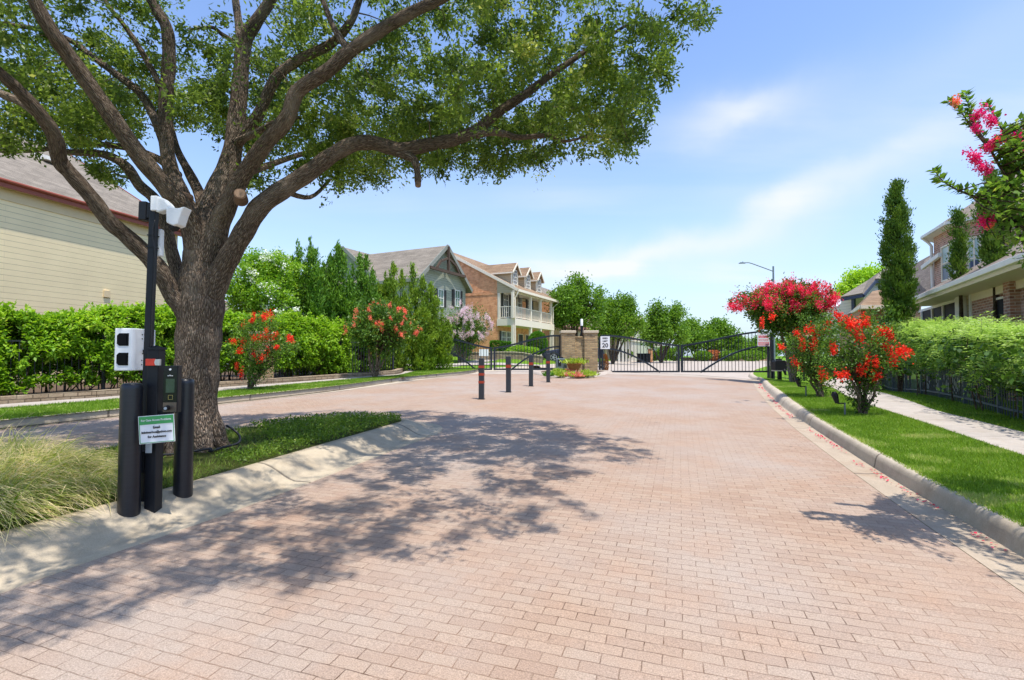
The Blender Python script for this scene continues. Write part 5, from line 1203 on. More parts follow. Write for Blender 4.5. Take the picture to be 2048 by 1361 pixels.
def car():
    Y = 38.5; g0 = at(1107.5, 716, Y); zb_ = float(zg(g0.x, Y)); x0 = g0.x
    t = T('parked_car', 'dark navy car parked beyond the exit gate, half hidden by the pillar', 'car', (x0, Y, zb_), R(-6)); s = 1.0
    M_nav = G('navy_car_paint'); M_nav.set((.012, .018, .045), .22, .0, .6); M_nav.b.inputs['Coat Weight'].default_value = .8; M_nav = M_nav.m
    lower = [(-.86, .30), (-.90, .48), (-.84, .70), (-.55, .82), (.55, .98), (3.35, 1.02), (3.72, .92), (3.78, .55), (3.70, .28), (3.1, .22), (3.05, .42), (2.85, .60), (2.62, .66), (2.38, .60), (2.18, .42), (2.14, .22), (.42, .22), (.38, .42), (.24, .60), (0, .67), (-.24, .60), (-.38, .42), (-.42, .24)]
    m = MB(); m.prism(lower, -.88, .88, lambda u, v, w: (u, w, v)); m.build('body', M_nav, t, bevel=.05)
    cab = [(.50, .97), (1.15, 1.44), (1.5, 1.50), (2.5, 1.48), (3.2, 1.02)]
    m = MB(); m.prism(cab, -.70, .70, lambda u, v, w: (u, w * (1 - (v - .97) * .22), v)); m.build('cabin', M_nav, t, bevel=.04)
    m = MB()
    for w in (-1, 1): m.prism([(.80, 1.03), (1.2, 1.38), (1.72, 1.41), (1.72, 1.05)], 0, .01, lambda u, v, q: (u, w * (.706 * (1 - (v - .97) * .22) + q), v)); m.prism([(1.80, 1.05), (1.80, 1.41), (2.4, 1.40), (2.95, 1.08)], 0, .01, lambda u, v, q: (u, w * (.706 * (1 - (v - .97) * .22) + q), v))
    m.build('side_window', M_dark, t); m = MB(); m.face([(.53, -.62, 1.02), (.53, .62, 1.02), (1.12, .56, 1.43), (1.12, -.56, 1.43)]); m.face([(.50, -.62, 1.03), (.50, .62, 1.03), (1.09, .56, 1.44), (1.09, -.56, 1.44)]); m.build('windscreen', M_dark, t)
    for w in (-1, 1):
        m = MB(); m.obox((-.78, w * .66, .66), (.05, .03 * w, 0), (-.02, .16, 0), (0, 0, .06)); m.build('headlight', M_box, t, bevel=.01)
        for u in (0, 2.62):
            m = MB(); m.cyl((u, w * .70, .34), (u, w * .885, .34), .34, n=28); wh = m.build('wheel', M_ink, t, smooth='auto', bevel=.02)
            m = MB(); m.cyl((u, w * .885, .34), (u, w * .892, .34), .05, n=12)
            for k in range(5): a = k * 1.2566; m.obox((u + math.cos(a) * .13, w * .892, .34 + math.sin(a) * .13), (math.cos(a) * .11, 0, math.sin(a) * .11), (0, .006, 0), (-math.sin(a) * .032, 0, math.cos(a) * .032))
            m.lathe([(.215, -.006), (.245, -.006), (.245, .006), (.215, .006), (.215, -.006)], (u, w * .89, .34), 28, Matrix.Rotation(R(90), 3, 'X'), False); m.build('rim', M_alu, wh)
        m = MB(); m.obox((.72, w * .84, 1.03), (.07, .02, 0), (0, .08, 0), (0, 0, .06)); m.build('wing_mirror', M_nav, t, bevel=.02)
    m = MB(); m.box(-.905, -.86, -.45, .45, .38, .60); m.build('grille', M_ink, t)
car()
def path_beyond():
    P = [gp(x, y, .15) for x, y in ((868, 739), (930, 731.5), (1000, 724.5))]
    ys = np.linspace(27.5, 33.5, 14); f = lambda y: float(np.interp(y, [27.5, 30, 33.5], [-3.8, -1.0, 2.2]))
    V = []; F = []
    for i, x in enumerate(np.linspace(-8.5, 4.6, 30)):
        yc = 30.2 + .9 * math.sin((x + 2) * .28) + (.15 * max(0, x) ** 1.2)
        for d in (-.75, .75): V.append((x, yc + d, float(zg(x, yc + d)) + .19))
    F = [(2 * i, 2 * i + 1, 2 * i + 3, 2 * i + 2) for i in range(29)]
    tag(npmesh('garden_path', V, F, M_walk, None, attrs={'run': np.arange(len(V)) * .3}), kind='structure')
path_beyond()
# ================================================================== VEGETATION
M_barkO = bark('oak_bark', (.27, .20, .148), (.53, .43, .335)); M_barkC = bark('smooth_bark', (.27, .20, .15), (.42, .34, .27), .5)
M_barkD = bark('dark_bark', (.12, .085, .06), (.22, .165, .12), .8)
M_oakL = leafm('oak_leaf', (.060, .11, .020), (.20, .30, .045), .48, .42, (.42, .46, .12))
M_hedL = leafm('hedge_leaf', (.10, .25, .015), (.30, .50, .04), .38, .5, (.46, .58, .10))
M_hedD = leafm('hedge_leaf_inner_shade', (.03, .08, .012), (.08, .17, .02), .25)  # hedge interior shade painted into a darker leaf colour
M_wisL = leafm('feathery_leaf', (.14, .285, .04), (.30, .46, .085), .48, .5, (.46, .58, .24))
M_junL = leafm('juniper_leaf', (.06, .17, .015), (.17, .34, .028), .2, .6, (.24, .38, .03))
M_junY = leafm('juniper_leaf_pale', (.10, .20, .014), (.25, .38, .03), .2, .6, (.32, .40, .04))
M_cypL = leafm('cypress_leaf', (.05, .12, .012), (.15, .26, .025), .15, .6, (.16, .25, .03))
M_myrL = leafm('myrtle_leaf', (.045, .12, .018), (.14, .26, .03), .3, .45, (.34, .26, .04))
M_treL = leafm('tree_leaf', (.06, .155, .012), (.18, .33, .025), .3, .5, (.22, .38, .04))
M_limeL = leafm('lime_leaf', (.22, .42, .02), (.42, .62, .05), .4, .5, (.60, .72, .12))
M_boxL = leafm('boxwood_leaf', (.04, .14, .01), (.13, .30, .02), .25, .5)
M_redB = leafm('red_blossom', (.62, .025, .010), (.92, .07, .02), .25, .6, (1., .16, .06))
M_corB = leafm('coral_blossom', (.84, .16, .09), (.95, .30, .18), .25, .6, (1., .48, .30))
M_magB = leafm('magenta_blossom', (.62, .015, .12), (.90, .05, .26), .25, .6, (1., .16, .30))
M_cerB = leafm('cerise_blossom', (.75, .03, .05), (.92, .07, .12), .25, .6, (.92, .12, .32))
M_pnkB = leafm('pale_pink_blossom', (.66, .46, .50), (.84, .68, .70), .25, .6, (.95, .88, .88))
M_whtB = leafm('white_blossom', (.7, .75, .6), (.9, .92, .85), .25, .6)
def in_ell(n, c, r, lo=.0, hi=1.0, p=1/3):
    return np.array(c) + rdir(n) * (lo + (hi - lo) * rng.random((n, 1)) ** p) * np.array(r)
# ------------------------------------------------------------------ the live oak
def oak():
    base = Vector((-3.74, 5.86, float(zg(-3.74, 5.86)) + .14))
    t = T('oak_tree', 'large spreading live oak with several heavy limbs growing on the island', 'tree', base)
    LM = {
     'trunk': [(380, 925, 5.86, 134), (381, 905, 5.86, 118), (383, 880, 5.86, 106), (386, 850, 5.86, 99), (391, 780, 5.86, 94), (396, 700, 5.86, 93), (401, 630, 5.86, 97), (404, 575, 5.86, 98), (405, 520, 5.86, 80), (410, 470, 5.88, 70), (416, 430, 5.95, 60)],
     'L1': [(398, 650, 5.84, 70), (372, 618, 5.78, 54), (346, 588, 5.7, 43), (312, 531, 5.55, 41), (257, 476, 5.35, 38), (219, 444, 5.2, 38), (185, 398, 5.05, 36), (144, 351, 4.9, 37), (120, 322, 4.8, 38), (110, 276, 4.65, 37), (85, 235, 4.5, 36), (44, 188, 4.35, 34), (0, 147, 4.2, 31), (-60, 95, 4.0, 26), (-160, 20, 3.8, 18), (-260, -80, 3.7, 10)],
     'L1b': [(85, 238, 4.5, 26), (48, 208, 4.55, 24), (0, 187, 4.6, 22), (-80, 150, 4.7, 17), (-200, 100, 4.9, 9)],
     'L2': [(402, 520, 5.82, 60), (385, 450, 5.7, 52), (338, 382, 5.45, 43), (279, 312, 5.2, 42), (206, 209, 4.95, 40), (147, 125, 4.75, 40), (110, 73, 4.6, 38), (77, 18, 4.5, 36), (45, -60, 4.4, 30), (0, -180, 4.3, 22), (-60, -320, 4.3, 12)],
     'L3': [(395, 500, 5.92, 56), (378, 430, 5.95, 50), (352, 368, 6.0, 37), (337, 320, 6.05, 32), (331, 257, 6.1, 32), (333, 184, 6.1, 31), (338, 121, 6.1, 30), (334, 59, 6.05, 27), (312, 18, 6.0, 25), (285, -40, 5.9, 22), (240, -160, 5.8, 14)],
     'L4': [(412, 500, 5.98, 66), (418, 430, 6.05, 58), (441, 367, 6.15, 46), (463, 312, 6.25, 41), (474, 235, 6.35, 38), (481, 158, 6.4, 34), (489, 85, 6.4, 32), (515, 40, 6.35, 26), (544, -4, 6.3, 22), (600, -120, 6.1, 15)],
     'L4b': [(486, 110, 6.4, 26), (478, 50, 6.5, 18), (470, -10, 6.6, 15), (465, -100, 6.6, 10)],
     'L5': [(415, 520, 5.84, 64), (432, 462, 5.78, 52), (455, 412, 5.65, 40), (481, 360, 5.55, 36), (526, 294, 5.4, 34), (573, 239, 5.25, 33), (595, 184, 5.2, 31), (654, 143, 5.1, 29), (700, 103, 5.05, 28), (766, 58, 5.0, 26), (832, 21, 4.95, 23), (890, -6, 4.9, 20), (980, -60, 4.8, 13), (1080, -120, 4.7, 7)],
     'L6': [(474, 285, 6.25, 28), (514, 235, 6.2, 25), (551, 158, 6.15, 23), (595, 122, 6.1, 21), (662, 88, 6.0, 19), (700, 46, 5.9, 16), (716, 8, 5.85, 14), (740, -60, 5.7, 9)],
     'L7': [(410, 610, 5.85, 70), (438, 552, 5.8, 52), (464, 505, 5.72, 44), (493, 456, 5.65, 43), (522, 412, 5.6, 42), (573, 375, 5.6, 39), (620, 344, 5.62, 36), (661, 313, 5.66, 32), (704, 290, 5.7, 31), (745, 286, 5.75, 30), (799, 299, 5.8, 28), (857, 290, 5.85, 27), (915, 278, 5.9, 25), (957, 257, 5.95, 21), (998, 224, 6.0, 19), (1048, 191, 6.05, 17), (1098, 153, 6.1, 14), (1152, 116, 6.15, 11), (1202, 83, 6.2, 8), (1270, 40, 6.2, 5)],
     'L7b': [(905, 282, 5.9, 18), (973, 266, 5.9, 15), (1010, 268, 5.85, 13), (1036, 275, 5.8, 11), (1098, 272, 5.75, 9), (1131, 283, 5.7, 6), (1180, 270, 5.7, 3)],
     'L7c': [(795, 305, 5.8, 20), (826, 318, 5.78, 17), (834, 340, 5.78, 13), (836, 364, 5.78, 14)],
     'L8': [(370, 610, 5.95, 44), (358, 555, 6.1, 30), (345, 510, 6.2, 28), (331, 450, 6.35, 26), (310, 400, 6.5, 27), (279, 371, 6.65, 26), (250, 331, 6.8, 24), (206, 309, 6.9, 20), (143, 305, 7.0, 16), (103, 298, 7.1, 13), (48, 303, 7.2, 11), (0, 303, 7.3, 9), (-80, 280, 7.4, 6)],
     'L9': [(355, 350, 6.2, 20), (316, 318, 6.6, 17), (270, 300, 6.8, 16), (220, 291, 7.0, 14), (158, 283, 7.1, 12), (121, 250, 7.2, 10), (90, 230, 7.2, 8), (50, 150, 7.2, 5)],
     'L10': [(340, 325, 6.1, 22), (322, 270, 6.2, 21), (287, 195, 6.3, 20), (235, 151, 6.4, 18), (176, 107, 6.5, 16), (147, 85, 6.5, 14), (92, 62, 6.6, 13), (0, 46, 6.7, 11), (-100, 20, 6.8, 6)],
     'L11': [(322, 175, 6.05, 15), (287, 110, 6.0, 14), (254, 59, 5.9, 12), (213, 7, 5.8, 10), (170, -60, 5.7, 6)],
     'L12': [(478, 90, 6.4, 12), (445, 70, 6.3, 10), (423, 55, 6.2, 8), (380, 60, 6.1, 5)],
     'L13': [(418, 440, 6.1, 40), (400, 390, 6.4, 26), (375, 340, 6.7, 20), (355, 300, 7.0, 15), (340, 240, 7.4, 10), (330, 180, 7.7, 6)],
     'L14': [(478, 282, 6.2, 18), (514, 265, 6.0, 14), (558, 242, 5.8, 11), (600, 235, 5.6, 7)],
     'L15': [(700, 104, 5.05, 17), (670, 60, 5.1, 13), (645, 0, 5.2, 10), (620, -60, 5.2, 6)],
     'L16': [(560, 380, 5.6, 14), (620, 395, 6.1, 9), (660, 360, 6.6, 6)],
     'L17': [(420, 420, 6.1, 30), (470, 360, 6.9, 20), (540, 330, 7.7, 14), (640, 300, 8.5, 9), (760, 290, 9.2, 5)],
    }
    paths = []; nodes = []
    for k, L_ in LM.items():
        P = [at(a, b, Y) for a, b, Y, w in L_]; rad = [w / 2000 * Y for a, b, Y, w in L_]
        if k == 'trunk': P[0].z = base.z - .1
        rad = [r * offc(max(-100, q[0])) for r, q in zip(rad, L_)]; sp = smooth_path(P, 5); rr = np.interp(np.linspace(0, len(rad) - 1, len(sp)), range(len(rad)), rad)
        rr = rr * (1 + .04 * np.sin(np.arange(len(sp)) * 1.3 + len(k)))
        paths.append((sp, rr))
        if k != 'trunk':
            for p, r in zip(sp[8:], rr[8:]): nodes.append((np.array(p), r))
    wood = tubes_np('trunk', paths, M_barkO, t, n=26)
    # root flare, cut limb stumps
    m = []
    for a in range(7):
        th = a * .9 + .3; d = Vector((math.cos(th), math.sin(th), 0)); m.append(([base + d * .14 + Vector((0, 0, .50)), base + d * .23 + Vector((0, 0, .22)), base + d * .30 + Vector((0, 0, .03)), base + d * .44 - Vector((0, 0, .07))], [.10, .12, .10, .04]))
    tubes_np('root_flare', [(smooth_path(p, 4), np.interp(np.linspace(0, 3, len(smooth_path(p, 4))), range(4), r)) for p, r in m], M_barkO, t, n=12)
    for px, py, Y, r, n_ in ((481, 392, 5.42, .062, (.35, -.75, .2)), (365, 392, 5.62, .05, (-.1, -1, .05)), (836, 366, 5.78, .034, (.1, -.4, -1))):
        c = at(px, py, Y); d = Vector(n_).normalized(); mm = MB(); mm.cyl(c - d * .10, c + d * .045, r * 1.2, r, 18); s_ = mm.build('branch_stub', M_cut2, t, world=True, smooth='auto')
        mm = MB(); mm.cyl(c + d * .045, c + d * .050, r * .86, r * .82, 18); mm.build('cut_face', M_cut, s_, world=True)
    # crown: targets in a dome, joined to the nearest wood by thin branches
    bx = np.array([-400, -100, 0, 60, 110, 130, 170, 195, 250, 262, 290, 330, 400, 455, 480, 520, 560, 620, 660, 700, 760, 800, 860, 900, 960, 1020, 1080, 1105, 1130, 1180, 1240, 1290, 1303, 1330, 1352, 1400, 1430, 1445, 1500])
    by = np.array([350, 340, 335, 335, 345, 310, 320, 385, 385, 320, 265, 260, 270, 300, 400, 415, 350, 385, 400, 405, 385, 372, 388, 362, 372, 380, 385, 350, 325, 345, 335, 300, 235, 205, 150, 85, 40, 0, -60])
    SHADE = [tuple(gp(a, b, 0))[:2] for a, b in ((-900, 1330), (60, 1345), (300, 1290), (500, 1240), (560, 1190), (760, 1150), (900, 1105), (1010, 1092), (1185, 1050), (1195, 1010), (1110, 975), (1170, 945), (1325, 908), (1250, 872), (1180, 856), (1080, 842), (850, 820), (560, 826), (300, 838))] + [(-9.5, 8.8), (-12.5, 6.5), (-12.5, 2.5), (-7, .9)]
    def ok(P, mar=0, jit=0):
        px, py = proj(P); lim = np.interp(px, bx, by) - mar + (rng.normal(size=len(P)) * jit if jit else 0)
        far = P[:, 1] > 0.9
        good = (py < lim) & (px < 1500 - (py > -120) * 0 + (py < -40) * 900)
        good &= ~((px < 880) & (py > -40) & (P[:, 1] < 4.9) & ~((px < 40)))
        sx = P[:, 0] - SUNV.x / SUNV.z * P[:, 2] + rng.normal(size=len(P)) * .12; sy_ = P[:, 1] - SUNV.y / SUNV.z * P[:, 2] + rng.normal(size=len(P)) * .12; good &= pip(sx, sy_, SHADE)
        good &= ~((py > -60) & (P[:, 1] < 3.9))
        return good & far
    Tg = []
    C0 = np.array([-2.75, 5.0, 5.6]); R0 = np.array([6.3, 5.3, 3.0])
    while len(Tg) < 900:
        P = in_ell(400, C0, R0, .45, 1.0, .6); P = P[P[:, 2] > 3.55 + .25 * rng.random(400)]
        P = P[ok(P, 28)]; Tg += list(P)
    # fuller where the picture looks through the low rim of the crown
    while len(Tg) < 1680:
        P = np.stack([rng.uniform(-7.5, 2.4, 400), rng.uniform(4.9, 9.2, 400), rng.uniform(3.5, 5.6, 400)], 1)
        e = (((P - C0) / (R0 * 1.08)) ** 2).sum(1); P = P[(e < 1)]; P = P[ok(P, 26)]; Tg += list(P)
    Tg = np.array(Tg[:1680]); N = np.array([n[0] for n in nodes]); NR = np.array([n[1] for n in nodes])
    from mathutils.kdtree import KDTree
    kd0 = KDTree(len(N)); [kd0.insert(p, i) for i, p in enumerate(N)]; kd0.balance()
    order = np.argsort([kd0.find(p)[2] for p in Tg]); Nl = [tuple(p) for p in N]; Rl = list(NR); Narr = np.zeros((len(N) + len(Tg) * 4, 3)); Narr[:len(N)] = N; cnt = len(N)
    br = []; ends = []
    for i in order:
        p = Tg[i]; d = np.linalg.norm(Narr[:cnt] - p, axis=1); j = int(np.argmin(d)); q = Narr[j].copy(); L = d[j]
        if L < .05: continue
        mid = q + (p - q) * .5 + rng.normal(size=3) * .10 * L + np.array([0, 0, .06 * L]); r0 = min(.028, max(.005, .011 * L + .004), Rl[j] * .8)
        pts = [q, q + (mid - q) * .5 + rng.normal(size=3) * .03 * L, mid, mid + (p - mid) * .5 + rng.normal(size=3) * .03 * L, p]; br.append((pts, [r0, r0 * .8, r0 * .65, r0 * .5, .003]))
        for q_, rr in ((pts[1], r0 * .8), (pts[2], r0 * .65), (pts[3], r0 * .5), (p, .005)): Narr[cnt] = q_; cnt += 1; Rl.append(rr)
        ends.append((pts[3], p))
    tubes_np('branches', br, M_barkO, t, n=6, smooth=False)
    C = []; D = []; TT = []
    for a, b in ends:
        ct = rng.normal() * .17
        n = int(rng.choice([110, 190, 280])); k = rng.integers(3, 6); ax = unit(np.array([b - a]) + rng.normal(size=(1, 3)) * .01)[0]
        for _ in range(k):
            tip = b + rng.normal(size=3) * np.array([.15, .15, .10]); d = unit((tip - a)[None])[0]; m_ = n // k
            u = rng.random(m_); pos = a + (tip - a) * (.35 + .65 * u)[:, None] + rng.normal(size=(m_, 3)) * .045
            C.append(pos); D.append(d * .8 + rng.normal(size=(m_, 3)) * .75 + np.array([0, 0, -.12])); TT.append(np.full(m_, ct))
    C = np.concatenate(C); D = np.concatenate(D); TT = np.concatenate(TT); g_ = ok(C, 0, 17); C, D, TT = C[g_], D[g_], TT[g_]
    # keep the big limbs in plain view from below, as they are: leaves grow beyond and above them
    LN = np.array([tuple(p) for sp, rr in paths for p in sp]); LR = np.concatenate([rr for sp, rr in paths]); lx, ly = proj(LN); lr = LR / LN[:, 1] * 1000
    kd = KDTree(len(LN)); [kd.insert((a, b, 0), i) for i, (a, b) in enumerate(zip(lx, ly))]; kd.balance(); cx_, cy_ = proj(C); kill = np.zeros(len(C), bool)
    for i, (a, b) in enumerate(zip(cx_, cy_)):
        if b < -20 or a < -20: continue
        _, j, dd = kd.find((a, b, 0))
        if lr[j] > 5 and dd < lr[j] + 9 and C[i, 1] < LN[j, 1] + .15 and rng.random() < .93: kill[i] = True
    C, D, TT = C[~kill], D[~kill], TT[~kill]
    clump = np.sin(C[:, 0] * 2.1 + 1.3 * np.sin(C[:, 1] * 1.7)) * .13 + np.sin(C[:, 2] * 3 + C[:, 0]) * .08
    leaves('crown', C, D, rng.uniform(.034, .078, len(C)), rng.uniform(.018, .036, len(C)), np.clip(rng.normal(.42, .16, len(C)) + clump + TT, 0, 1), M_oakL, t)
    print('oak leaves', len(C))
    # drip hose looping round the foot
    h = T('garden_hose', 'black drip hose curling round the foot of the oak', 'hose', (base.x + .42, base.y, base.z))
    pts = [base + Vector(v) for v in ((.40, -.30, .02), (.44, -.12, .03), (.52, .06, .05), (.46, .18, .12), (.36, .22, .19), (.24, .3, .22))]
    pts = [base + Vector(v) for v in ((-.05, -.52, .02), (.2, -.46, .03), (.40, -.30, .05))] + pts
    mm = MB(); mm.tube(smooth_path(pts, 6), .013, 8); mm.build('hose', M_hose, h, world=True, smooth=True)
M_cut = plain('cut_wood', (.25, .165, .11), .9, .25, 30, .3); M_cut2 = plain('stub_bark', (.20, .125, .085), .95, .3, 22, .9)
oak()
# ------------------------------------------------------------------ generic trees, shrubs, hedges
def stems(name, t, base, tops, r0, m, r1=.012, sag=.12, n=9):
    P = []
    for i, q in enumerate(tops):
        q = Vector(q); b = base + Vector((rng.normal() * r0 * .8, rng.normal() * r0 * .8, -.05)); mid = b.lerp(q, .5) + Vector((rng.normal(), rng.normal(), 0)) * sag * (q - b).length * .4 - Vector(((q - b).x, (q - b).y, 0)) * .18
        sp = smooth_path([b, b.lerp(mid, .5) + Vector((rng.normal(), rng.normal(), 0)) * .02, mid, mid.lerp(q, .5) + Vector((rng.normal(), rng.normal(), 0)) * .04, q], 4); P.append((sp, np.linspace(r0, r1, len(sp)) * rng.uniform(.7, 1.1)))
    return tubes_np(name, P, m, t, n=n), P
def lump_(P, c, r):
    q = (P - c) / r; th = np.arctan2(q[:, 1], q[:, 0]); return 1 + .17 * np.sin(th * 3 + c[0]) + .15 * np.sin(th * 7 + q[:, 2] * 4 + c[0]) + .10 * np.sin(q[:, 2] * 6 + th * 2)
def blossom_pts(centers, n, r):
    C = []
    for c in centers:
        q = rng.normal(size=(n, 3)) * np.array(r) * .5 * rng.uniform(.65, 1.3); ax = rng.normal(size=3) * .5 + [0, 0, .9]; C.append(np.array(c) + q * .8 + np.outer(rng.normal(size=n) * .4 * r[2], ax))
    return np.concatenate(C)
def myrtle(px, py, crown, label, leafn, blooms=(), nb=0, bm=M_redB, leafm_=M_myrL, nst=6, depth=.8, bsize=1.0, lsz=1.0, group=None, top_only=False, Y=None, r0=.035, hang=.0, bark_m=None, cat='flowering tree'):
    b = gp(px, py, .145) if Y is None else Vector((at(px, py, Y).x, Y, float(zg(at(px, py, Y).x, Y)) + .1))
    t = T('crepe_myrtle', label, cat, b, group=group); Y = b.y; s = Y / 1000
    cx_, cy_, hw, hh = crown; c = np.array(at(cx_, cy_, Y)); r = np.array([hw * s, hw * s * depth, hh * s])
    tips = in_ell(nst * 3, c, r, .55, .95); tubes, P = stems('trunk', t, b, [c + (np.array(q) - c) * np.array([.55, .55, .1]) - np.array([0, 0, r[2] * .55]) for q in tips[:nst]], r0, bark_m or M_barkC, r0 * .5)
    tw = []
    for k in range(nst * 9):
        q = P[k % nst][0][-1 - int(rng.integers(0, 5))]; e = in_ell(1, c, r, .5, 1.)[0]; q = np.array(q); mid = (q + e) / 2 + rng.normal(size=3) * .05
        tw.append(([q, mid, e], [r0 * .32, r0 * .2, .003]))
    tubes_np('branches', tw, M_barkD, t, n=5)
    K = max(60, leafn // 45); cc = in_ell(K, c, r, .30, 1.02, .55); cc = c + (cc - c) * lump_(cc, c, r)[:, None]; fz = .62 + .38 * np.clip((cc[:, 2] - c[2]) / r[2] + 1, 0, 1.0); cc[:, :2] = c[:2] + (cc[:, :2] - c[:2]) * fz[:, None]; cc[:, 2] += rng.normal(size=K) * .03
    C = np.repeat(cc, 45, 0) + rng.normal(size=(K * 45, 3)) * np.array([.062, .062, .075]) * (s * 110) ** .7
    D = (C - c) / r + rng.normal(size=C.shape) * .9
    sz = .055 * lsz
    leaves('crown', C, D, rng.uniform(.7, 1.3, len(C)) * sz, rng.uniform(.7, 1.3, len(C)) * sz * .55, np.clip(rng.normal(.40, .2, len(C)) + .12 * np.repeat(rng.normal(size=K), 45), 0, 1), leafm_, t)
    B = [at(x, y, Y - r[1] * rng.uniform(.1, .8)) for x, y in blooms]
    if nb:
        q = in_ell(nb * 6, c, r * 1.04, .88, 1.03); q = q[q[:, 2] > c[2] + (r[2] * .02 if top_only else -r[2] * .35)]; q = c + (q - c) * lump_(q, c, r)[:, None]; q = q[:nb]; B += [tuple(v) for v in q]
    if B:
        nn = 95; rr = np.array([.085, .085, .10]) * bsize; C = blossom_pts(B, nn, rr); D = rng.normal(size=C.shape)
        leaves('blossoms', C, D, rng.uniform(.022, .05, len(C)) * max(.8, bsize ** .6), rng.uniform(.02, .04, len(C)) * max(.8, bsize ** .6), np.clip(rng.normal(.5, .28, len(C)), 0, 1), bm, t)
    return t
Z6 = lambda L_: [(1440 + x * .2793, 480 + y * .2793) for x, y in L_]
Z3 = lambda L_: [(440 + x * .25, 460 + y * .25) for x, y in L_]
G_M = 'red-flowered crepe myrtles in the grass by the kerbs'
myrtle(1722, 829, (1722, 702, 84, 74), 'airy red-flowered crepe myrtle nearest on the right lawn with a bushy foot', 5000, Z6([(1040, 560), (1045, 600), (1150, 665), (1175, 655), (1215, 668), (1100, 712), (1185, 780), (1200, 778), (1255, 820), (1310, 810), (1335, 790), (1230, 875), (1030, 930), (1010, 928), (855, 970), (900, 962), (930, 610), (1000, 700), (900, 580), (850, 540), (810, 780), (1060, 860), (1115, 890), (990, 610), (1115, 980), (945, 600)]), 0, M_redB, bsize=1.0, group=G_M)
myrtle(1643, 795, (1630, 700, 54, 66), 'red-flowered crepe myrtle second from the camera on the right lawn', 5600, Z6([(775, 600), (770, 630), (660, 645), (690, 655), (740, 655), (680, 700), (680, 722), (590, 720), (590, 750), (592, 780), (550, 670), (735, 945), (750, 985), (720, 940), (545, 880), (665, 768), (440, 770), (300, 590), (375, 555), (630, 650)]), 0, M_redB, bsize=1.05, group=G_M)
myrtle(1583, 765, (1572, 620, 76, 43), 'largest crepe myrtle, crowned with dense red and pink blossom, beside the gate post', 26000, (), 230, M_cerB, bsize=1.9, group=G_M, top_only=True, nst=5, r0=.08, lsz=2.1)
myrtle(497, 780, (520, 690, 58, 66), 'thin red-flowered crepe myrtle in the grass strip across the left drive', 5200, Z3([(270, 685), (258, 723), (345, 700), (360, 695), (400, 672), (185, 765), (368, 800), (110, 890), (188, 897), (268, 870), (285, 872), (322, 865), (445, 843), (550, 870), (568, 872), (452, 937), (380, 963), (150, 965), (162, 975), (332, 1028), (270, 995), (375, 858), (135, 1095), (175, 1150)]), 0, M_redB, bsize=.95, lsz=1.1, group=G_M)
myrtle(750, 756, (760, 658, 58, 46), 'umbrella-shaped crepe myrtle with coral blossom left of the exit gate', 9500, (), 60, M_corB, bsize=.85, lsz=1.9, group=G_M, nst=7, r0=.055)
myrtle(925, 716, (930, 662, 42, 38), 'crepe myrtle dotted with pale pink blossom in front of the brick house', 9000, (), 190, M_pnkB, bsize=1.5, lsz=2.2, nst=4, r0=.12, Y=32)
# low leafy shoots at the foot of the nearest one
def shoots():
    b = gp(1722, 829, .145); t = T('shrub_shoots', 'leafy suckers round the foot of the nearest right-hand shrub', 'shrub', b)
    P = []; C = []
    for _ in range(26):
        d = Vector((rng.normal() * .16, rng.normal() * .16, rng.uniform(.15, .75))); P.append(([b, b + d * .5 + Vector((0, 0, .04)), b + d], [.006, .004, .002]))
        k = int(22 * d.z + 8); u = rng.random(k)[:, None]; C.append(np.array(b) + np.array(d) * u + rng.normal(size=(k, 3)) * .03)
    tubes_np('stems', P, M_barkD, t, n=5); C = np.concatenate(C); leaves('leaves', C, rdir(len(C)), .05, .03, np.clip(rng.normal(.3, .15, len(C)), 0, 1), M_myrL, t)
shoots()
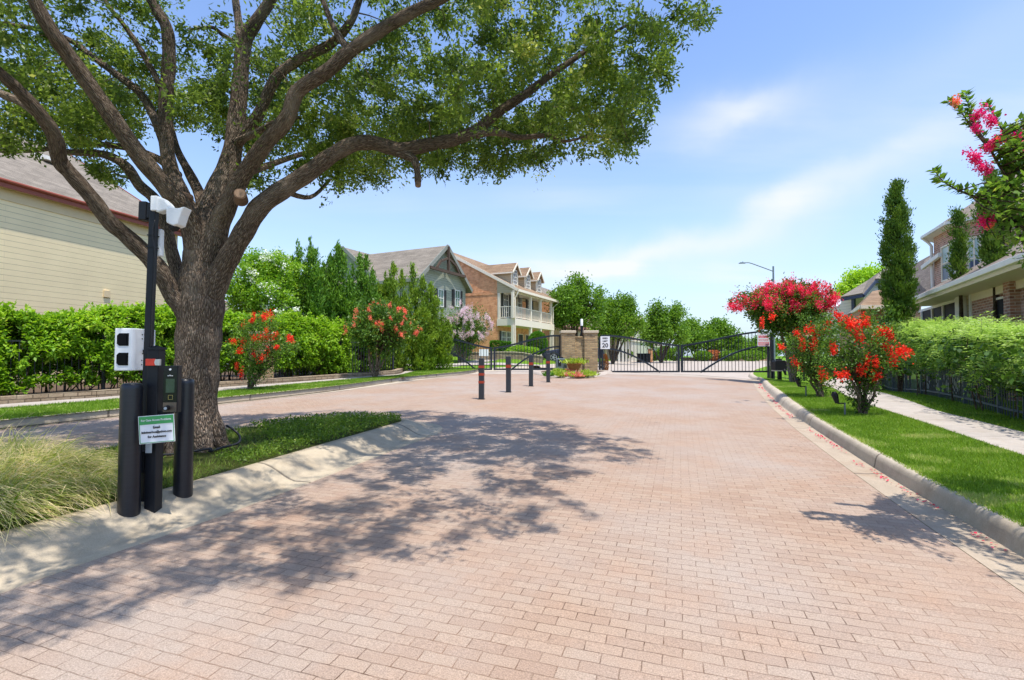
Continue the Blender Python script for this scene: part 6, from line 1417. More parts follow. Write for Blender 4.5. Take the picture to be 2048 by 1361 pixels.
# ------------------------------------------------------------------ big crepe myrtle reaching in from the right edge
def foreground_myrtle():
    b = Vector((4.9, 3.9, float(zg(4.9, 3.9)) + .14)); t = T('crepe_myrtle', 'magenta-flowered crepe myrtle reaching in over the sidewalk at the right edge', 'flowering tree', b)
    Y0 = 3.3; A = lambda x, y, d=0: np.array(at(x, y, Y0 + d))
    mains = [[b, (4.85, 3.85, 1.5), (4.5, 3.8, 2.0), A(2130, 480), A(2060, 420), A(2010, 350), A(1975, 290), A(1948, 250), A(1938, 215), A(1931, 185)],
             [b, (4.9, 3.8, 1.6), (4.6, 3.6, 2.2), A(2120, 420, .2), A(2050, 330, .2), A(2010, 270, .2), A(1985, 225, .2), A(1973, 205, .2)],
             [b, (4.85, 3.8, 1.3), A(2140, 540), A(2060, 470), A(2000, 420), A(1950, 395), A(1910, 378), A(1885, 362), A(1868, 340)],
             [b, (5.0, 3.9, 1.5), (4.9, 3.7, 2.4), (4.8, 3.5, 3.1), (4.6, 3.2, 3.6)], [b, (5.0, 3.5, 1.5), (4.9, 2.9, 2.6), (4.6, 2.5, 3.3)], [b, (5.2, 3.9, 2), (5.4, 3.8, 3.2), (5.5, 3.8, 4)], [b, (4.9, 3.1, 1.8), (4.7, 2.3, 2.7), (4.3, 1.9, 3.1)],
             [A(1975, 290), A(1940, 250), A(1915, 215), A(1897, 203)]]
    P = []
    for L_ in mains:
        sp = smooth_path(L_, 4); P.append((sp, np.linspace(.018 if len(L_) > 4 else .006, .002, len(sp)) * (1 + 1.2 * (np.arange(len(sp)) < 5))))
    tubes_np('trunk', P, M_barkC, t, n=8)
    C = []; D = []
    for sp, _ in P[:3] + P[7:8]:            # opposite leaves along the visible sprays
        S = np.array([tuple(p) for p in sp]); n = len(S)
        for i in range(n // 3, n - 1):
            for k in range(3):
                q = S[i] + (S[i + 1] - S[i]) * (k / 3); d = unit((S[i + 1] - S[i])[None])[0]; sd = unit(np.cross(d, rng.normal(size=3))[None])[0]
                C += [q, q]; D += [d * .55 + sd, d * .55 - sd]
    Q = []
    while len(Q) < 260:
        e = in_ell(300, (4.5, 2.3, 2.9), (1.3, 1.2, 1.0), .25, 1.0, .6); px, py = proj(e); lim = np.interp(py, [150, 200, 260, 300, 350, 400, 440, 520, 560, 700], [2300, 2110, 2040, 2020, 2000, 1985, 1968, 2010, 2080, 2400])
        e = e[(px > lim) & (py < 520 + rng.normal(size=300) * 8)]; Q += list(e)
    while len(Q) < 540:
        px_ = rng.uniform(1968, 2240, 200); py_ = rng.uniform(205, 525, 200); yd = rng.uniform(2.9, 3.9, 200); lim = np.interp(py_, [150, 200, 260, 300, 350, 400, 440, 520, 560], [2300, 2100, 2040, 2015, 2000, 1985, 1972, 2005, 2080])
        Q += [np.array(at(a, b_, c_)) for a, b_, c_, l_ in zip(px_, py_, yd, lim) if a > l_]
    tw = []
    nodes_ = np.array([tuple(p) for sp, _ in P for p in sp[6:]])
    for q in Q:
        j = nodes_[np.argmin(np.linalg.norm(nodes_ - q, axis=1))]; a = q - (q - j) * min(1, .45 / max(.01, np.linalg.norm(q - j))); tw.append(([a, (a + q) / 2 + rng.normal(size=3) * .02, q], [.005, .004, .002]))
        d = unit((q - a + rng.normal(size=3) * .05)[None])[0]
        for k in range(18):
            u = k / 18; sd = unit(np.cross(d, rng.normal(size=3))[None])[0]; C.append(a + (q - a) * (.1 + u)); D.append(d * .5 + sd + np.array([0, 0, .1]))
    tubes_np('branches', tw, M_barkD, t, n=5)
    C = np.array(C); D = np.array(D); px, py = proj(C); k_ = (py < 535)
    C = C[k_]; D = D[k_]; leaves('crown', C, D, rng.uniform(.035, .062, len(C)), rng.uniform(.02, .033, len(C)), np.clip(rng.normal(.5, .2, len(C)), 0, 1), M_myrF, t, up=np.array([[0, 0, 1.]]))
    B = [A(x, y, -.05) for x, y in ((1955, 232), (1962, 226), (1981, 238), (1984, 246), (1953, 257), (1942, 310), (1950, 318), (1957, 328), (1966, 336), (1975, 340), (1985, 288), (1975, 296), (2026, 277), (2034, 274), (1972, 438), (1977, 441), (1966, 445), (2044, 290))]
    X = blossom_pts(B, 130, (.034, .034, .034)); leaves('blossoms', X, rdir(len(X)), rng.uniform(.009, .018, len(X)), rng.uniform(.009, .016, len(X)), np.clip(rng.normal(.45, .25, len(X)), 0, 1), M_magB, t)
    B = [A(x, y, -.05) for x, y in ((1912, 203), (1995, 283), (2003, 282), (1981, 294), (1980, 450))]
    X = blossom_pts(B, 90, (.03, .03, .03)); leaves('blossoms', X, rdir(len(X)), .014, .012, np.clip(rng.normal(.5, .25, len(X)), 0, 1), M_corB, t)
M_myrF = leafm('myrtle_leaf_bright', (.05, .14, .015), (.17, .30, .04), .40, .35, (.36, .42, .07))
foreground_myrtle()
# ------------------------------------------------------------------ hedges
def hedge(name, label, path, w, zb_, ztop, n, m, lsz, front, inner_n, cat='hedge', vine=True, gapk=.10):
    P = [Vector((p[0], p[1], 0)) for p in path]; seg = [(b - a).length for a, b in zip(P[:-1], P[1:])]; L = sum(seg); cum = np.concatenate([[0], np.cumsum(seg)])
    PX_ = np.array([p.x for p in P]); PY_ = np.array([p.y for p in P])
    t = T(name, label, cat, (P[0].x, P[0].y, float(zg(P[0].x, P[0].y)) + .14))
    def build(n, zlo, mode):
        s = rng.random(n) * L; x = np.interp(s, cum, PX_); y = np.interp(s, cum, PY_); x2 = np.interp(s + .05, cum, PX_); y2 = np.interp(s + .05, cum, PY_)
        d = unit(np.stack([x2 - x + 1e-6, y2 - y, np.zeros(n)], 1)); nr = np.stack([d[:, 1], -d[:, 0], np.zeros(n)], 1) * front
        H = ztop(x, y) - (zg(x, y) + .14); H = H * (.89 + .12 * vn(s * 1.1, s * 0, 2) + .11 * vn(s * 4.2, s * 0 + 1, 3))
        if mode == 'skin':
            u = rng.random(n); top = u < .24; h = np.where(top, 1 - rng.random(n) ** 2 * .08, zlo + (1 - zlo) * rng.random(n) ** .85)
            off = np.where(top, rng.uniform(-.5, .5, n), .5 - rng.random(n) ** 1.5 * .5)
            bul = .62 + .5 * vn(s * 1.3, h * 2.2 + 3, 0) + .34 * vn(s * 3.1, h * 5, 1)
            rnd = np.sqrt(np.clip(1 - np.clip((h - .75) / .30, 0, 1) ** 2, .05, 1)); off = off * bul * rnd
        else: h = zlo + (1 - zlo) * rng.random(n) * .93; off = rng.uniform(-.5, .25, n) * .8
        hole = .6 * vn(s * 2.3, h * 5.5, 4) + .4 * vn(s * 6.1, h * 12, 5); off = np.where((hole > .60) & (h < .9), off - .45, off)
        base_gap = 1.6 * vn(s * 1.7, s * 0 + 7, 6)
        keep = h > (zlo + base_gap * gapk)
        C = np.stack([x, y, zg(x, y) + .14 + H * h], 1) + nr * (off * w)[:, None]
        O = nr * np.clip(off, 0.1, 1)[:, None] + np.array([0, 0, 1.]) * np.where(h > .9, 1, .25)[:, None]
        return C[keep], O[keep], s[keep], h[keep]
    C, O, s, h = build(inner_n, .22, 'in'); leaves('inner_leaves', C, rdir(len(C)), rng.uniform(.08, .14, len(C)), rng.uniform(.05, .09, len(C)), rng.random(len(C)), M_hedD, t)  # core leaves coloured dark to imitate the shade inside the hedge
    return t, build, L
lh_top = lambda x, y: CH + y * np.interp(CX + x / y * 1000, [-400, 0, 60, 120, 160, 235, 300, 345, 450, 520, 580, 640, 700, 740, 800], [104, 93, 82, 76, 88, 92, 84, 82, 82, 74, 72, 66, 62, 52, 40]) / 1000 - .02
LHP = [(p.x - .45, p.y + .2) for p in LFX[:-1]]
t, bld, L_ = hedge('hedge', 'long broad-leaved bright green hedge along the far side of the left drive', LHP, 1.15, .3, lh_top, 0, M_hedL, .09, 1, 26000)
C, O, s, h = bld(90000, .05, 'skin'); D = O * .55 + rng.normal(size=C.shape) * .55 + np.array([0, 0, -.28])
def sprigs(C, O, h, n, per, reach):
    i = rng.choice(len(C), n); ax = unit(O[i] * .7 + rng.normal(size=(n, 3)) * .45 + np.array([0, 0, .45]) * (h[i] > .85)[:, None]); L_ = rng.uniform(.4, 1., n) * reach
    P = (C[i] - ax * .08)[:, None] + ax[:, None] * (rng.random((n, per)) * L_[:, None])[..., None] + rng.normal(size=(n, per, 3)) * .022; Dd = ax[:, None] * .6 + rng.normal(size=(n, per, 3)) * .6
    return P.reshape(-1, 3), Dd.reshape(-1, 3), np.repeat(h[i], per)
P_, D_, h_ = sprigs(C, O, h, 900, 26, .34); C0_ = C; C = np.concatenate([C, P_]); D = np.concatenate([D, D_]); h = np.concatenate([h, h_ + .25]); s = np.concatenate([s, np.repeat(rng.random(900) * 12, 26)])
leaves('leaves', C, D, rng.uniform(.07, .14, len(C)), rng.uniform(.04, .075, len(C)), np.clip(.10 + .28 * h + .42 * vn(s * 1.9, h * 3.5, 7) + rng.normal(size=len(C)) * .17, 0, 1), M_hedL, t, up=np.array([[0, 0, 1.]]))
tw = []
for k in range(90):
    i = rng.integers(0, len(C)); q = C[i].copy(); g0 = np.array([q[0] - .2 + rng.normal() * .1, q[1] + .1, zg(q[0], q[1]) + .12]); tw.append(([g0, (g0 + q) / 2 + rng.normal(size=3) * .15, q], [.018, .012, .005]))
for k in range(26):
    i = rng.integers(0, len(C));
    if h[i] > .9: q = C[i]; tw.append(([q - [0, 0, .3], q, q + [rng.normal() * .1, rng.normal() * .1, .25]], [.006, .005, .003]))
tubes_np('stems', tw, M_barkD, t, n=5)
rh_top = lambda x, y: CH + .05 * np.sin(x * 7 + y * 3.1) + .04 * np.sin(y * 9) + y * np.interp(CX + x / y * 1000, [1760, 1790, 1830, 1900, 2048, 2300], [34, 50, 50, 48, 44, 40]) / 1000
RHP = [(p[0] - .02, p[1]) for p in RFp]
t, bld, L_ = hedge('hedge', 'pale green feathery vine hedge spilling over the right iron fence', RHP, 1.05, .3, rh_top, 0, M_wisL, .06, -1, 4500, gapk=.22)
t['front'] = 1
def fronds():
    # the road side of this hedge is the side towards -X
    C, O, s, h = bld(16000, .33, 'skin'); n = len(C)
    keep = (h > .45) | (rng.random(n) < .45); C, O, s, h = C[keep], O[keep], s[keep], h[keep]; n = len(C)
    D = unit(O * .8 + rng.normal(size=C.shape) * .35 + np.array([-.25, -.25, -.55])); Lf = rng.uniform(.20, .42, n); V = []; Dd = []; Tt = []
    S = unit(np.cross(D, np.array([[0, 0, 1.]])))
    for k in range(6):
        f = (k + 1) / 7; pos = C + D * (Lf * f)[:, None] + np.array([0, 0, -1.]) * (Lf * f * f * .35)[:, None]
        for sg_ in (-1, 1): V.append(pos); Dd.append(D * .5 + S * sg_ + np.array([0, 0, -.15]) + rng.normal(size=C.shape) * .12); Tt.append(np.clip(.20 + .35 * h + .35 * vn(s * 2.1, h * 3.5, 7) + rng.normal(size=n) * .12, 0, 1))
    V = np.concatenate(V); leaves('leaves', V, np.concatenate(Dd), rng.uniform(.045, .08, len(V)), rng.uniform(.014, .024, len(V)), np.concatenate(Tt), M_wisL, t, up=np.array([[0, 0, 1.]]))
    i = rng.choice(n, 60); X = blossom_pts([c for c, hh in zip(C[i], h[i]) if hh > .55], 12, (.035, .035, .04)); leaves('blossoms', X, rdir(len(X)), .022, .018, rng.random(len(X)), M_palB, t)
    tw = []
    for k in range(70):
        q = C[rng.integers(0, n)].copy(); g0 = np.array([q[0] + .15 + rng.normal() * .08, q[1] + rng.normal() * .2, zg(q[0], q[1]) + .13]); tw.append(([g0, (g0 + q) / 2 + rng.normal(size=3) * .12, q], [.017, .012, .004]))
    for k in range(14):
        q = C[rng.integers(0, n)].copy(); q[2] = rh_top(q[0], q[1]) - .05; e = q + [rng.normal() * .15 - .1, rng.normal() * .2, rng.uniform(.1, .28)]; tw.append(([q, (q + e) / 2 + [0, 0, .06], e], [.004, .003, .002]))
    tubes_np('stems', tw, M_vine, t, n=5)
M_palB = leafm('pale_blossom', (.55, .55, .68), (.80, .80, .88), .2); M_vine = bark('vine_bark', (.22, .17, .12), (.36, .30, .22), .6)
fronds()
# ------------------------------------------------------------------ conifers
def conifer(name, label, px, pyb, Y, spires, n, m, lsz=.15, group=None, cat='tree', up=.75):
    """spires: (px, py_top, half width px); each a ragged leader with upswept side sprays"""
    b = at(px, pyb, Y); gz = float(zg(b.x, Y)); t = T(name, label, cat, (b.x, Y, gz), group=group); base = Vector((b.x, Y, gz)); s = Y / 1000
    C = []; D = []; tr = []; Wt = [w * (HY - y + 30) for x, y, w in spires]; tot = sum(Wt)
    for (x, y, hw), w in zip(spires, Wt):
        top = CH + (HY - y) * s; xo = (x - CX) * s; yo = Y + rng.normal() * hw * s * .5; lead = np.array([xo, yo, top])
        tr.append(([base, Vector(((xo * 2 + b.x) / 3, (yo + Y) / 2, gz + (top - gz) * .4)), Vector((xo, yo, top - .3))], [.07, .045, .006]))
        ns = max(10, int(n * w / tot / 62))
        for k in range(ns):
            u = rng.random() ** .9; zz = top - (top - gz - .5) * (1 - u) ** .9; r = hw * s * min(1.15, .10 + 1.9 * (1 - u) ** .8) * rng.uniform(.35, 1.1); th = rng.random() * 6.283
            L_ = rng.uniform(.35, .85) * (.6 + .5 * (1 - u)); root = np.array([xo + math.cos(th) * r * .45, yo + math.sin(th) * r * .45, zz - L_ * .9]); tip = np.array([xo + math.cos(th) * r, yo + math.sin(th) * r, zz]); q = rng.random(62); d = tip - root
            C.append(root + d * q[:, None] + rng.normal(size=(62, 3)) * (.10 * (1 - q) + .018)[:, None]); D.append(np.tile(unit(d[None])[0], (62, 1)) + rng.normal(size=(62, 3)) * .38)
        C.append(lead - np.array([0, 0, 1.]) * rng.random((60, 1)) * .6 + rng.normal(size=(60, 3)) * .03); D.append(np.array([0, 0, 1.]) + rng.normal(size=(60, 3)) * .3)
    tubes_np('trunk', tr, M_barkD, t, n=6); C = np.concatenate(C); D = np.concatenate(D); k = C[:, 2] > gz + .1; C, D = C[k], D[k]
    sh = np.clip(.40 + .16 * np.sin(C[:, 0] * 5 + C[:, 2] * 3) + rng.normal(size=len(C)) * .2, 0, 1)
    leaves('crown', C, D, rng.uniform(.6, 1.3, len(C)) * lsz, rng.uniform(.6, 1.3, len(C)) * lsz * .32, sh, m, t); return t
GJ = 'tall junipers behind the left hedge'
conifer('juniper_tree', 'dark juniper with the tallest twin spires, leftmost of the row behind the hedge', 610, 700, 19.5, [(617, 476, 17), (597, 484, 16), (634, 502, 15), (578, 512, 17), (606, 520, 26), (568, 545, 22), (628, 545, 24), (590, 560, 32), (640, 575, 26)], 26000, M_junL, group=GJ)
conifer('juniper_tree', 'dark juniper with one sharp spire, second from the left in the row', 668, 700, 20.5, [(675, 484, 15), (660, 508, 15), (648, 528, 18), (690, 512, 16), (668, 530, 24), (655, 560, 28), (695, 555, 26), (675, 590, 32)], 24000, M_junL, group=GJ)
conifer('juniper_tree', 'broad juniper in front of the grey house roof, third in the row', 720, 700, 21.5, [(715, 505, 15), (728, 510, 14), (742, 540, 15), (703, 530, 18), (722, 545, 26), (748, 572, 16), (735, 590, 26), (705, 590, 28)], 22000, M_junL, group=GJ)
conifer('juniper_tree', 'yellowish juniper below the grey roof, fourth in the row', 785, 710, 22.5, [(785, 524, 13), (802, 540, 12), (771, 548, 15), (790, 560, 24), (758, 570, 18), (775, 590, 26), (808, 585, 22)], 20000, M_junY, group=GJ)
conifer('juniper_tree', 'spreading juniper nearest the exit gate, last in the row', 850, 715, 23.3, [(825, 530, 11), (845, 553, 16), (862, 566, 18), (834, 572, 20), (876, 600, 20), (850, 610, 30), (890, 636, 16), (825, 630, 28), (870, 650, 28)], 26000, M_junY, group=GJ)
def cypress(name, label, px, pyt, pyb, hw, Y, n, group, lump=1):
    b = at(px, pyb, Y); gz = float(zg(b.x, Y)); t = T(name, label, 'cypress', (b.x, Y, gz), group=group); s = Y / 1000; top = CH + (HY - pyt) * s; bot = CH + (HY - pyb) * s
    C = []; D = []; k = 0; cols = [(0, 0, 1.0, 1.0), (-.35, .2, .62, .86), (.38, -.1, .60, .90), (.1, -.4, .62, .93), (-.15, .4, .6, .95)]
    for _ in range(46):
        z0 = bot + (top - bot) * rng.uniform(.05, .93); th = rng.random() * 6.283; r0_ = hw * s * min(1, (1 - (z0 - bot) / (top - bot)) * 2.6) ** .7; L_ = rng.uniform(.15, .42); k_ = int(n * .004) + 12; q = rng.random((k_, 1)); dd = np.array([math.cos(th) * .5, math.sin(th) * .5, .85])
        C.append(np.array([b.x + math.cos(th) * r0_ * .9, Y + math.sin(th) * r0_ * .9, z0]) + dd * q * L_ * Y / 16 + rng.normal(size=(k_, 3)) * .035 * (1.2 - q)); D.append(np.tile(dd, (k_, 1)) + rng.normal(size=(k_, 3)) * .3)
    for ox, oy, w, hf in cols:
        m_ = int(n * w / 3.2); u = rng.random(m_); tt = bot + (top - bot) * hf; z = bot + (tt - bot) * u; prof = np.minimum(1, (1 - u) * 2.6) ** .7 * (.78 + .22 * np.minimum(1, u * 4)); th = rng.random(m_) * 6.283
        l = 1 + .22 * np.sin(z * 7 / Y * 17 + ox * 9) + .18 * np.sin(th * 3 + z * 5) + .12 * np.sin(z * 17 + th * 5); rad = hw * s * w * prof * l * (.6 + .4 * rng.random(m_) ** .5)
        C.append(np.stack([b.x + ox * hw * s * prof + np.cos(th) * rad, Y + oy * hw * s * prof + np.sin(th) * rad, z], 1)); D.append(np.stack([np.cos(th) * .35, np.sin(th) * .35, np.full(m_, .9)], 1) + rng.normal(size=(m_, 3)) * .3)
    tubes_np('trunk', [([Vector((b.x, Y, gz)), Vector((b.x, Y, (gz + top) / 2)), Vector((b.x, Y, top - .4))], [.09, .05, .01])], M_barkD, t, n=7)
    C = np.concatenate(C); D = np.concatenate(D); gp_ = np.sin(C[:, 2] * 9 + C[:, 0] * 7) * np.sin(C[:, 2] * 4 - C[:, 1] * 9 + C[:, 0] * 12) < .42; C, D = C[gp_] + rng.normal(size=(gp_.sum(), 3)) * .05, D[gp_]; sh = np.clip(.4 + .3 * np.sin(C[:, 2] * 6 + C[:, 0] * 9) + rng.normal(size=len(C)) * .17, 0, 1)
    leaves('crown', C, D, rng.uniform(.06, .13, len(C)), rng.uniform(.02, .04, len(C)), sh, M_cypL, t)
GC = 'narrow columnar cypresses'
cypress('cypress_tree', 'tallest columnar cypress, standing clear between the two right-hand houses', 1799, 360, 668, 22, 16.2, 30000, GC)
cypress('cypress_tree', 'thin ragged cypress climbing in front of the turret windows', 1921, 420, 575, 9, 15.2, 4500, GC)
cypress('cypress_tree', 'dark cypress behind the magenta blossom beside the turret', 1990, 338, 560, 15, 13.4, 10000, GC)
# ------------------------------------------------------------------ broadleaf trees beyond
def broadleaf(name, label, px, pyb, Y, blobs, n, m, lsz, group=None, bm=None, nb=0, bs=1, trunk_r=.16, cat='tree'):
    b = at(px, pyb, Y); gz = float(zg(b.x, Y)); base = Vector((b.x, Y, gz)); t = T(name, label, cat, base, group=group); s = Y / 1000
    C = []; tr = []; tot = sum(w * h for _, _, w, h in blobs); Bq = []
    for x, y, w, h in blobs:
        c = np.array(at(x, y, Y)) + np.array([0, rng.normal() * w * s * .3, 0]); r = np.array([w, w, h]) * s; K = max(12, int(n * 1.5 * w * h / tot / 40)); cc = in_ell(K, c, r, .35, 1.1, .5); kk = vn(cc[:, 0] * 3.2 / (lsz * 10) , cc[:, 2] * 3.2 / (lsz * 10) + cc[:, 1], 1) > .36; cc = cc[kk]; K = len(cc)
        C.append(np.repeat(cc, 40, 0) + rng.normal(size=(K * 40, 3)) * lsz * 1.15); tr.append(([base, base.lerp(Vector(c), .5) + Vector((rng.normal() * .2, 0, 0)), Vector(c + [0, 0, r[2] * .3])], [trunk_r, trunk_r * .6, .03]))
        for q in cc[:10]: tr.append(([Vector(c - [0, 0, r[2] * .4]), Vector((c + q) / 2), Vector(q)], [trunk_r * .35, trunk_r * .2, .01]))
        if nb: q = in_ell(max(1, nb // len(blobs)), c, r, .92, 1.04); Bq += list(q)
    tubes_np('trunk', tr, M_barkD, t, n=7); C = np.concatenate(C); n_ = len(C)
    leaves('crown', C, rng.normal(size=C.shape) + [0, 0, .2], rng.uniform(.7, 1.3, n_) * lsz, rng.uniform(.6, 1.2, n_) * lsz * .6, np.clip(rng.normal(.45, .2, n_) + .12 * np.repeat(rng.normal(size=n_ // 40), 40), 0, 1), m, t)
    if Bq: X = blossom_pts(Bq, 40, (.2 * bs, .2 * bs, .14 * bs)); leaves('blossoms', X, rdir(len(X)), .08 * bs, .07 * bs, rng.random(len(X)), bm, t)
    return t
GB = 'street trees beyond the gates'
broadleaf('leafy_tree', 'bright green tree with white flower heads between the oak trunk and the junipers', 515, 720, 18.5, [(515, 545, 42, 36), (555, 540, 36, 34), (485, 575, 34, 36), (540, 590, 44, 36), (500, 625, 44, 30), (565, 620, 30, 30)], 21000, M_hedL, .10, None, M_whtB, 60, 1.0)
broadleaf('street_tree', 'dark round street tree standing beside the balcony house', 1152, 715, 50, [(1150, 600, 36, 36), (1125, 610, 28, 30), (1180, 605, 26, 32), (1152, 575, 26, 22), (1140, 632, 32, 19), (1175, 630, 28, 19), (1114, 640, 12, 14)], 16000, M_treL, .26, GB)
broadleaf('street_tree', 'feathery pale-topped street tree right of the pillar light', 1225, 715, 54, [(1222, 625, 26, 26), (1250, 618, 26, 28), (1240, 650, 34, 26), (1272, 640, 20, 24), (1210, 655, 24, 24)], 13000, M_treL, .26, GB)
broadleaf('street_tree', 'street tree with a forked crown above the middle of the entry gate', 1322, 716, 62, [(1312, 632, 20, 26), (1342, 628, 20, 22), (1325, 655, 34, 28), (1357, 648, 22, 24), (1300, 668, 18, 20), (1350, 672, 26, 16)], 13000, M_treL, .30, GB)
broadleaf('street_tree', 'rounded street tree left of the far pair over the entry gate', 1392, 717, 76, [(1390, 662, 22, 20), (1400, 680, 26, 18), (1378, 685, 18, 16)], 7000, M_treL, .38, GB)
broadleaf('street_tree', 'rounded street tree right of the far pair over the entry gate', 1437, 717, 78, [(1432, 660, 20, 18), (1445, 676, 26, 18), (1422, 684, 18, 18), (1462, 690, 18, 14)], 8000, M_treL, .38, GB)
broadleaf('street_tree', 'low dark tree seen through the right leaf of the entry gate', 1490, 718, 84, [(1480, 694, 22, 13), (1506, 698, 24, 14), (1528, 696, 22, 16)], 7000, M_treL, .42, GB)
broadleaf('street_tree', 'dark tree behind the largest red crepe myrtle', 1585, 718, 60, [(1580, 690, 24, 20), (1610, 686, 24, 24), (1640, 680, 20, 22)], 6000, M_treL, .34, GB)
broadleaf('lime_tree', 'yellow-green tree rising behind the far right-hand house', 1712, 700, 36, [(1722, 562, 24, 20), (1748, 552, 18, 14), (1700, 590, 24, 22), (1690, 615, 20, 20), (1725, 590, 24, 20)], 12000, M_limeL, .20)
# bushes beyond the gates
def bush(name, label, px, py, Y, hw, hh, n, m, lsz, shape='ball', cat='bush', group=None, zoff=0, dep=1.0):
    c = at(px, py, Y); gz = float(zg(c.x, Y)); t = T(name, label, cat, (c.x, Y, min(gz, c.z - hh * Y / 1000)), group=group); s = Y / 1000
    if shape == 'ball': P = in_ell(n, c, (hw * s, hw * s * dep, hh * s), .8, 1.0)
    else:
        P = rng.uniform(-1, 1, (n, 3)); k = rng.integers(0, 3, n); P[np.arange(n), k] = np.sign(P[np.arange(n), k]) * rng.uniform(.85, 1.02, n); P = np.array(c) + P * np.array([hw * s, hw * s * dep, hh * s])
    P[:, 2] += .04 * np.sin(P[:, 0] * 4)
    leaves('leaves', P, (P - np.array(c)) / s / hw + rng.normal(size=P.shape) * .6, rng.uniform(.7, 1.3, n) * lsz, lsz * .6, np.clip(rng.normal(.5, .2, n), 0, 1), m, t)
    tubes_np('stems', [([Vector((c.x + rng.normal() * .1, Y, t.location.z)), Vector((c.x + rng.normal() * .2, Y, c.z)), Vector((c.x + rng.normal() * .3, Y, c.z + hh * s * .5))], [.03, .02, .008]) for _ in range(6)], M_barkD, t, n=5); return t
bush('topiary_bush', 'clipped round dark green bush in front of the balcony house', 1075, 687, 37, 19, 22, 6000, M_boxL, .12)
bush('box_hedge', 'clipped square green hedge left of the round bush', 1001, 695, 36, 19, 11, 5000, M_boxL, .11, 'box', 'hedge', dep=.5)
bush('ground_shrub', 'long low mound of lime green shrub between the square hedge and round bush', 1045, 703, 35, 34, 10, 6000, M_hedL, .10, dep=.5)
bush('potted_shrub', 'rusty orange-leaved shrub behind the pillar at the entry gate hinge', 1210, 729, 26, 6, 19, 1500, leafm('rust_leaf', (.22, .09, .02), (.45, .20, .04), .3, .5, (.55, .30, .08)), .07)
for x, y, w, h, l in ((1252, 708, 12, 7, 'low green shrub left of the black bins'), (1310, 712, 10, 7, 'small green shrub beside the far brick gatepost'), (1330, 706, 14, 12, 'dark shrub under the forked street tree'), (1350, 708, 14, 11, 'pale green shrub at the centre of the entry gate'), (1405, 712, 16, 8, 'green shrub left of the orange flowering one'), (1460, 712, 20, 9, 'broad green shrub right of the orange flowering one'), (1505, 712, 24, 9, 'dark green shrub near the right end of the entry gate')):
    bush('shrub', l, x, y, 72, w, h, 1400, M_treL, .28, group='shrubs along the far street')
bush('shrub', 'orange-flowering shrub seen through the entry gate', 1427, 711, 73, 12, 9, 1300, leafm('orange_leaf', (.40, .16, .05), (.62, .28, .12), .3), .26)
# ------------------------------------------------------------------ planter and bed plants
M_chart = leafm('chartreuse_leaf', (.20, .33, .03), (.42, .52, .06), .35, .5, (.60, .64, .18))
def rosette(C0, n, r, L_, w, m, t, nm='leaves', tint=.5):
    C = np.array(C0) + rng.normal(size=(n, 3)) * np.array([r * .5, r * .5, .02]); D = rng.normal(size=(n, 3)); D[:, 2] = abs(D[:, 2]) * .9 + .45
    return leaves(nm, C, D, rng.uniform(.6, 1.2, n) * L_, w, np.clip(rng.normal(tint, .22, n), 0, 1), m, t)
pt = T('potted_plant', 'chartreuse leafy plant filling the terracotta planter', 'plant', (PLP.x, PLP.y, PLP.z + PLH - .05)); rosette((PLP.x, PLP.y, PLP.z + PLH), 420, PLR * 1.2, .24, .085, M_chart, pt)
def bedplants():
    spots = [(1098, 752, 0), (1108, 749, 1), (1120, 752, 1), (1130, 749, 1), (1138, 752, 2), (1147, 752.5, 3), (1156, 753, 2), (1165, 752.5, 1), (1174, 752, 1), (1183, 751, 1), (1128, 745, 1), (1116, 744, 1), (1140, 745, 2), (1172, 747, 1)]
    names = {0: ('dark green leafy plant at the left tip of the flower bed', M_boxL), 1: ('chartreuse bedding plant in front of the pillars', M_chart), 2: ('red and white caladium-like bedding plant under the planter', leafm('coral_leaf', (.60, .16, .10), (.78, .36, .24), .3, .5, (.8, .7, .5))), 3: ('pale green bedding plant under the planter', M_limeL)}
    labs = ['dark green leafy plant at the left tip of the pillar flower bed', 'chartreuse bedding plant next to the dark one at the left tip of the bed', 'chartreuse bedding plant at the front of the bed, left of the red ones', 'chartreuse bedding plant under the grey motor box', 'red and white bedding plant, leftmost of the red ones below the planter', 'pale green bedding plant between two red ones below the planter', 'red and white bedding plant right of the pale green one', 'chartreuse bedding plant just right of the red ones', 'chartreuse bedding plant in front of the right brick pillar', 'chartreuse bedding plant at the right end of the flower bed', 'chartreuse bedding plant against the left brick pillar', 'chartreuse bedding plant at the back left of the bed by the exit gate', 'red and white bedding plant tucked against the planter foot', 'chartreuse bedding plant at the foot of the right pillar, behind the front row']
    for i, (px, py, k) in enumerate(spots):
        b = gp(px, py, .09); t = T('bedding_plant', labs[i], 'plant', b, group='low plants of the pillar flower bed'); rosette(b, 150, .20, .20, .05, names[k][1], t)
bedplants()
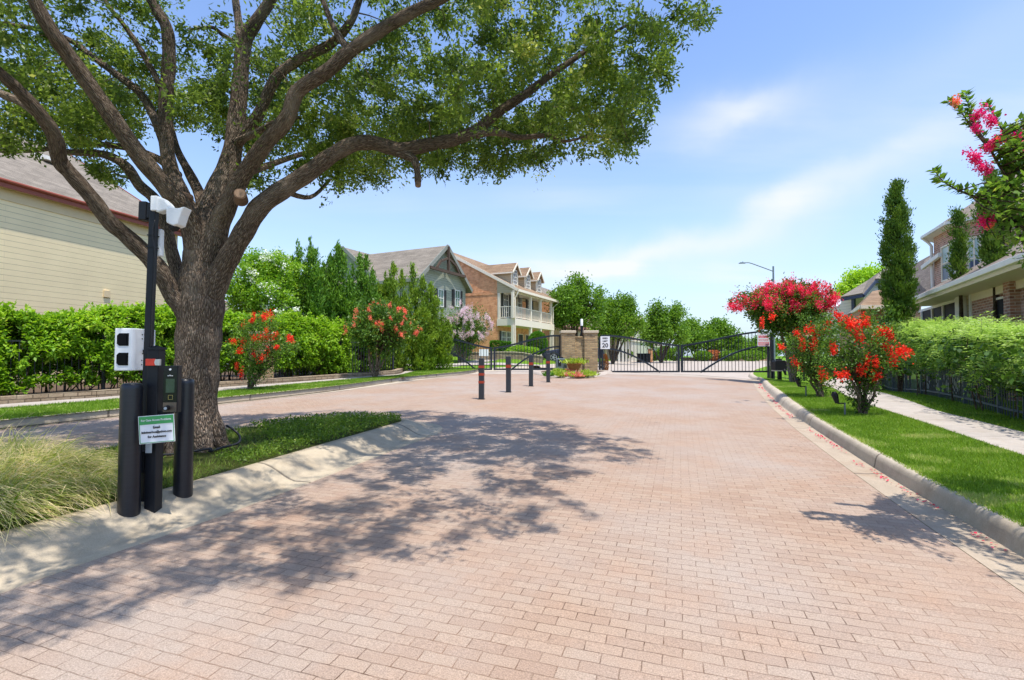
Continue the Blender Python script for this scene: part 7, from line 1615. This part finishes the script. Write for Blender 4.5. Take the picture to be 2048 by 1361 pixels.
# ------------------------------------------------------------------ island cover
def island_cover():
    poly = [(p.x, p.y) for p in isl_in]; n = 130000; X = rng.uniform(-8, -.8, n); Y = rng.uniform(2.2, 9.2, n); k = pip(X, Y, poly); X, Y = X[k], Y[k]
    d = np.hypot(X + 3.66, Y - 5.86)
    cov = (Y > 5.3 + .35 * np.sin(X * 3)) & (d > .75) & (X > -3.6 + .3 * np.sin(Y * 4))
    Xa, Ya = X[cov], Y[cov]; m_ = len(Xa); C = np.stack([Xa, Ya, zg(Xa, Ya) + .15 + rng.random(m_) * .085], 1); D = rng.normal(size=(m_, 3)); D[:, 2] = abs(D[:, 2]) + .2
    tag(leaves('ground_cover', C, D, rng.uniform(.02, .045, m_), rng.uniform(.012, .024, m_), np.clip(rng.normal(.42, .2, m_) + .18 * np.sin(Xa * 5) * np.sin(Ya * 4), 0, 1), M_cover, None), 'dense low dark green ground cover on the tip of the island', 'ground cover', kind='stuff')
    Xb, Yb = X[~cov], Y[~cov]; pr = (np.sin(Xb * 4.1) * np.sin(Yb * 3.7) * .25 + .62) * np.clip((np.hypot(Xb + 3.5, Yb - 5.6) - .35) * 1.1, 0.05, 1); k = rng.random(len(Xb)) < pr; Xb, Yb = Xb[k], Yb[k]
    blades('grass', Xb, Yb, .143, .085, .008, M_dryblade, 'patchy weedy grass on the island around the oak and bollards', .7, np.clip(rng.normal(.42, .25, len(Xb)), 0, 1))
M_cover = leafm('cover_leaf', (.07, .14, .014), (.20, .31, .035), .35, .45, (.42, .48, .11))
island_cover()
def plume_grass(px, py, n, Lh, label, lean=(.6, .1), spread=.12):
    b = gp(px, py, .14); t = T('feather_grass', label, 'ornamental grass', b, group='feathery ornamental grass clumps on the island')
    R_ = rng.normal(size=(n, 2)) * spread * .5; base = np.array(b) + np.concatenate([R_, np.zeros((n, 1))], 1)
    nt = 26; tuft = rng.integers(0, nt, n); th_ = rng.normal(size=(nt, 2)); d0 = np.concatenate([R_ / spread * .55 + th_[tuft] * .30 + rng.normal(size=(n, 2)) * .10, np.ones((n, 1))], 1); d0 = unit(d0); L_ = rng.uniform(.55, 1.15, n) * Lh
    bend = np.concatenate([np.array(lean) + th_[tuft] * .35 + rng.normal(size=(n, 2)) * .12, np.full((n, 1), -.80) + rng.normal(size=(n, 1)) * .12], 1); K = 7; pts = [base]; d = d0.copy()
    for k in range(K):
        d = unit(d + bend * (.12 + .075 * k)); pts.append(pts[-1] + d * (L_ / K)[:, None])
    S = unit(np.cross(d0, rng.normal(size=(n, 3)))); V = []; F = []; Tn = []
    P = np.stack(pts, 1); w = np.array([1, 1, .9, .8, .7, .55, .4, .15]) * .0040
    V = np.stack([P - S[:, None] * w[None, :, None], P + S[:, None] * w[None, :, None]], 2).reshape(-1, 3)
    i0 = (np.arange(n) * (K + 1) * 2)[:, None] + np.arange(K)[None] * 2; i0 = i0.ravel(); F = np.stack([i0, i0 + 1, i0 + 3, i0 + 2], 1)
    tint = np.clip(np.tile(np.linspace(.05, 1.15, K), n) + np.repeat(rng.normal(size=n) * .30, K), 0, 1)
    npmesh('blades', V, F, M_plume, t, fattrs={'tint': tint})
M_plume = leafm('feather_grass_blade', (.13, .26, .02), (.42, .46, .12), .40, .6, (.80, .68, .38))
plume_grass(-30, 1035, 2300, .56, 'feathery ornamental grass clump at the left edge, bowing away from the bollards', (.55, .1), .26)
plume_grass(55, 992, 2600, .60, 'tall feathery ornamental grass clump between the left edge and the bollard', (.6, .15), .24)
plume_grass(-130, 985, 1900, .62, 'feathery ornamental grass clump mostly cut off by the left edge', (.5, .1), .26)
plume_grass(10, 955, 1700, .58, 'feathery ornamental grass clump at the back, against the left drive', (.5, .2), .24)
plume_grass(158, 1000, 800, .36, 'small greener ornamental grass clump right beside the nearest bollard', (.35, -.1), .14)
